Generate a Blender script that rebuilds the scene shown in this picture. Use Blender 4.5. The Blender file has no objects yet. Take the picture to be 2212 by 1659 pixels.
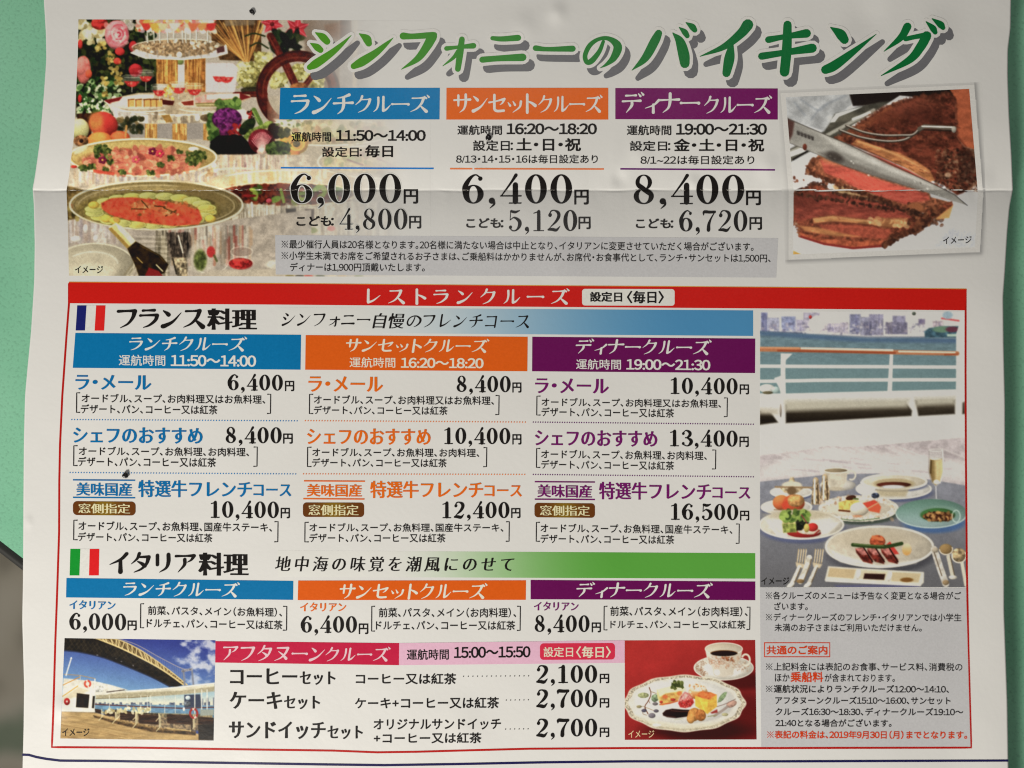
import bpy, bmesh, math, random
import numpy as np
from mathutils.geometry import delaunay_2d_cdt
from mathutils import Vector

# ---------------------------------------------------------------- camera, world, lamps, exposure
SC = bpy.context.scene
COL = SC.collection
LENS, SENS = 28.0, 36.0
DIST = 0.2212 * LENS / SENS            # the frame spans 221 mm of table at the sheet
TILT = math.radians(1.2)
cam_d = bpy.data.cameras.new('camera'); cam_d.lens = LENS; cam_d.sensor_width = SENS
cam_d.clip_start = .01; cam_d.clip_end = 20
cam_d.dof.use_dof = True; cam_d.dof.focus_distance = DIST - .0030; cam_d.dof.aperture_fstop = 6.0
cam = bpy.data.objects.new('camera', cam_d); COL.objects.link(cam)
cam.location = (0, -DIST * math.sin(TILT), DIST * math.cos(TILT)); cam.rotation_euler = (TILT, 0, 0)
SC.camera = cam

world = bpy.data.worlds.new('World'); SC.world = world; world.use_nodes = True
bg = world.node_tree.nodes['Background']; bg.inputs['Color'].default_value = (1.0, .96, .88, 1); bg.inputs['Strength'].default_value = .10

def lamp(name, loc, target, size, power, col, size_y=None):
    d = bpy.data.lights.new(name, 'AREA'); d.energy = power; d.color = col; d.size = size
    if size_y: d.shape = 'RECTANGLE'; d.size_y = size_y
    o = bpy.data.objects.new(name, d); COL.objects.link(o); o.location = loc
    o.rotation_euler = (Vector(target) - Vector(loc)).to_track_quat('-Z', 'Y').to_euler()
    return o
lamp('window_light', (-.27, -.43, .34), (-.02, -.02, 0), .12, 3.95, (1.0, .955, .865))
lamp('ceiling_light', (-.02, .46, .95), (0, .04, 0), .30, .9, (1.0, .97, .93))

SC.view_settings.view_transform = 'Standard'
try: SC.view_settings.look = 'None'
except Exception: pass
SC.view_settings.exposure = 0; SC.view_settings.gamma = 1; SC.view_settings.use_curve_mapping = False
SC.cycles.pixel_filter_type = 'BLACKMAN_HARRIS'; SC.cycles.filter_width = 1.15
# ---------------------------------------------------------------- helpers
def lin(c):
    c = np.asarray(c, float) / 255.
    return np.where(c <= .04045, c / 12.92, ((c + .055) / 1.055) ** 2.4)

CAMP = np.array(cam.location); _c, _s = math.cos(TILT), math.sin(TILT)
def on_plane(P, z):
    """sheet coordinates (1 unit = 0.1 mm, y down) to the point at height z"""
    P = np.atleast_2d(np.asarray(P, float))
    x = (P[:, 0] - 1106) / 2212 * SENS / LENS; y = (829.5 - P[:, 1]) / 2212 * SENS / LENS
    d = np.stack([x, y * _c + _s, y * _s - _c], 1)      # view direction turned by the tilt
    t = (np.asarray(z) - CAMP[2]) / d[:, 2]
    return CAMP + d * t[:, None]

DENTS = [(1195, 28, 26, .00022), (1120, 60, 40, .0002), (1010, 360, 30, .00018), (1330, 385, 22, -.0002), (1370, 330, 34, .0002), (1645, 360, 36, .00022), (1490, 395, 20, .0002), (810, 385, 22, .0002),
         (620, 395, 24, -.0002), (470, 390, 26, .0002), (2112, 392, 30, .00014), (58, 1128, 12, .00012), (120, 1530, 30, .0002), (1990, 80, 70, .0003), (1850, 40, 60, -.0002), (1480, 1320, 60, .00012), (980, 1580, 70, .00015), (1190, 560, 60, .00015)]
def surf(x, y):
    """height of the sheet above the table"""
    x = np.asarray(x, float); y = np.asarray(y, float)
    d = y - 411 - .9 * np.sin(x * .021) - .7 * np.sin(x * .057 + 1)
    ds = np.sqrt(d * d + 1.2 ** 2) - 1.2
    z = .0032 - .0021 * np.exp(-ds / np.where(d < 0, 95., 85.)) + .0034 * sstep(1250, 2150, x) + .0006 * sstep(2040, 2190, x) * sstep(500, 700, y)
    z = z + .00045 * (fbm(x / 420, y / 300, 21, 2) - .5) + .00014 * (fbm(x / 110, y / 90, 5, 2) - .5)
    z = z - .00007 * np.exp(-(d / 2.6) ** 2) + .00016 * np.exp(-np.abs(d) / 34) * (fbm(x / 26, y / 70, 31, 2) - .5) * np.minimum(np.abs(d) / 4, 1)
    for dx, dy, r, a in DENTS:
        q = ((x - dx) ** 2 + ((y - dy) * 1.3) ** 2) / (r * r)
        z = z + 1.2 * a * np.exp(-q) * (1 + .6 * np.sin((x - dx) / r * 2.4))
    return z

def on_sheet(P, off):
    P = np.atleast_2d(np.asarray(P, float))
    return on_plane(P, surf(P[:, 0], P[:, 1]) + off * .4)      # ink layers a few hundredths of a millimetre apart

def mesh_obj(name, V, F, m, parent=None, label=None, col=None):
    me = bpy.data.meshes.new(name)
    V = np.asarray(V, np.float32); 
    if isinstance(F, np.ndarray):
        k = F.shape[1]
        me.vertices.add(len(V)); me.vertices.foreach_set('co', V.ravel())
        me.loops.add(F.size); me.loops.foreach_set('vertex_index', F.ravel().astype(np.int32))
        me.polygons.add(len(F)); me.polygons.foreach_set('loop_start', np.arange(0, F.size, k, dtype=np.int32))
        me.update(calc_edges=True)
    else:
        me.from_pydata(V.tolist(), [], F); me.update()
    if col is not None:
        at = me.color_attributes.new('ink', 'FLOAT_COLOR', 'POINT')
        c4 = np.ones((len(V), 4), np.float32); c4[:, :3] = col
        at.data.foreach_set('color', c4.ravel())
    me.materials.append(m)
    o = bpy.data.objects.new(name, me); COL.objects.link(o)
    if parent is not None: o.parent = parent
    if label: o['label'] = label
    return o

def smooth(o):
    for p in o.data.polygons: p.use_smooth = True
    return o

MATS = {}
def new_mat(name):
    m = bpy.data.materials.new(name); m.use_nodes = True
    return m, m.node_tree, m.node_tree.nodes['Principled BSDF']

def add_sheen(nt, bs, rough=.30):
    bs.inputs['Roughness'].default_value = rough; bs.inputs['Specular IOR Level'].default_value = .25
    tc = nt.nodes.new('ShaderNodeTexCoord'); n = nt.nodes.new('ShaderNodeTexNoise'); b = nt.nodes.new('ShaderNodeBump')
    n.inputs['Scale'].default_value = 900; n.inputs['Detail'].default_value = 3
    b.inputs['Strength'].default_value = .10; b.inputs['Distance'].default_value = .0002
    nt.links.new(tc.outputs['Object'], n.inputs['Vector']); nt.links.new(n.outputs['Fac'], b.inputs['Height']); nt.links.new(b.outputs['Normal'], bs.inputs['Normal'])
    return tc

def ink(rgb, ref=200, rough=.30, mottle=.10):
    """printing ink whose printed tone is rgb where bare paper reads as ref"""
    key = (tuple(rgb), ref, rough)
    if key in MATS: return MATS[key]
    a = np.minimum(lin(rgb) / lin((ref,) * 3) * .8, .86)
    m, nt, bs = new_mat('ink'); tc = add_sheen(nt, bs, rough)
    n = nt.nodes.new('ShaderNodeTexNoise'); n.inputs['Scale'].default_value = 2600; n.inputs['Detail'].default_value = 2
    mx = nt.nodes.new('ShaderNodeMix'); mx.data_type = 'RGBA'
    mx.inputs[6].default_value = (*(a * (1 - mottle)), 1); mx.inputs[7].default_value = (*np.minimum(a * (1 + mottle) + .004, .9), 1)
    nt.links.new(tc.outputs['Object'], n.inputs['Vector']); nt.links.new(n.outputs['Fac'], mx.inputs[0]); nt.links.new(mx.outputs[2], bs.inputs['Base Color'])
    MATS[key] = m
    return m

def picture_mat():
    if 'pic' in MATS: return MATS['pic']
    m, nt, bs = new_mat('printed_picture'); add_sheen(nt, bs, .30)
    at = nt.nodes.new('ShaderNodeVertexColor'); at.layer_name = 'ink'
    nt.links.new(at.outputs['Color'], bs.inputs['Base Color'])
    MATS['pic'] = m
    return m

def grid_faces(nx, ny):
    i = np.arange(nx * ny).reshape(ny, nx)
    return np.stack([i[:-1, :-1].ravel(), i[1:, :-1].ravel(), i[1:, 1:].ravel(), i[:-1, 1:].ravel()], 1)

def quad_grid(c, cell):
    """corner points TL TR BR BL (sheet coords) -> grid points"""
    c = np.asarray(c, float)
    w = max(np.hypot(*(c[1] - c[0])), np.hypot(*(c[2] - c[3]))); h = max(np.hypot(*(c[3] - c[0])), np.hypot(*(c[2] - c[1])))
    nx, ny = max(2, int(w / cell) + 2), max(2, int(h / cell) + 2)
    u, v = np.meshgrid(np.linspace(0, 1, nx), np.linspace(0, 1, ny)); u = u.ravel()[:, None]; v = v.ravel()[:, None]
    return (c[0] * (1 - u) + c[1] * u) * (1 - v) + (c[3] * (1 - u) + c[2] * u) * v, grid_faces(nx, ny), u, v

def edge_off(n, F, off):
    """ink thins out towards the rim of a printed area"""
    E = np.sort(np.vstack([F[:, [0, 1]], F[:, [1, 2]], F[:, [2, 3]], F[:, [3, 0]]]), 1)
    q, k = np.unique(E, axis=0, return_counts=True)
    o = np.full(n, off); o[q[k == 1].ravel()] *= .4
    return o

def band(name, view, corners, rgb, parent, off, label=None, ref=200, cell=14, col=None):
    c = [vp(view if len(p) == 2 else p[2], p[0], p[1]) for p in corners]
    P, F, u, v = quad_grid(c, cell)
    if col is not None:
        off = edge_off(len(P), F, off)
        C = np.minimum(lin(col(u, v)) / lin((ref,) * 3) * .8, .85)
        return mesh_obj(name, on_sheet(P, off), F, picture_mat(), parent, label, C)
    return mesh_obj(name, on_sheet(P, off), F, ink(rgb, ref), parent, label)

def stripe(name, pts, w, rgb, parent, off, label=None, ref=200, step=14, closed=False, P_view=None):
    """a printed rule along a polyline given in sheet coordinates"""
    P = np.array([vp(P_view, *p) for p in pts] if P_view else pts, float)
    if closed: P = np.vstack([P, P[:1]])
    out = [];
    for a, b in zip(P[:-1], P[1:]):
        n = max(1, int(np.hypot(*(b - a)) / step))
        out += [a + (b - a) * k / n for k in range(n)]
    out = np.array(out + ([] if closed else [P[-1]])); n = len(out)
    if closed: t = np.roll(out, -1, 0) - np.roll(out, 1, 0)
    else: t = np.gradient(out, axis=0)
    t /= np.maximum(np.hypot(t[:, 0], t[:, 1]), 1e-9)[:, None]
    nn = np.stack([-t[:, 1], t[:, 0]], 1)
    w = np.broadcast_to(np.asarray(w, float), (n,))[:, None]
    k = np.ones((n, 1))
    if closed: # keep the width round the corners
        e = np.roll(out, -1, 0) - out; e /= np.hypot(e[:, 0], e[:, 1])[:, None]
        k = 1 / np.maximum(np.abs((e * t).sum(1)), .5)[:, None]
    L, R = out + nn * w / 2 * k, out - nn * w / 2 * k
    V = np.vstack([L, R]); m = n if closed else n - 1
    F = np.array([[i, (i + 1) % n, n + (i + 1) % n, n + i] for i in range(m)])
    return mesh_obj(name, on_sheet(V, off), F, ink(rgb, ref), parent, label)

def round_rect(name, view, x0, y0, x1, y1, r, rgb, parent, off, slope=0., label=None, ref=200, col=None):
    a, b = vp(view, x0, y0); c, d = vp(view, x1, y1); r *= VW[view][0]
    ys = np.concatenate([b + r * (1 - np.cos(np.linspace(0, math.pi / 2, 8))), d - r * (1 - np.cos(np.linspace(math.pi / 2, 0, 8)))])
    rows = []
    for y in ys:
        q = max(0, r - min(y - b, d - y)) if min(y - b, d - y) < r else 0
        ins = r - math.sqrt(max(0, r * r - q * q))
        rows.append([(x, y + slope * (x - a)) for x in np.linspace(a + ins, c - ins, 14)])
    P = np.array(rows).reshape(-1, 2); F = grid_faces(14, len(ys))
    if col is not None:
        u = ((P[:, 0] - a) / (c - a))[:, None]; v = ((P[:, 1] - b) / (d - b))[:, None]
        return mesh_obj(name, on_sheet(P, off), F, picture_mat(), parent, label, np.minimum(lin(col(u, v)) / lin((ref,) * 3) * .8, .85))
    return mesh_obj(name, on_sheet(P, off), F, ink(rgb, ref), parent, label)

# ---------------------------------------------------------------- lettering
_tc = bpy.data.curves.new('scratch', 'FONT'); _tc.resolution_u = 3
_to = bpy.data.objects.new('scratch', _tc); COL.objects.link(_to)
GL = {}; ADV = {}
def raw_glyph(ch):
    if ch in GL: return GL[ch]
    src, ch = ch, (chr(0xFF10 + int(ch)) if len(ch) == 1 and ch in '0123456789' else ch)
    _tc.body = ch
    bpy.context.view_layer.update()
    dg = bpy.context.evaluated_depsgraph_get(); ev = _to.evaluated_get(dg); me = ev.to_mesh()
    V = np.array([v.co[:2] for v in me.vertices], float).reshape(-1, 2); F = [list(p.vertices) for p in me.polygons]
    ev.to_mesh_clear()
    # outward normals of the outline, for weights the font does not have
    N = np.zeros_like(V); seen = {}
    for f in F:
        for i in range(len(f)):
            a, b = f[i], f[(i + 1) % len(f)]
            if (b, a) in seen: del seen[(b, a)]
            else: seen[(a, b)] = 1
    for a, b in seen:
        e = V[b] - V[a]; l = math.hypot(*e)
        if l > 1e-9:
            n = np.array((e[1], -e[0])) / l
            N[a] += n; N[b] += n
    l = np.hypot(N[:, 0], N[:, 1]); N = N / np.maximum(l, 1e-6)[:, None]
    if src != ch:                       # figures from the wide set, closed up
        V[:, 0] += .28 - (V[:, 0].min() + V[:, 0].max()) / 2; ADV[src] = .565
    GL[src] = (V, F, N)
    return GL[src]

def ref_mark():
    P = []
    for a in (1, -1): P += ribbon_polys([(50 - 36, 38 - a * 36, 5.5), (50 + 36, 38 + a * 36, 5.5)])
    P += [dot_poly(50 + q * 30, 38 + w * 30, 6.2) for q, w in ((1, 0), (-1, 0), (0, 1), (0, -1))]
    V, F = union(P); V = V / 100
    GL['※'] = (V, F, np.zeros_like(V))

HALF = {'、': 0, '。': 0, '・': -.25, '〈': -.5, '〉': 0, '（': -.5, '）': 0, '：': -.25}
def advance(ch):
    if ch in HALF: return .52
    if ord(ch) > 0x2000: return 1.0
    if ch == ' ': return .3
    if ch in '0123456789': raw_glyph(ch)
    if ch not in ADV:
        w1 = np.ptp(raw_glyph(ch)[0][:, 0]); V2 = raw_glyph(ch + ch)[0]
        ADV[ch] = np.ptp(V2[:, 0]) - w1
    return ADV[ch]

def font_text(s, bx, by, track=0.):
    X = 0; VV = []; FF = []; n = 0
    for ch in s:
        if ch != ' ':
            V, F, N = raw_glyph(ch)
            Q = V + N * np.array((bx, by)) + np.array((X + HALF.get(ch, 0), 0))
            VV.append(Q); FF += [[i + n for i in f] for f in F]; n += len(V)
        X += advance(ch) + track
    V = np.vstack(VV); V[:, 1] *= -1
    return V, FF

def ribbon_polys(pts, d=0., n=7):
    """a brush stroke: points (x, y, width) -> small polygons"""
    Q = catmull(np.array(pts, float), n) if len(pts) > 2 else np.array([np.array(pts[0]) * (1 - t) + np.array(pts[1]) * t for t in np.linspace(0, 1, 5)], float)
    w = np.maximum(Q[:, 2], .6) / 2 + d
    t = np.gradient(Q[:, :2], axis=0); t /= np.maximum(np.hypot(t[:, 0], t[:, 1]), 1e-9)[:, None]
    nn = np.stack([-t[:, 1], t[:, 0]], 1); L = Q[:, :2] + nn * w[:, None]; R = Q[:, :2] - nn * w[:, None]
    out = []
    for i in range(len(Q) - 1): out += [[L[i], L[i + 1], R[i + 1]], [L[i], R[i + 1], R[i]]]
    for c, r in ((Q[0, :2], w[0]), (Q[-1, :2], w[-1])):
        out.append([c + r * np.array((math.cos(a), math.sin(a))) for a in np.linspace(0, 2 * math.pi, 11)[:-1]])
    return out

def ring_polys(cx, cy, rx, ry, ix, iy, d=0., n=30):
    A = np.linspace(0, 2 * math.pi, n + 1); o = []
    for a, b in zip(A[:-1], A[1:]):
        f = lambda t, p, q: np.array((cx + p * math.cos(t), cy + q * math.sin(t)))
        o.append([f(a, rx + d, ry + d), f(b, rx + d, ry + d), f(b, max(ix - d, .5), max(iy - d, .5)), f(a, max(ix - d, .5), max(iy - d, .5))])
    return o

def dot_poly(x, y, r, d=0.):
    return [np.array((x + (r + d) * math.cos(a), y + (r + d) * math.sin(a))) for a in np.linspace(0, 2 * math.pi, 17)[:-1]]

def union(polys):
    """one flat triangulated shape from overlapping polygons"""
    vs = []; fs = []
    for p in polys:
        p = [np.asarray(q, float) for q in p]
        a = sum(p[i][0] * p[(i + 1) % len(p)][1] - p[(i + 1) % len(p)][0] * p[i][1] for i in range(len(p)))
        if abs(a) < 1e-7: continue
        if a < 0: p = p[::-1]
        fs.append(list(range(len(vs), len(vs) + len(p)))); vs += [Vector((float(q[0]), float(q[1]))) for q in p]
    r = delaunay_2d_cdt(vs, [], fs, 1, 1e-5, True)
    keep = [f for f, o in zip(r[2], r[5]) if len(o)] if r[5] else r[2]
    return np.array([(v[0], v[1]) for v in r[0]]), [list(f) for f in (keep or r[2])]

DK = [[(82, 4, 3), (92, 16, 8)], [(96, -3, 3), (106, 9, 8)]]
KU = [[(42, 4, 9), (32, 28, 7), (6, 54, 2)], [(38, 24, 5), (70, 23, 5), (84, 22, 9)], [(84, 23, 11), (76, 50, 9), (54, 80, 6), (20, 98, 2)]]
SU = [[(16, 16, 6), (50, 15, 5), (78, 13, 9)], [(78, 14, 11), (66, 46, 9), (40, 76, 6), (6, 94, 2)], [(56, 56, 3), (74, 74, 9), (92, 92, 13)]]
BRUSH = {
 'ー': [[(6, 50, 9), (20, 50, 6), (78, 49, 6), (94, 51, 11)]],
 'ラ': [[(22, 14, 7), (40, 13, 5), (74, 12, 8)], [(10, 38, 7), (30, 37, 5), (84, 35, 8)], [(86, 37, 10), (78, 60, 9), (52, 84, 6), (24, 96, 2)]],
 'ン': [[(14, 14, 3), (30, 26, 9), (38, 34, 11)], [(12, 90, 12), (24, 86, 11), (58, 66, 7), (94, 24, 2)]],
 'チ': [[(78, 8, 10), (52, 18, 6), (24, 23, 3)], [(6, 48, 7), (50, 46, 5), (94, 45, 9)], [(52, 20, 9), (52, 55, 10), (44, 80, 7), (24, 97, 2)]],
 'ク': KU, 'グ': KU + DK, 'ス': SU, 'ズ': SU + DK,
 'ル': [[(30, 12, 9), (30, 45, 8), (22, 76, 6), (4, 94, 2)], [(58, 8, 9), (57, 50, 9), (57, 88, 10)], [(57, 89, 9), (74, 80, 7), (97, 54, 2)]],
 'サ': [[(4, 34, 7), (50, 32, 5), (96, 31, 9)], [(28, 10, 9), (28, 40, 9), (28, 62, 7)], [(70, 6, 10), (70, 45, 10), (60, 78, 7), (36, 97, 2)]],
 'セ': [[(4, 46, 7), (40, 40, 5), (92, 28, 9)], [(90, 30, 10), (80, 48, 6), (66, 58, 2)], [(34, 8, 10), (34, 60, 10), (36, 82, 10), (52, 90, 9), (88, 88, 9)]],
 'ッ': [[(12, 46, 3), (24, 62, 9)], [(40, 40, 3), (52, 58, 9)], [(86, 42, 10), (78, 70, 7), (40, 97, 2)]],
 'ト': [[(34, 6, 10), (34, 50, 10), (34, 97, 11)], [(34, 38, 4), (62, 50, 9), (80, 62, 12)]],
 'デ': [[(20, 14, 7), (50, 13, 5), (70, 12, 8)], [(4, 42, 7), (50, 40, 5), (92, 39, 9)], [(50, 42, 9), (48, 64, 9), (22, 97, 2)]] + DK,
 'ィ': [[(84, 36, 9), (58, 60, 6), (16, 76, 2)], [(56, 58, 8), (56, 97, 10)]],
 'ナ': [[(4, 36, 7), (50, 34, 5), (96, 33, 9)], [(52, 4, 10), (51, 45, 10), (42, 75, 7), (16, 97, 2)]],
 'レ': [[(26, 8, 10), (25, 50, 10), (25, 88, 11)], [(25, 90, 10), (56, 76, 7), (94, 44, 2)]],
 'フ': [[(10, 18, 8), (50, 16, 6), (84, 15, 9)], [(85, 17, 12), (76, 48, 9), (54, 78, 6), (20, 98, 2)]],
 'シ': [[(22, 10, 3), (34, 18, 9), (42, 25, 11)], [(8, 36, 3), (20, 43, 9), (28, 51, 11)], [(12, 92, 12), (24, 88, 11), (60, 68, 7), (95, 26, 2)]],
 'ォ': [[(18, 52, 5), (88, 50, 8)], [(62, 34, 9), (62, 92, 9), (50, 95, 2)], [(60, 54, 6), (44, 76, 5), (14, 92, 2)]],
 'ニ': [[(18, 26, 8), (50, 24, 6), (82, 24, 9)], [(6, 80, 9), (50, 78, 7), (95, 78, 11)]],
 'の': [[(52, 20, 5), (46, 50, 7), (32, 78, 8), (18, 80, 8), (9, 62, 8), (16, 34, 7), (38, 17, 6), (64, 16, 7), (88, 36, 11), (88, 62, 10), (70, 84, 6), (54, 92, 2)]],
 'コ': [[(14, 20, 7), (50, 19, 5), (82, 18, 8)], [(80, 19, 9), (80, 55, 9), (79, 94, 9)], [(10, 84, 7), (50, 83, 5), (80, 83, 6)]],
 'イ': [[(84, 6, 10), (58, 34, 8), (8, 60, 2)], [(56, 36, 9), (56, 70, 10), (56, 97, 12)]],
 'タ': [[(42, 4, 9), (32, 30, 7), (6, 56, 2)], [(38, 22, 5), (84, 20, 8)], [(84, 22, 11), (74, 56, 8), (50, 82, 6), (18, 98, 2)], [(34, 44, 3), (52, 54, 8), (66, 66, 11)]],
 'リ': [[(24, 12, 9), (24, 40, 9), (24, 60, 9)], [(74, 8, 10), (74, 45, 10), (64, 75, 7), (34, 97, 2)]],
 'ア': [[(8, 16, 7), (50, 15, 5), (90, 13, 9)], [(90, 14, 10), (78, 34, 6), (60, 46, 2)], [(48, 32, 9), (46, 60, 8), (18, 96, 2)]],
 'ヌ': [[(16, 16, 6), (82, 14, 9)], [(82, 16, 11), (70, 48, 9), (44, 78, 6), (8, 96, 2)], [(26, 38, 3), (54, 58, 8), (78, 82, 12)]],
}
PITCH = {'ッ': 88, 'ィ': 88, 'ォ': 88, 'ト': 88, 'ズ': 104}

def digit_polys(ch, b, d):
    """didone figures in a 100-high box; b adds weight"""
    R = lambda p: ribbon_polys([(x, y, w + (b * 6 if w > 8 else b * 2.5)) for x, y, w in p], d)
    k = b * 3
    if ch == '0': return ring_polys(36, 50, 36, 50, 16 - k, 46 - k * .5, d), 76
    if ch == '8': return ring_polys(36, 26, 27, 26, 14 - k * .6, 23 - k * .4, d) + ring_polys(36, 73, 33, 27, 17 - k * .8, 23.5 - k * .4, d) + R([(18, 32, 9), (36, 49, 14), (56, 66, 10)]), 76
    if ch == '6': return ring_polys(37, 68, 34, 32, 15 - k, 28.5 - k * .4, d) + R([(58, 10, 4), (44, 2, 4), (26, 14, 10), (10, 42, 16), (10, 66, 15)]) + [dot_poly(60, 15, 7 + k * .3, d)], 76
    if ch == '4': return R([(54, 3, 10), (38, 28, 7), (6, 73, 3.5)]) + R([(3, 73.5, 3.5), (71, 73.5, 3.5)]) + R([(52, 36, 16), (52, 66, 16), (52, 93, 16)]) + R([(32, 98, 3), (71, 98, 3)]), 76
    if ch == '5': return R([(16, 6, 9), (38, 10, 10), (60, 3, 4)]) + R([(14, 6, 3), (11, 48, 3)]) + R([(12, 47, 3), (32, 36, 6), (58, 52, 15), (60, 74, 16), (44, 95, 7), (24, 98, 4), (9, 86, 4)]) + [dot_poly(13, 82, 8 + k * .3, d)], 76
    if ch == '1': return R([(36, 8, 15), (36, 50, 16), (36, 92, 16)]) + R([(10, 15, 3), (24, 11, 4), (38, 4, 7)]) + R([(10, 98, 3), (62, 98, 3)]), 72
    if ch == '2': return R([(11, 22, 5), (20, 6, 6), (36, 2, 4), (56, 12, 13), (60, 30, 15), (46, 54, 11), (20, 78, 4), (6, 94, 4)]) + R([(6, 93, 8), (26, 92, 12), (48, 95, 11), (66, 78, 3)]) + [dot_poly(15, 24, 9 + k * .3, d)], 76
    if ch == '7': return R([(6, 22, 4), (9, 8, 12), (40, 9, 11), (66, 8, 10)]) + R([(67, 6, 4), (46, 38, 8), (34, 66, 14), (32, 92, 18)]), 74
    if ch == '3': return R([(10, 18, 4), (30, 2, 4), (54, 14, 13), (54, 32, 13), (36, 46, 5), (26, 47, 4)]) + R([(26, 47, 4), (40, 49, 6), (62, 64, 15), (60, 82, 15), (38, 98, 4), (10, 88, 5)]) + [dot_poly(13, 21, 8 + k * .3, d), dot_poly(12, 83, 8 + k * .3, d)], 76
    return [dot_poly(14, 90, 10 + k * .4, d)] + R([(19, 91, 9), (21, 102, 7), (8, 115, 1.5)]), 32     # comma

SHP = {}
def shape_text(s, kind, wt=0., d=0., track=0.):
    X = 0; VV = []; FF = []; n = 0
    for ch in s:
        key = (ch, kind, wt, d)
        if key not in SHP:
            if kind == 'brush':
                P = []
                for st in BRUSH[ch]: P += ribbon_polys([(x, y, w * wt) for x, y, w in st], d)
                SHP[key] = (*union(P), PITCH.get(ch, 100))
            else:
                P, adv = digit_polys(ch, wt, d); SHP[key] = (*union(P), adv)
        V, F, adv = SHP[key]
        VV.append(V + np.array((X, 0))); FF += [[i + n for i in f] for f in F]; n += len(V); X += adv + (8 if kind == 'digit' else 0) + track * 100
    return np.vstack(VV), FF

def cut(V, F, ys, xs=()):
    """split flat faces along horizontal lines so that they can bend with the sheet"""
    bm = bmesh.new(); vs = [bm.verts.new((x, y, 0)) for x, y in V]
    for f in F:
        try: bm.faces.new([vs[i] for i in f])
        except ValueError: pass
    for y in ys:
        bmesh.ops.bisect_plane(bm, geom=bm.verts[:] + bm.edges[:] + bm.faces[:], plane_co=(0, y, 0), plane_no=(0, 1, 0), dist=1e-4)
    for x in xs:
        bmesh.ops.bisect_plane(bm, geom=bm.verts[:] + bm.edges[:] + bm.faces[:], plane_co=(x, 0, 0), plane_no=(1, 0, 0), dist=1e-4)
    bm.verts.index_update()
    o = (np.array([v.co[:2] for v in bm.verts]), [[v.index for v in f.verts] for f in bm.faces]); bm.free()
    return o

def slope_at(x, y):
    if y < 560: return 0.
    if 860 < x < 1340 and y > 1380: return -.004
    if x > 1640: return .002
    if x < 645: return float(np.interp(y, [600, 1050, 1190, 1250, 1330, 1420], [.008, .0065, .011, .0127, .0155, .009]))
    if x < 1140: return float(np.interp(y, [600, 830, 1020, 1250, 1330], [.0076, .0066, .0027, .0, .001]))
    return float(np.interp(y, [600, 830, 1020, 1250, 1330], [.008, .0098, .0105, .007, .003]))

STY = {'g': (.013, .009), 'gm': (.022, .015), 'gb': (.036, .024), 'gx': (.048, .030), 'mi': (.034, -.008), 'mb': (.070, -.006), 'sc': (.044, .004), 'si': (.032, -.008)}

ref_mark()
def T(view, s, x0, y0, x1, y1, sty, rgb, parent, name='lettering', off=.00015, ital=0., slope=None, ref=200, label=None, wt=1., d=0., track=0.):
    """lettering s, its ink filling the box x0..x1, y0..y1 of the view (x1 may be (x, view))"""
    if sty == 'brush': V, F = shape_text(s, 'brush', wt, d, track)
    elif sty == 'digit': V, F = shape_text(s, 'digit', wt, d)
    else: V, F = font_text(s, *STY[sty], track)
    V = V.copy()
    if ital: V[:, 0] -= V[:, 1] * ital
    a = vp(view, x0, y0); e = vp(view, x0, y1)[1]
    xr = vp(x1[1], x1[0], 0)[0] if isinstance(x1, tuple) else vp(view, x1, 0)[0]
    lo, hi = V.min(0), V.max(0)
    if sty == 'digit':
        lo = np.array((lo[0] + d, 0.)); hi = np.array((hi[0] - d, 100.))
    u = (V[:, 0] - lo[0]) / (hi[0] - lo[0]); v = (V[:, 1] - lo[1]) / (hi[1] - lo[1])
    x = a[0] + u * (xr - a[0])
    sl = slope_at(a[0], a[1]) if slope is None else slope
    P = np.stack([x, a[1] + v * (e - a[1]) + sl * (x - a[0])], 1)
    if e - a[1] > 42:
        P, F = cut(P, F, np.arange(P[:, 1].min(), P[:, 1].max(), 13), np.arange(P[:, 0].min(), P[:, 0].max(), 13))
    if P[:, 1].min() < 440 and P[:, 1].max() > 375:
        P, F = cut(P, F, [360, 380, 395, 402, 406, 409, 411, 413, 416, 420, 427, 440, 455])
    return mesh_obj(name, on_sheet(P, off), F, ink(rgb, ref), parent, label)
# ---------------------------------------------------------------- printed pictures, painted by code
# views: drawing coordinates -> sheet coordinates (0.1 mm units)
VW = {
 'Z1': (.17857, 153.6, 32.9), 'Z2': (.2381, 438.9, 32.9), 'Z3': (.19838, 137.1, 274.3), 'Z4': (.2133, 493.7, 329.1),
 'Z5': (.15625, 126.2, 1371.5), 'Z6': (.14216, 1338.6, 1371.5),
 'A': (.3968, 548.6, 0.), 'B': (.4048, 1316.6, 0.), 'C': (.2728, 548.6, 274.3), 'D': (.2728, 1097.2, 274.3),
 'E': (.2811, 1645.8, 164.6), 'F': (.31, 0., 576.), 'G': (.2604, 603.5, 576.), 'H': (.2604, 1097.2, 576.),
 'I': (.28075, 1591., 603.5), 'J': (.31, 0., 905.2), 'K': (.2604, 603.5, 905.2), 'L': (.2604, 1097.2, 905.2),
 'M': (.28075, 1591., 932.6), 'N': (.31, 0., 1261.8), 'O': (.2604, 438.9, 1316.6), 'Q': (.31, 987.5, 1316.6),
 'R': (.28075, 1591., 1234.4), 'P': (1., 0., 0.)}

def vp(v, x, y):
    s, a, b = VW[v]
    return (a + s * x, b + s * y)

def sstep(a, b, x):
    t = np.clip((x - a) / (b - a), 0, 1)
    return t * t * (3 - 2 * t)

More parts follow.
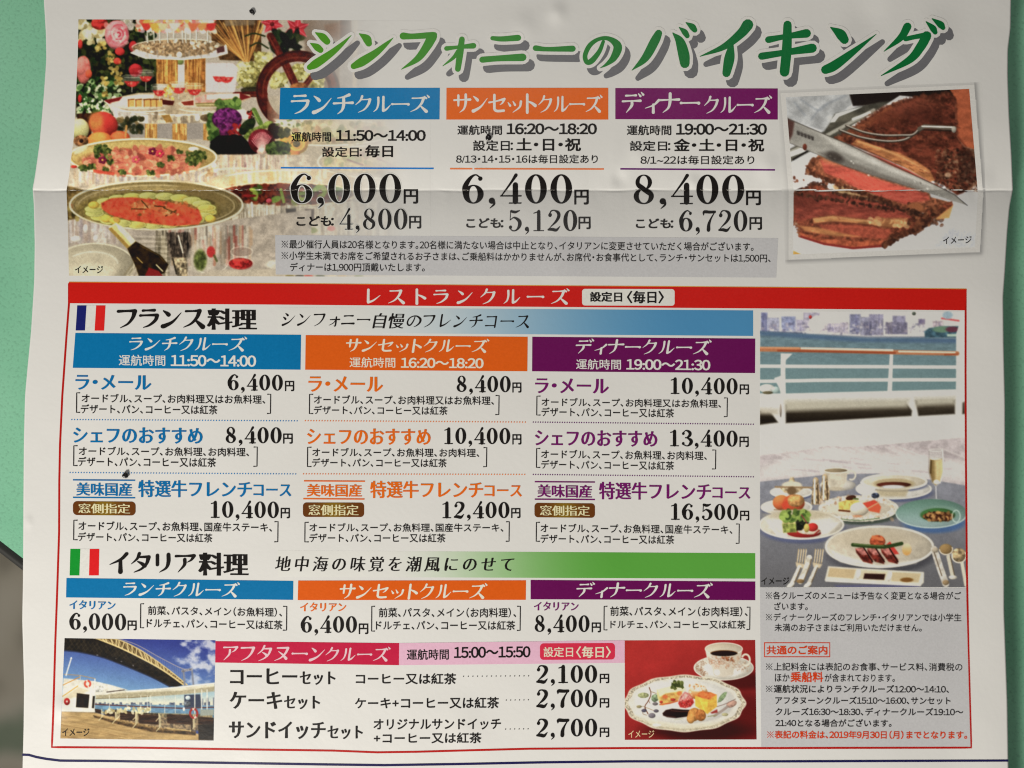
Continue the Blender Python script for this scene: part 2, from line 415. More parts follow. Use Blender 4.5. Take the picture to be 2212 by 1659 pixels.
def vnoise(X, Y, seed):
    """smooth value noise on arrays"""
    xi = np.floor(X).astype(np.int64); yi = np.floor(Y).astype(np.int64)
    fx = X - xi; fy = Y - yi
    fx = fx * fx * (3 - 2 * fx); fy = fy * fy * (3 - 2 * fy)
    def h(a, b):
        n = (a * 374761393 + b * 668265263 + seed * 1442695041) & 0x7fffffff
        n = ((n ^ (n >> 13)) * 1274126177) & 0x7fffffff
        n = (n ^ (n >> 16)) & 0xffff
        return n / 65535.0
    return (h(xi, yi) * (1 - fx) + h(xi + 1, yi) * fx) * (1 - fy) + (h(xi, yi + 1) * (1 - fx) + h(xi + 1, yi + 1) * fx) * fy

def fbm(X, Y, seed, octv=3):
    r = 0; a = .5; t = 0
    for k in range(octv):
        r = r + a * vnoise(X * 2 ** k, Y * 2 ** k, seed + 17 * k); t += a; a *= .55
    return r / t

class Pic:
    """a raster in sheet coordinates that shapes are painted into"""
    def __init__(s, x0, y0, x1, y1, step, bg):
        s.x0, s.y0, s.st = x0, y0, step
        s.nx = int((x1 - x0) / step) + 2; s.ny = int((y1 - y0) / step) + 2
        s.X, s.Y = np.meshgrid(x0 + step * np.arange(s.nx), y0 + step * np.arange(s.ny))
        s.im = np.zeros((s.ny, s.nx, 3)); s.im[:] = bg
        s.rng = np.random.default_rng(7)
        s.view('P')
    def view(s, v): s.v = v; s.k = VW[v][0]
    def win(s, xa, ya, xb, yb):
        i0 = max(0, int((xa - s.x0) / s.st) - 1); i1 = min(s.nx, int((xb - s.x0) / s.st) + 3)
        j0 = max(0, int((ya - s.y0) / s.st) - 1); j1 = min(s.ny, int((yb - s.y0) / s.st) + 3)
        if i1 <= i0 or j1 <= j0: return None
        return (slice(j0, j1), slice(i0, i1))
    def put(s, w, m, col, a=1.):
        m = (m * a)[..., None]
        c = np.asarray(col, float)
        s.im[w] = s.im[w] * (1 - m) + c * m
    def tint(s, w, col, tex):
        """colour with a texture: tex = (scale, dark, light[, stretch]) multiplies it"""
        c = np.asarray(col, float)
        if tex is None: return c
        sc, d, l = tex[:3]; sx = tex[3] if len(tex) > 3 else 1.
        n = fbm(s.X[w] / (sc * sx), s.Y[w] / sc, int(abs(c.sum()) * 7 + sc * 31) % 9973)
        n = np.clip((n - .25) * 2, 0, 1)[..., None]
        return np.clip(c * (d + (l - d) * n), 0, 255)
    def ell(s, cx, cy, rx, ry, col, rot=0, soft=.12, a=1., tex=None, top=None, clip=None):
        cx, cy = vp(s.v, cx, cy); rx *= s.k; ry *= s.k
        R = max(rx, ry) * (1 + soft) + 2
        w = s.win(cx - R, cy - R, cx + R, cy + R)
        if w is None: return
        X = s.X[w] - cx; Y = s.Y[w] - cy
        c, q = math.cos(rot), math.sin(rot)
        u = (X * c + Y * q) / rx; v = (-X * q + Y * c) / ry
        d = np.sqrt(u * u + v * v)
        e = max(soft, 1.0 / max(min(rx, ry), .5))
        m = 1 - sstep(1 - e * .5, 1 + e * .5, d)
        if clip is not None: m = m * clip(s.X[w], s.Y[w])
        cc = s.tint(w, col, tex)
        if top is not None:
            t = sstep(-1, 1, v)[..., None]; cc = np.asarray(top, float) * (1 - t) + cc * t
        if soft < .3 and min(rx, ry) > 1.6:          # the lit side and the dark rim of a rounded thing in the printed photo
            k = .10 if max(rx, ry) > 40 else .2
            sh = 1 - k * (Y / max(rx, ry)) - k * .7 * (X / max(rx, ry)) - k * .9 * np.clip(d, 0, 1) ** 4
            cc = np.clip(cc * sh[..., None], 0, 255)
        s.put(w, m, cc, a)
    def ring(s, cx, cy, rx, ry, wd, col, a=1., arc=None, soft=1.2, tex=None):
        cx, cy = vp(s.v, cx, cy); rx *= s.k; ry *= s.k; wd *= s.k
        R = max(rx, ry) + wd + 3
        w = s.win(cx - R, cy - R, cx + R, cy + R)
        if w is None: return
        X = s.X[w] - cx; Y = s.Y[w] - cy
        d = np.sqrt((X / rx) ** 2 + (Y / ry) ** 2)
        g = np.sqrt((X / rx ** 2) ** 2 + (Y / ry ** 2) ** 2) / np.maximum(d, 1e-6)
        dist = np.abs(d - 1) / np.maximum(g, 1e-6)
        m = 1 - sstep(wd / 2 - soft * .5, wd / 2 + soft * .5, dist)
        if arc is not None:
            an = np.degrees(np.arctan2(Y, X)) % 360
            lo, hi = arc[0] % 360, arc[1] % 360
            m = m * (((an >= lo) & (an <= hi)) if lo < hi else ((an >= lo) | (an <= hi)))
        s.put(w, m, s.tint(w, col, tex), a)
    def poly(s, pts, col, a=1., soft=1.2, tex=None, grad=None):
        P = np.array([vp(s.v, *p) for p in pts])
        w = s.win(P[:, 0].min() - 2, P[:, 1].min() - 2, P[:, 0].max() + 2, P[:, 1].max() + 2)
        if w is None: return
        X, Y = s.X[w], s.Y[w]
        ins = np.zeros(X.shape, bool); dd = np.full(X.shape, 1e9)
        for i in range(len(P)):
            (ax, ay), (bx, by) = P[i], P[(i + 1) % len(P)]
            if ay != by:
                cr = ((ay > Y) != (by > Y)) & (X < (bx - ax) * (Y - ay) / (by - ay) + ax)
                ins ^= cr
            L = (bx - ax) ** 2 + (by - ay) ** 2
            t = np.clip(((X - ax) * (bx - ax) + (Y - ay) * (by - ay)) / max(L, 1e-9), 0, 1)
            dd = np.minimum(dd, (X - ax - t * (bx - ax)) ** 2 + (Y - ay - t * (by - ay)) ** 2)
        dist = np.sqrt(dd) * np.where(ins, 1, -1)
        m = sstep(-soft / 2, soft / 2, dist)
        cc = s.tint(w, col, tex)
        if grad is not None:      # (x0,y0,x1,y1,col2)
            (gx, gy), (hx, hy) = vp(s.v, *grad[:2]), vp(s.v, *grad[2:4])
            t = np.clip(((X - gx) * (hx - gx) + (Y - gy) * (hy - gy)) / ((hx - gx) ** 2 + (hy - gy) ** 2), 0, 1)[..., None]
            cc = cc * (1 - t) + np.asarray(grad[4], float) * t
        s.put(w, m, cc, a)
    def line(s, pts, wd, col, a=1., soft=1.1, smooth=False, tex=None):
        P = np.array([vp(s.v, *p) for p in pts])
        if smooth: P = catmull(P, 6)
        hw = wd * s.k / 2
        if hw < .55: a = a * max(hw / .55, .25); hw = .55
        w = s.win(P[:, 0].min() - hw - 2, P[:, 1].min() - hw - 2, P[:, 0].max() + hw + 2, P[:, 1].max() + hw + 2)
        if w is None: return
        X, Y = s.X[w], s.Y[w]; dd = np.full(X.shape, 1e9)
        for (ax, ay), (bx, by) in zip(P[:-1], P[1:]):
            L = (bx - ax) ** 2 + (by - ay) ** 2
            t = np.clip(((X - ax) * (bx - ax) + (Y - ay) * (by - ay)) / max(L, 1e-9), 0, 1)
            dd = np.minimum(dd, (X - ax - t * (bx - ax)) ** 2 + (Y - ay - t * (by - ay)) ** 2)
        m = 1 - sstep(hw - soft / 2, hw + soft / 2, np.sqrt(dd))
        s.put(w, m, s.tint(w, col, tex), a)
    def spots(s, n, xa, ya, xb, yb, r0, r1, cols, asp=1.4, a=.9, inside=None, soft=.4):
        g = s.rng
        for i in range(n):
            x, y = g.uniform(xa, xb), g.uniform(ya, yb)
            if inside is not None and not inside(x, y): continue
            r = g.uniform(r0, r1); c = np.asarray(cols[g.integers(len(cols))], float) * g.uniform(.85, 1.12)
            s.ell(x, y, r * asp, r, np.clip(c, 0, 255), rot=g.uniform(0, 3.14), soft=soft, a=a)
    def streaks(s, n, xa, ya, xb, yb, w0, w1, cols, a=.6, inside=None, lean=0.):
        g = s.rng
        for i in range(n):
            x, y = g.uniform(xa, xb), g.uniform(ya, yb); h = g.uniform(.3, 1) * (yb - ya) * .5
            if inside is not None and not inside(x, y): continue
            s.line([(x, max(ya, y - h)), (x + lean * h, min(yb, y + h))], g.uniform(w0, w1), cols[g.integers(len(cols))], a=a * g.uniform(.5, 1), soft=2)
    def finish(s, blur, tone=(1, 1, 1), con=.15, fine=.08, seed=3):
        k = np.exp(-(np.arange(-4, 5) / blur) ** 2 / 2); k /= k.sum()
        P = np.pad(s.im, ((4, 4), (0, 0), (0, 0)), 'edge'); s.im = sum(k[i] * P[i:i + s.ny] for i in range(9))
        P = np.pad(s.im, ((0, 0), (4, 4), (0, 0)), 'edge'); s.im = sum(k[i] * P[:, i:i + s.nx] for i in range(9))
        n = .6 * fbm(s.X / 3.2, s.Y / 3.2, seed, 3) + .4 * fbm(s.X / 17, s.Y / 17, seed + 5, 3) - .5
        x = s.im / 255.
        x = x * (1 - con) + con * x * x * (3 - 2 * x)
        s.im = np.clip(x * (1 + fine * 2.2 * n[..., None]) * np.asarray(tone) * 255, 0, 255)
    def grain(s, amt, seed=3):
        n = np.random.default_rng(seed).normal(0, 1, (s.ny, s.nx, 1))
        s.im = np.clip(s.im + n * amt, 0, 255)
    def at(s, px, py):
        fx = np.clip((px - s.x0) / s.st, 0, s.nx - 1.001); fy = np.clip((py - s.y0) / s.st, 0, s.ny - 1.001)
        i = fx.astype(int); j = fy.astype(int); a = (fx - i)[..., None]; b = (fy - j)[..., None]
        return (s.im[j, i] * (1 - a) + s.im[j, i + 1] * a) * (1 - b) + (s.im[j + 1, i] * (1 - a) + s.im[j + 1, i + 1] * a) * b

def catmull(P, n):
    P = np.asarray(P, float)
    if len(P) < 3: return P
    Q = np.vstack([2 * P[0] - P[1], P, 2 * P[-1] - P[-2]])
    out = []
    for i in range(1, len(Q) - 2):
        p0, p1, p2, p3 = Q[i - 1:i + 3]
        for k in range(n):
            t = k / n
            out.append(.5 * (2 * p1 + (p2 - p0) * t + (2 * p0 - 5 * p1 + 4 * p2 - p3) * t * t + (3 * p1 - p0 - 3 * p2 + p3) * t ** 3))
    out.append(P[-1])
    return np.array(out)

def paint_buffet():
    c = Pic(143, 38, 935, 602, 1.15, (176, 171, 166))
    c.view('Z1')
    # dark foliage with flowers, upper left
    c.poly([(60, 0), (860, 0), (900, 300), (1030, 520), (1040, 930), (400, 1010), (420, 1230), (60, 1230)], (44, 46, 28), tex=(7, .45, 1.7), soft=6)
    c.spots(260, 70, 50, 1030, 930, 10, 34, [(52, 72, 38), (32, 48, 26), (70, 84, 48), (24, 30, 18), (86, 96, 52), (40, 60, 40)])
    c.spots(150, 80, 760, 600, 1200, 10, 30, [(58, 92, 48), (90, 122, 70), (40, 66, 32), (160, 182, 140), (214, 224, 200)])
    c.spots(60, 80, 1000, 460, 1190, 6, 18, [(232, 236, 226), (190, 205, 170), (70, 110, 60)])
    c.spots(44, 90, 60, 400, 340, 18, 46, [(198, 190, 158), (214, 210, 186), (170, 160, 122), (222, 220, 206)])
    c.spots(26, 620, 50, 740, 150, 16, 40, [(190, 186, 186), (150, 150, 138), (210, 208, 212)])
    for x, y in ((480, 480), (470, 550), (520, 670), (580, 720), (400, 790), (420, 940), (330, 400), (380, 360), (580, 800)):
        c.spots(9, x - 40, y - 45, x + 40, y + 45, 8, 24, [(176, 158, 84), (196, 182, 116), (150, 132, 60)])
    c.ell(345, 100, 100, 76, (196, 48, 30), tex=(6, .75, 1.15)); c.ell(300, 70, 40, 26, (222, 74, 44), a=.7)
    c.ell(555, 240, 148, 180, (214, 140, 150), tex=(8, .85, 1.1)); c.ell(560, 235, 118, 140, (222, 158, 166), soft=.5)
    for r, col in ((118, (190, 84, 106)), (88, (232, 180, 184)), (66, (184, 70, 96)), (44, (222, 150, 160)), (24, (160, 40, 70))):
        c.ring(575, 232, r * .85, r, 15, col, arc=(200 + r, 60 + r * 2), a=.85)
    c.spots(14, 430, 110, 690, 400, 14, 34, [(232, 184, 188), (238, 200, 200), (206, 120, 134)], a=.6)
    c.ell(590, 440, 60, 48, (206, 52, 48)); c.ell(560, 555, 46, 42, (206, 76, 44)); c.ell(590, 570, 20, 20, (230, 130, 60), a=.6)
    c.ell(750, 380, 52, 70, (176, 36, 48)); c.ell(110, 350, 30, 55, (196, 60, 44)); c.ell(105, 1010, 24, 50, (190, 52, 40))
    c.ell(150, 660, 90, 170, (214, 130, 124), tex=(10, .85, 1.15)); c.ell(120, 610, 60, 110, (224, 150, 146), a=.7); c.ell(215, 710, 40, 50, (214, 104, 60))
    c.ell(780, 665, 84, 80, (178, 40, 54), tex=(5, .9, 1.1))
    # wheat sheaf, upper middle
    c.poly([(1690, 40), (2300, 40), (2300, 560), (1800, 540), (1700, 300)], (112, 84, 46), tex=(9, .7, 1.2))
    g = c.rng
    for i in range(95):
        a = g.uniform(-.95, .42); L = g.uniform(330, 640)
        x1, y1 = 2130 + L * math.sin(a), 580 - L * math.cos(a)
        c.line([(2130 + 46 * math.sin(a), 560), (x1, y1)], g.uniform(5, 15), [(178, 136, 62), (196, 158, 84), (150, 106, 44), (208, 178, 108), (120, 84, 40)][g.integers(5)], a=.85)
    c.view('Z2')
    c.poly([(190, 36), (470, 36), (470, 90), (200, 100)], (150, 142, 134), a=.6, soft=5)
    c.poly([(900, 36), (1240, 36), (1240, 700), (960, 700)], (140, 128, 120), soft=10)
    c.poly([(1240, 30), (1345, 30), (1345, 360), (1240, 330)], (112, 78, 50), soft=3, tex=(8, .85, 1.1))
    c.poly([(1345, 30), (2100, 30), (2100, 670), (1240, 670), (1240, 350), (1345, 360)], (160, 156, 158), soft=4)
    for x, w_, col in ((1385, 40, (182, 174, 164)), (1480, 90, (150, 146, 152)), (1600, 60, (178, 176, 182)), (1690, 30, (196, 186, 168)), (1765, 26, (176, 146, 108)), (1850, 120, (166, 164, 170)), (1960, 50, (184, 182, 182))):
        c.poly([(x - w_ / 2, 36), (x + w_ / 2, 36), (x + w_ / 2 - 10, 660), (x - w_ / 2 - 10, 660)], col, a=.8, soft=4)
    c.line([(1790, 250), (1740, 650)], 16, (190, 164, 130)); c.line([(1830, 250), (1850, 650)], 16, (190, 164, 130))
    c.poly([(1100, 90), (1240, 60), (1240, 230), (1120, 180)], (132, 98, 66), a=.7, soft=8)
    # lilies and leaves
    for x, y, R, ph in ((625, 80, 105, .2), (850, 120, 115, .7)):
        for k in range(6):
            a = ph + k * 1.047
            tip = (x + R * math.cos(a), y + R * math.sin(a)); n = (-math.sin(a) * R * .27, math.cos(a) * R * .27)
            mid = (x + R * .45 * math.cos(a), y + R * .45 * math.sin(a))
            c.poly([(x, y), (mid[0] + n[0], mid[1] + n[1]), tip, (mid[0] - n[0], mid[1] - n[1])], (170, 40, 62) if k % 2 else (190, 58, 78))
            c.line([(x, y), tip], 7, (224, 150, 160), a=.7)
        c.ell(x, y, 20, 20, (120, 30, 36))
    c.spots(60, 640, 170, 860, 340, 12, 34, [(40, 54, 36), (58, 78, 50), (26, 36, 26), (84, 92, 56)], asp=2.2)
    for q in (((380, 190), (460, 165), (560, 190)), ((430, 280), (500, 250), (590, 300))): c.line(q, 14, (60, 70, 40), smooth=True)
    # ship wheel and hydrangeas
    for x, y, r in ((430, 560, 130), (540, 400, 80), (690, 590, 80), (870, 520, 90), (1030, 610, 60), (390, 480, 60)):
        c.ell(x, y, r, r * .85, (150, 146, 92), tex=(3, .7, 1.25)); c.spots(60, x - r, y - r * .8, x + r, y + r * .8, 8, 18, [(186, 184, 128), (206, 204, 150), (140, 138, 82), (216, 214, 176)], a=.8)
    c.ell(430, 680, 90, 30, (52, 50, 32), a=.8)
    for (xa, ya), (xb, yb), w_ in (((610, 190), (720, 400), 66), ((740, 430), (830, 620), 70), ((1000, 540), (920, 640), 50), ((290, 720), (560, 715), 50)):
        c.line([(xa, ya), (xb, yb)], w_, (104, 42, 28), tex=(6, .8, 1.2)); c.line([(xa - 10, ya + 8), (xb - 10, yb + 8)], 12, (150, 84, 60), a=.6)
    c.ring(860, 690, 330, 320, 100, (98, 40, 26), tex=(9, .8, 1.25)); c.ring(860, 690, 318, 308, 16, (146, 82, 58), a=.55, arc=(170, 330)); c.ring(860, 690, 370, 360, 12, (62, 24, 18), a=.7)
    c.ring(860, 690, 330, 320, 40, (128, 76, 46), arc=(300, 359), a=.8)
    c.ell(870, 650, 80, 40, (150, 108, 58), tex=(5, .8, 1.2))
    # lower right: pale salad platters fading into the paper
    c.poly([(600, 745), (2212, 745), (2212, 1659), (600, 1659)], (182, 174, 160), a=.75, soft=60, tex=(14, .92, 1.06))
    c.ell(1100, 1060, 620, 120, (188, 176, 146), soft=.1, tex=(6, .86, 1.1)); c.ring(1100, 1060, 620, 120, 12, (226, 222, 214)); c.ell(1500, 1010, 420, 80, (196, 190, 176), a=.6)
    c.spots(110, 760, 970, 1680, 1150, 10, 30, [(150, 150, 92), (190, 170, 130), (168, 130, 96), (200, 190, 160), (120, 130, 74)], a=.55)
    c.ring(1600, 1330, 560, 150, 14, (224, 220, 212), a=.8); c.ell(1560, 1320, 480, 115, (196, 184, 150), tex=(6, .88, 1.1))
    c.spots(110, 1110, 1230, 2000, 1400, 10, 34, [(160, 160, 96), (190, 164, 120), (130, 150, 86), (206, 190, 156), (166, 110, 86)], a=.5)
    c.line([(1310, 1310), (1450, 1360)], 14, (130, 74, 56), a=.8); c.line([(1580, 1300), (1700, 1350)], 14, (150, 90, 70), a=.7)
    c.view('Z1')
    # pale tablecloth and upper tier
    c.poly([(1620, 600), (1640, 575), (1960, 580), (2020, 640), (1980, 930), (1620, 930)], (204, 196, 208))
    c.poly([(1280, 600), (1400, 600), (1400, 800), (1280, 800)], (206, 198, 206)); c.ell(1320, 560, 40, 40, (120, 140, 70), a=.8)
    for xa, xb, ya, yb in ((1030, 1290, 500, 830), (1375, 1625, 500, 930)):
        c.poly([(xa, ya), (xb, ya), (xb, yb), (xa, yb)], (168, 122, 50), tex=(8, .8, 1.15))
        c.streaks(40, xa + 8, ya, xb - 8, yb, 5, 16, [(216, 178, 96), (120, 80, 28), (236, 204, 130), (146, 100, 36)], a=.8)
    c.ell(1310, 400, 580, 112, (150, 132, 108), tex=(3.5, .8, 1.35)); c.poly([(725, 450), (790, 410), (1000, 480), (1320, 510), (1650, 470), (1870, 360), (1890, 455), (1740, 500), (1350, 535), (900, 520)], (206, 204, 206), tex=(12, .82, 1.12, .5))
    c.spots(50, 800, 310, 1780, 450, 6, 20, [(226, 218, 206), (120, 100, 80), (200, 180, 156), (236, 236, 232)], a=.7)
    c.poly([(1755, 400), (1850, 370), (1860, 440), (1770, 460)], (104, 70, 72)); c.line([(1870, 360), (1890, 455)], 14, (236, 236, 236)); c.ell(1310, 480, 34, 36, (240, 242, 240))
    c.line([(725, 455), (900, 520), (1350, 535), (1740, 500), (1890, 460)], 14, (234, 234, 232)); c.ring(1310, 395, 575, 108, 10, (226, 222, 216), arc=(180, 350)); c.streaks(16, 800, 430, 1700, 520, 8, 26, [(160, 156, 156), (240, 240, 240)], a=.6)
    c.poly([(800, 48), (1740, 48), (1720, 150), (1560, 200), (1200, 215), (900, 180), (820, 140)], (222, 196, 184), soft=4, tex=(7, .85, 1.1))
    c.spots(150, 800, 48, 1740, 190, 12, 38, [(236, 220, 214), (222, 160, 140), (206, 84, 60), (226, 188, 92), (240, 232, 228), (220, 140, 150), (200, 170, 190)], a=.75)
    for x, col in ((915, (196, 68, 46)), (1010, (214, 168, 52)), (1690, (188, 56, 48)), (1580, (220, 150, 90)), (1250, (224, 204, 196)), (1110, (226, 190, 160)), (1480, (214, 120, 80))):
        c.poly([(x - 70, 100), (x + 70, 95), (x + 35, 165), (x, 190), (x - 35, 165)], col, soft=3)
    for x in (920, 1000, 1070, 1165, 1240, 1345, 1385, 1440, 1515, 1650):
        c.line([(x, 190), (x + 6, 330)], 16, (220, 224, 226), a=.8); c.line([(x + 12, 200), (x + 10, 320)], 7, (110, 110, 100), a=.6)
    # middle tier
    c.poly([(400, 1030), (800, 940), (1600, 930), (2160, 960), (2180, 1000), (1850, 1160), (1300, 1220), (700, 1180), (450, 1110)], (182, 170, 152), soft=2, tex=(8, .9, 1.08))
    c.poly([(400, 1030), (620, 985), (600, 1060), (460, 1080)], (132, 30, 34)); c.poly([(2000, 930), (2180, 990), (1990, 1050)], (128, 34, 34))
    c.poly([(430, 1060), (700, 1180), (1000, 1220), (1000, 1330), (740, 1280), (520, 1220)], (212, 208, 208), tex=(9, .85, 1.12)); c.poly([(960, 1210), (1700, 1190), (1680, 1300), (1300, 1325), (960, 1310)], (186, 176, 160), tex=(8, .8, 1.2))
    c.line([(400, 1040), (560, 1130), (820, 1180), (1300, 1205), (1760, 1170), (2000, 1080)], 12, (232, 228, 224), smooth=True); c.line([(520, 1220), (900, 1300), (1300, 1325), (1690, 1295)], 14, (232, 230, 226), smooth=True)
    c.streaks(26, 480, 1180, 1680, 1300, 14, 46, [(234, 232, 230), (140, 130, 120), (216, 200, 180), (110, 96, 80)], a=.55); c.ell(1530, 1245, 30, 42, (240, 240, 238)); c.ell(1300, 1215, 46, 14, (240, 240, 238))
    c.poly([(1090, 1210), (1190, 1200), (1230, 1290), (1150, 1300)], (150, 116, 44), a=.8); c.ell(1620, 1240, 60, 40, (86, 70, 44), a=.7)
    c.ell(820, 1080, 360, 60, (214, 206, 196)); c.ring(840, 1090, 420, 78, 12, (236, 232, 226), arc=(10, 170)); c.ell(1620, 1070, 330, 60, (206, 192, 182)); c.ring(1560, 1090, 300, 80, 10, (226, 222, 214), arc=(20, 170))
    c.poly([(580, 1040), (620, 990), (820, 960), (1000, 960), (1000, 1000), (700, 1030), (690, 1100), (590, 1080)], (232, 222, 208))
    for x in (690, 780, 880, 960, 1030):
        c.poly([(x, 1020), (x + 75, 1010), (x + 75, 1105), (x, 1105)], (206, 172, 104)); c.line([(x + 2, 1020), (x + 4, 1105)], 14, (150, 100, 48), a=.8); c.line([(x, 1022), (x + 75, 1014)], 12, (100, 44, 20), a=.8)
    c.poly([(1100, 1020), (1250, 1040), (1230, 1090), (1110, 1080)], (92, 34, 20)); c.poly([(1330, 1050), (1480, 1030), (1480, 1090), (1370, 1090)], (140, 60, 36))
    c.poly([(1480, 1010), (1660, 950), (2040, 950), (2040, 1040), (1900, 1060), (1510, 1070)], (214, 160, 154), tex=(5, .9, 1.1)); c.poly([(1640, 960), (2040, 945), (2040, 1000), (1640, 1020)], (226, 208, 204)); c.poly([(1500, 1062), (1860, 1050), (1840, 1105), (1520, 1105)], (146, 138, 96)); c.line([(1500, 1085), (1850, 1080)], 10, (206, 196, 160))
    for x, y, rx, st in ((735, 830, 108, 0), (905, 770, 90, 40), (1070, 940, 96, 0), (1300, 910, 100, 0), (1490, 930, 100, 0), (1790, 770, 90, 40), (1880, 780, 100, 60)):
        c.ell(x, y - 45, rx * 1.08, 64, (220, 218, 220), a=.33, soft=.3); c.ring(x, y - 92, rx * 1.05, 16, 7, (232, 232, 232), a=.6)
        c.poly([(x - rx * .86, y - 30), (x + rx * .86, y - 30), (x + rx * .5, y + 24), (x, y + 42), (x - rx * .5, y + 24)], (188, 48, 42), soft=3, tex=(4, .8, 1.2)); c.spots(3, x - rx * .4, y - 24, x + rx * .4, y + 10, 6, 14, [(236, 180, 160)], a=.6)
        c.line([(x, y + 40), (x, y + 100 + st)], 12, (196, 196, 196), a=.8)
    c.spots(30, 1120, 850, 1250, 1010, 6, 18, [(220, 180, 70), (240, 226, 160), (180, 130, 40)], a=.8)
    # space under the tiers
    c.poly([(560, 1300), (1000, 1310), (1690, 1300), (1690, 1500), (640, 1500)], (156, 152, 152), soft=4); c.spots(60, 560, 1240, 880, 1420, 10, 30, [(58, 66, 40), (90, 84, 56), (120, 104, 66), (40, 50, 30)], a=.7)
    for xa, xb in ((895, 1040), (1225, 1400), (1600, 1690)):
        c.poly([(xa, 1315), (xb, 1315), (xb, 1510), (xa, 1510)], (178, 138, 70)); c.streaks(20, xa + 6, 1315, xb - 6, 1510, 6, 18, [(226, 196, 126), (130, 90, 40), (240, 220, 170)], a=.8)
    # fruit
    c.poly([(70, 1190), (300, 1180), (330, 1260), (80, 1300)], (70, 46, 28), tex=(6, .7, 1.3)); c.poly([(180, 1270), (260, 1270), (240, 1480), (180, 1470)], (66, 34, 20), soft=3)
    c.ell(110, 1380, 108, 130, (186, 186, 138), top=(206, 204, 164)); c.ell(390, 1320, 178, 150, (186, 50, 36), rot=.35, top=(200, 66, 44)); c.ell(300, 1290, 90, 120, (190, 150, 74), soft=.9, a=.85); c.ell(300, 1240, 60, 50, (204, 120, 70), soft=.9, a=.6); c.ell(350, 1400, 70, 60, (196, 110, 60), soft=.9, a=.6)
    c.ell(590, 1480, 120, 80, (216, 110, 42)); c.ell(570, 1450, 70, 40, (230, 138, 56), a=.7, soft=.6); c.ell(350, 1510, 150, 100, (226, 142, 42)); c.ell(330, 1470, 90, 50, (238, 168, 70), a=.7, soft=.6)
    c.ell(120, 1520, 90, 70, (160, 122, 84), tex=(5, .7, 1.2)); c.ell(125, 1520, 26, 24, (66, 46, 34)); c.line([(670, 1340), (655, 1470)], 26, (190, 152, 92))
    # vegetables
    c.view('Z2')
    c.spots(80, 60, 900, 180, 1120, 10, 30, [(88, 116, 60), (120, 146, 78), (60, 86, 44)]); c.spots(60, 130, 770, 330, 870, 10, 28, [(104, 132, 66), (130, 156, 84), (70, 98, 50)])
    c.poly([(300, 860), (360, 850), (450, 900), (400, 950), (320, 930)], (222, 214, 214), soft=4); c.spots(20, 400, 860, 460, 940, 6, 12, [(160, 40, 40), (60, 40, 30)])
    c.ell(215, 940, 135, 100, (104, 40, 106), tex=(4, .65, 1.4)); c.ell(220, 1050, 74, 80, (110, 44, 100), tex=(4, .7, 1.3)); c.spots(90, 90, 860, 340, 1100, 7, 15, [(140, 70, 140), (84, 26, 86), (120, 52, 120)], a=.6, inside=lambda x, y: ((x - 215) / 130) ** 2 + ((y - 950) / 100) ** 2 < 1)
    c.spots(26, 230, 980, 340, 1120, 8, 14, [(176, 44, 36), (150, 30, 30)])
    c.line([(460, 860), (520, 980)], 44, (108, 132, 66)); c.line([(450, 870), (505, 970)], 10, (150, 170, 100)); c.ell(400, 1010, 95, 50, (50, 64, 36), rot=-.8, tex=(8, .8, 1.2)); c.line([(350, 1150), (430, 1060), (600, 990)], 46, (126, 142, 72), tex=(5, .75, 1.2)); c.ell(590, 985, 46, 24, (150, 168, 90), rot=-.3)
    c.poly([(60, 1150), (140, 1090), (350, 1090), (500, 1250), (420, 1275), (130, 1262)], (34, 28, 26), tex=(9, .7, 1.4)); c.ell(150, 1190, 90, 75, (30, 40, 30)); c.ell(280, 1160, 80, 80, (42, 28, 36)); c.ell(650, 1050, 60, 75, (58, 34, 34), rot=-.5)
    c.ell(530, 1145, 120, 112, (112, 32, 50), tex=(8, .75, 1.2)); c.ell(500, 1080, 60, 40, (140, 60, 76), a=.5, soft=.7)
    for k in range(15):
        a = -2.5 + k * .12; c.line([(535, 1250), (535 + 150 * math.cos(a) * .78, 1250 + 190 * math.sin(a))], 7, (224, 190, 190), a=.85)
    c.ell(535, 1235, 50, 30, (230, 212, 200), a=.8)
    c.ell(850, 1165, 100, 92, (222, 176, 32)); c.ell(760, 1130, 60, 50, (214, 164, 36)); c.ell(820, 1250, 60, 34, (214, 140, 40)); c.ell(846, 1165, 34, 32, (110, 100, 34), tex=(4, .8, 1.2)); c.ring(850, 1165, 66, 60, 14, (240, 206, 80), a=.6)
    c.ell(680, 1215, 112, 74, (62, 78, 40), tex=(4, .6, 1.45)); c.spots(90, 575, 1150, 790, 1280, 6, 13, [(84, 104, 54), (50, 64, 32), (104, 122, 70)], a=.7); c.spots(24, 690, 1020, 780, 1100, 10, 20, [(70, 80, 44), (90, 92, 56)])
    c.poly([(640, 940), (900, 960), (880, 1020), (690, 1010)], (222, 218, 212), a=.8, soft=5); c.spots(20, 650, 930, 900, 1010, 8, 18, [(240, 238, 236), (150, 140, 130), (110, 130, 70)], a=.7)
    # chafing dishes
    c.view('Z3')
    c.poly([(60, 440), (800, 540), (1560, 440), (1700, 300), (2700, 300), (2700, 700), (1600, 700), (900, 620), (60, 690)], (186, 178, 168), soft=5, tex=(8, .9, 1.08))
    c.streaks(140, 80, 440, 1640, 640, 8, 34, [(222, 220, 222), (150, 146, 160), (190, 180, 200), (206, 188, 160), (170, 150, 130)], a=.55)
    c.streaks(120, 1640, 310, 2500, 520, 8, 30, [(232, 228, 224), (160, 152, 150), (206, 180, 150), (150, 120, 130), (214, 206, 196)], a=.55)
    c.ring(1900, 560, 420, 110, 22, (226, 214, 196), arc=(150, 330), a=.8); c.spots(26, 1560, 340, 1660, 520, 8, 24, [(236, 230, 220), (180, 150, 110)], a=.6)
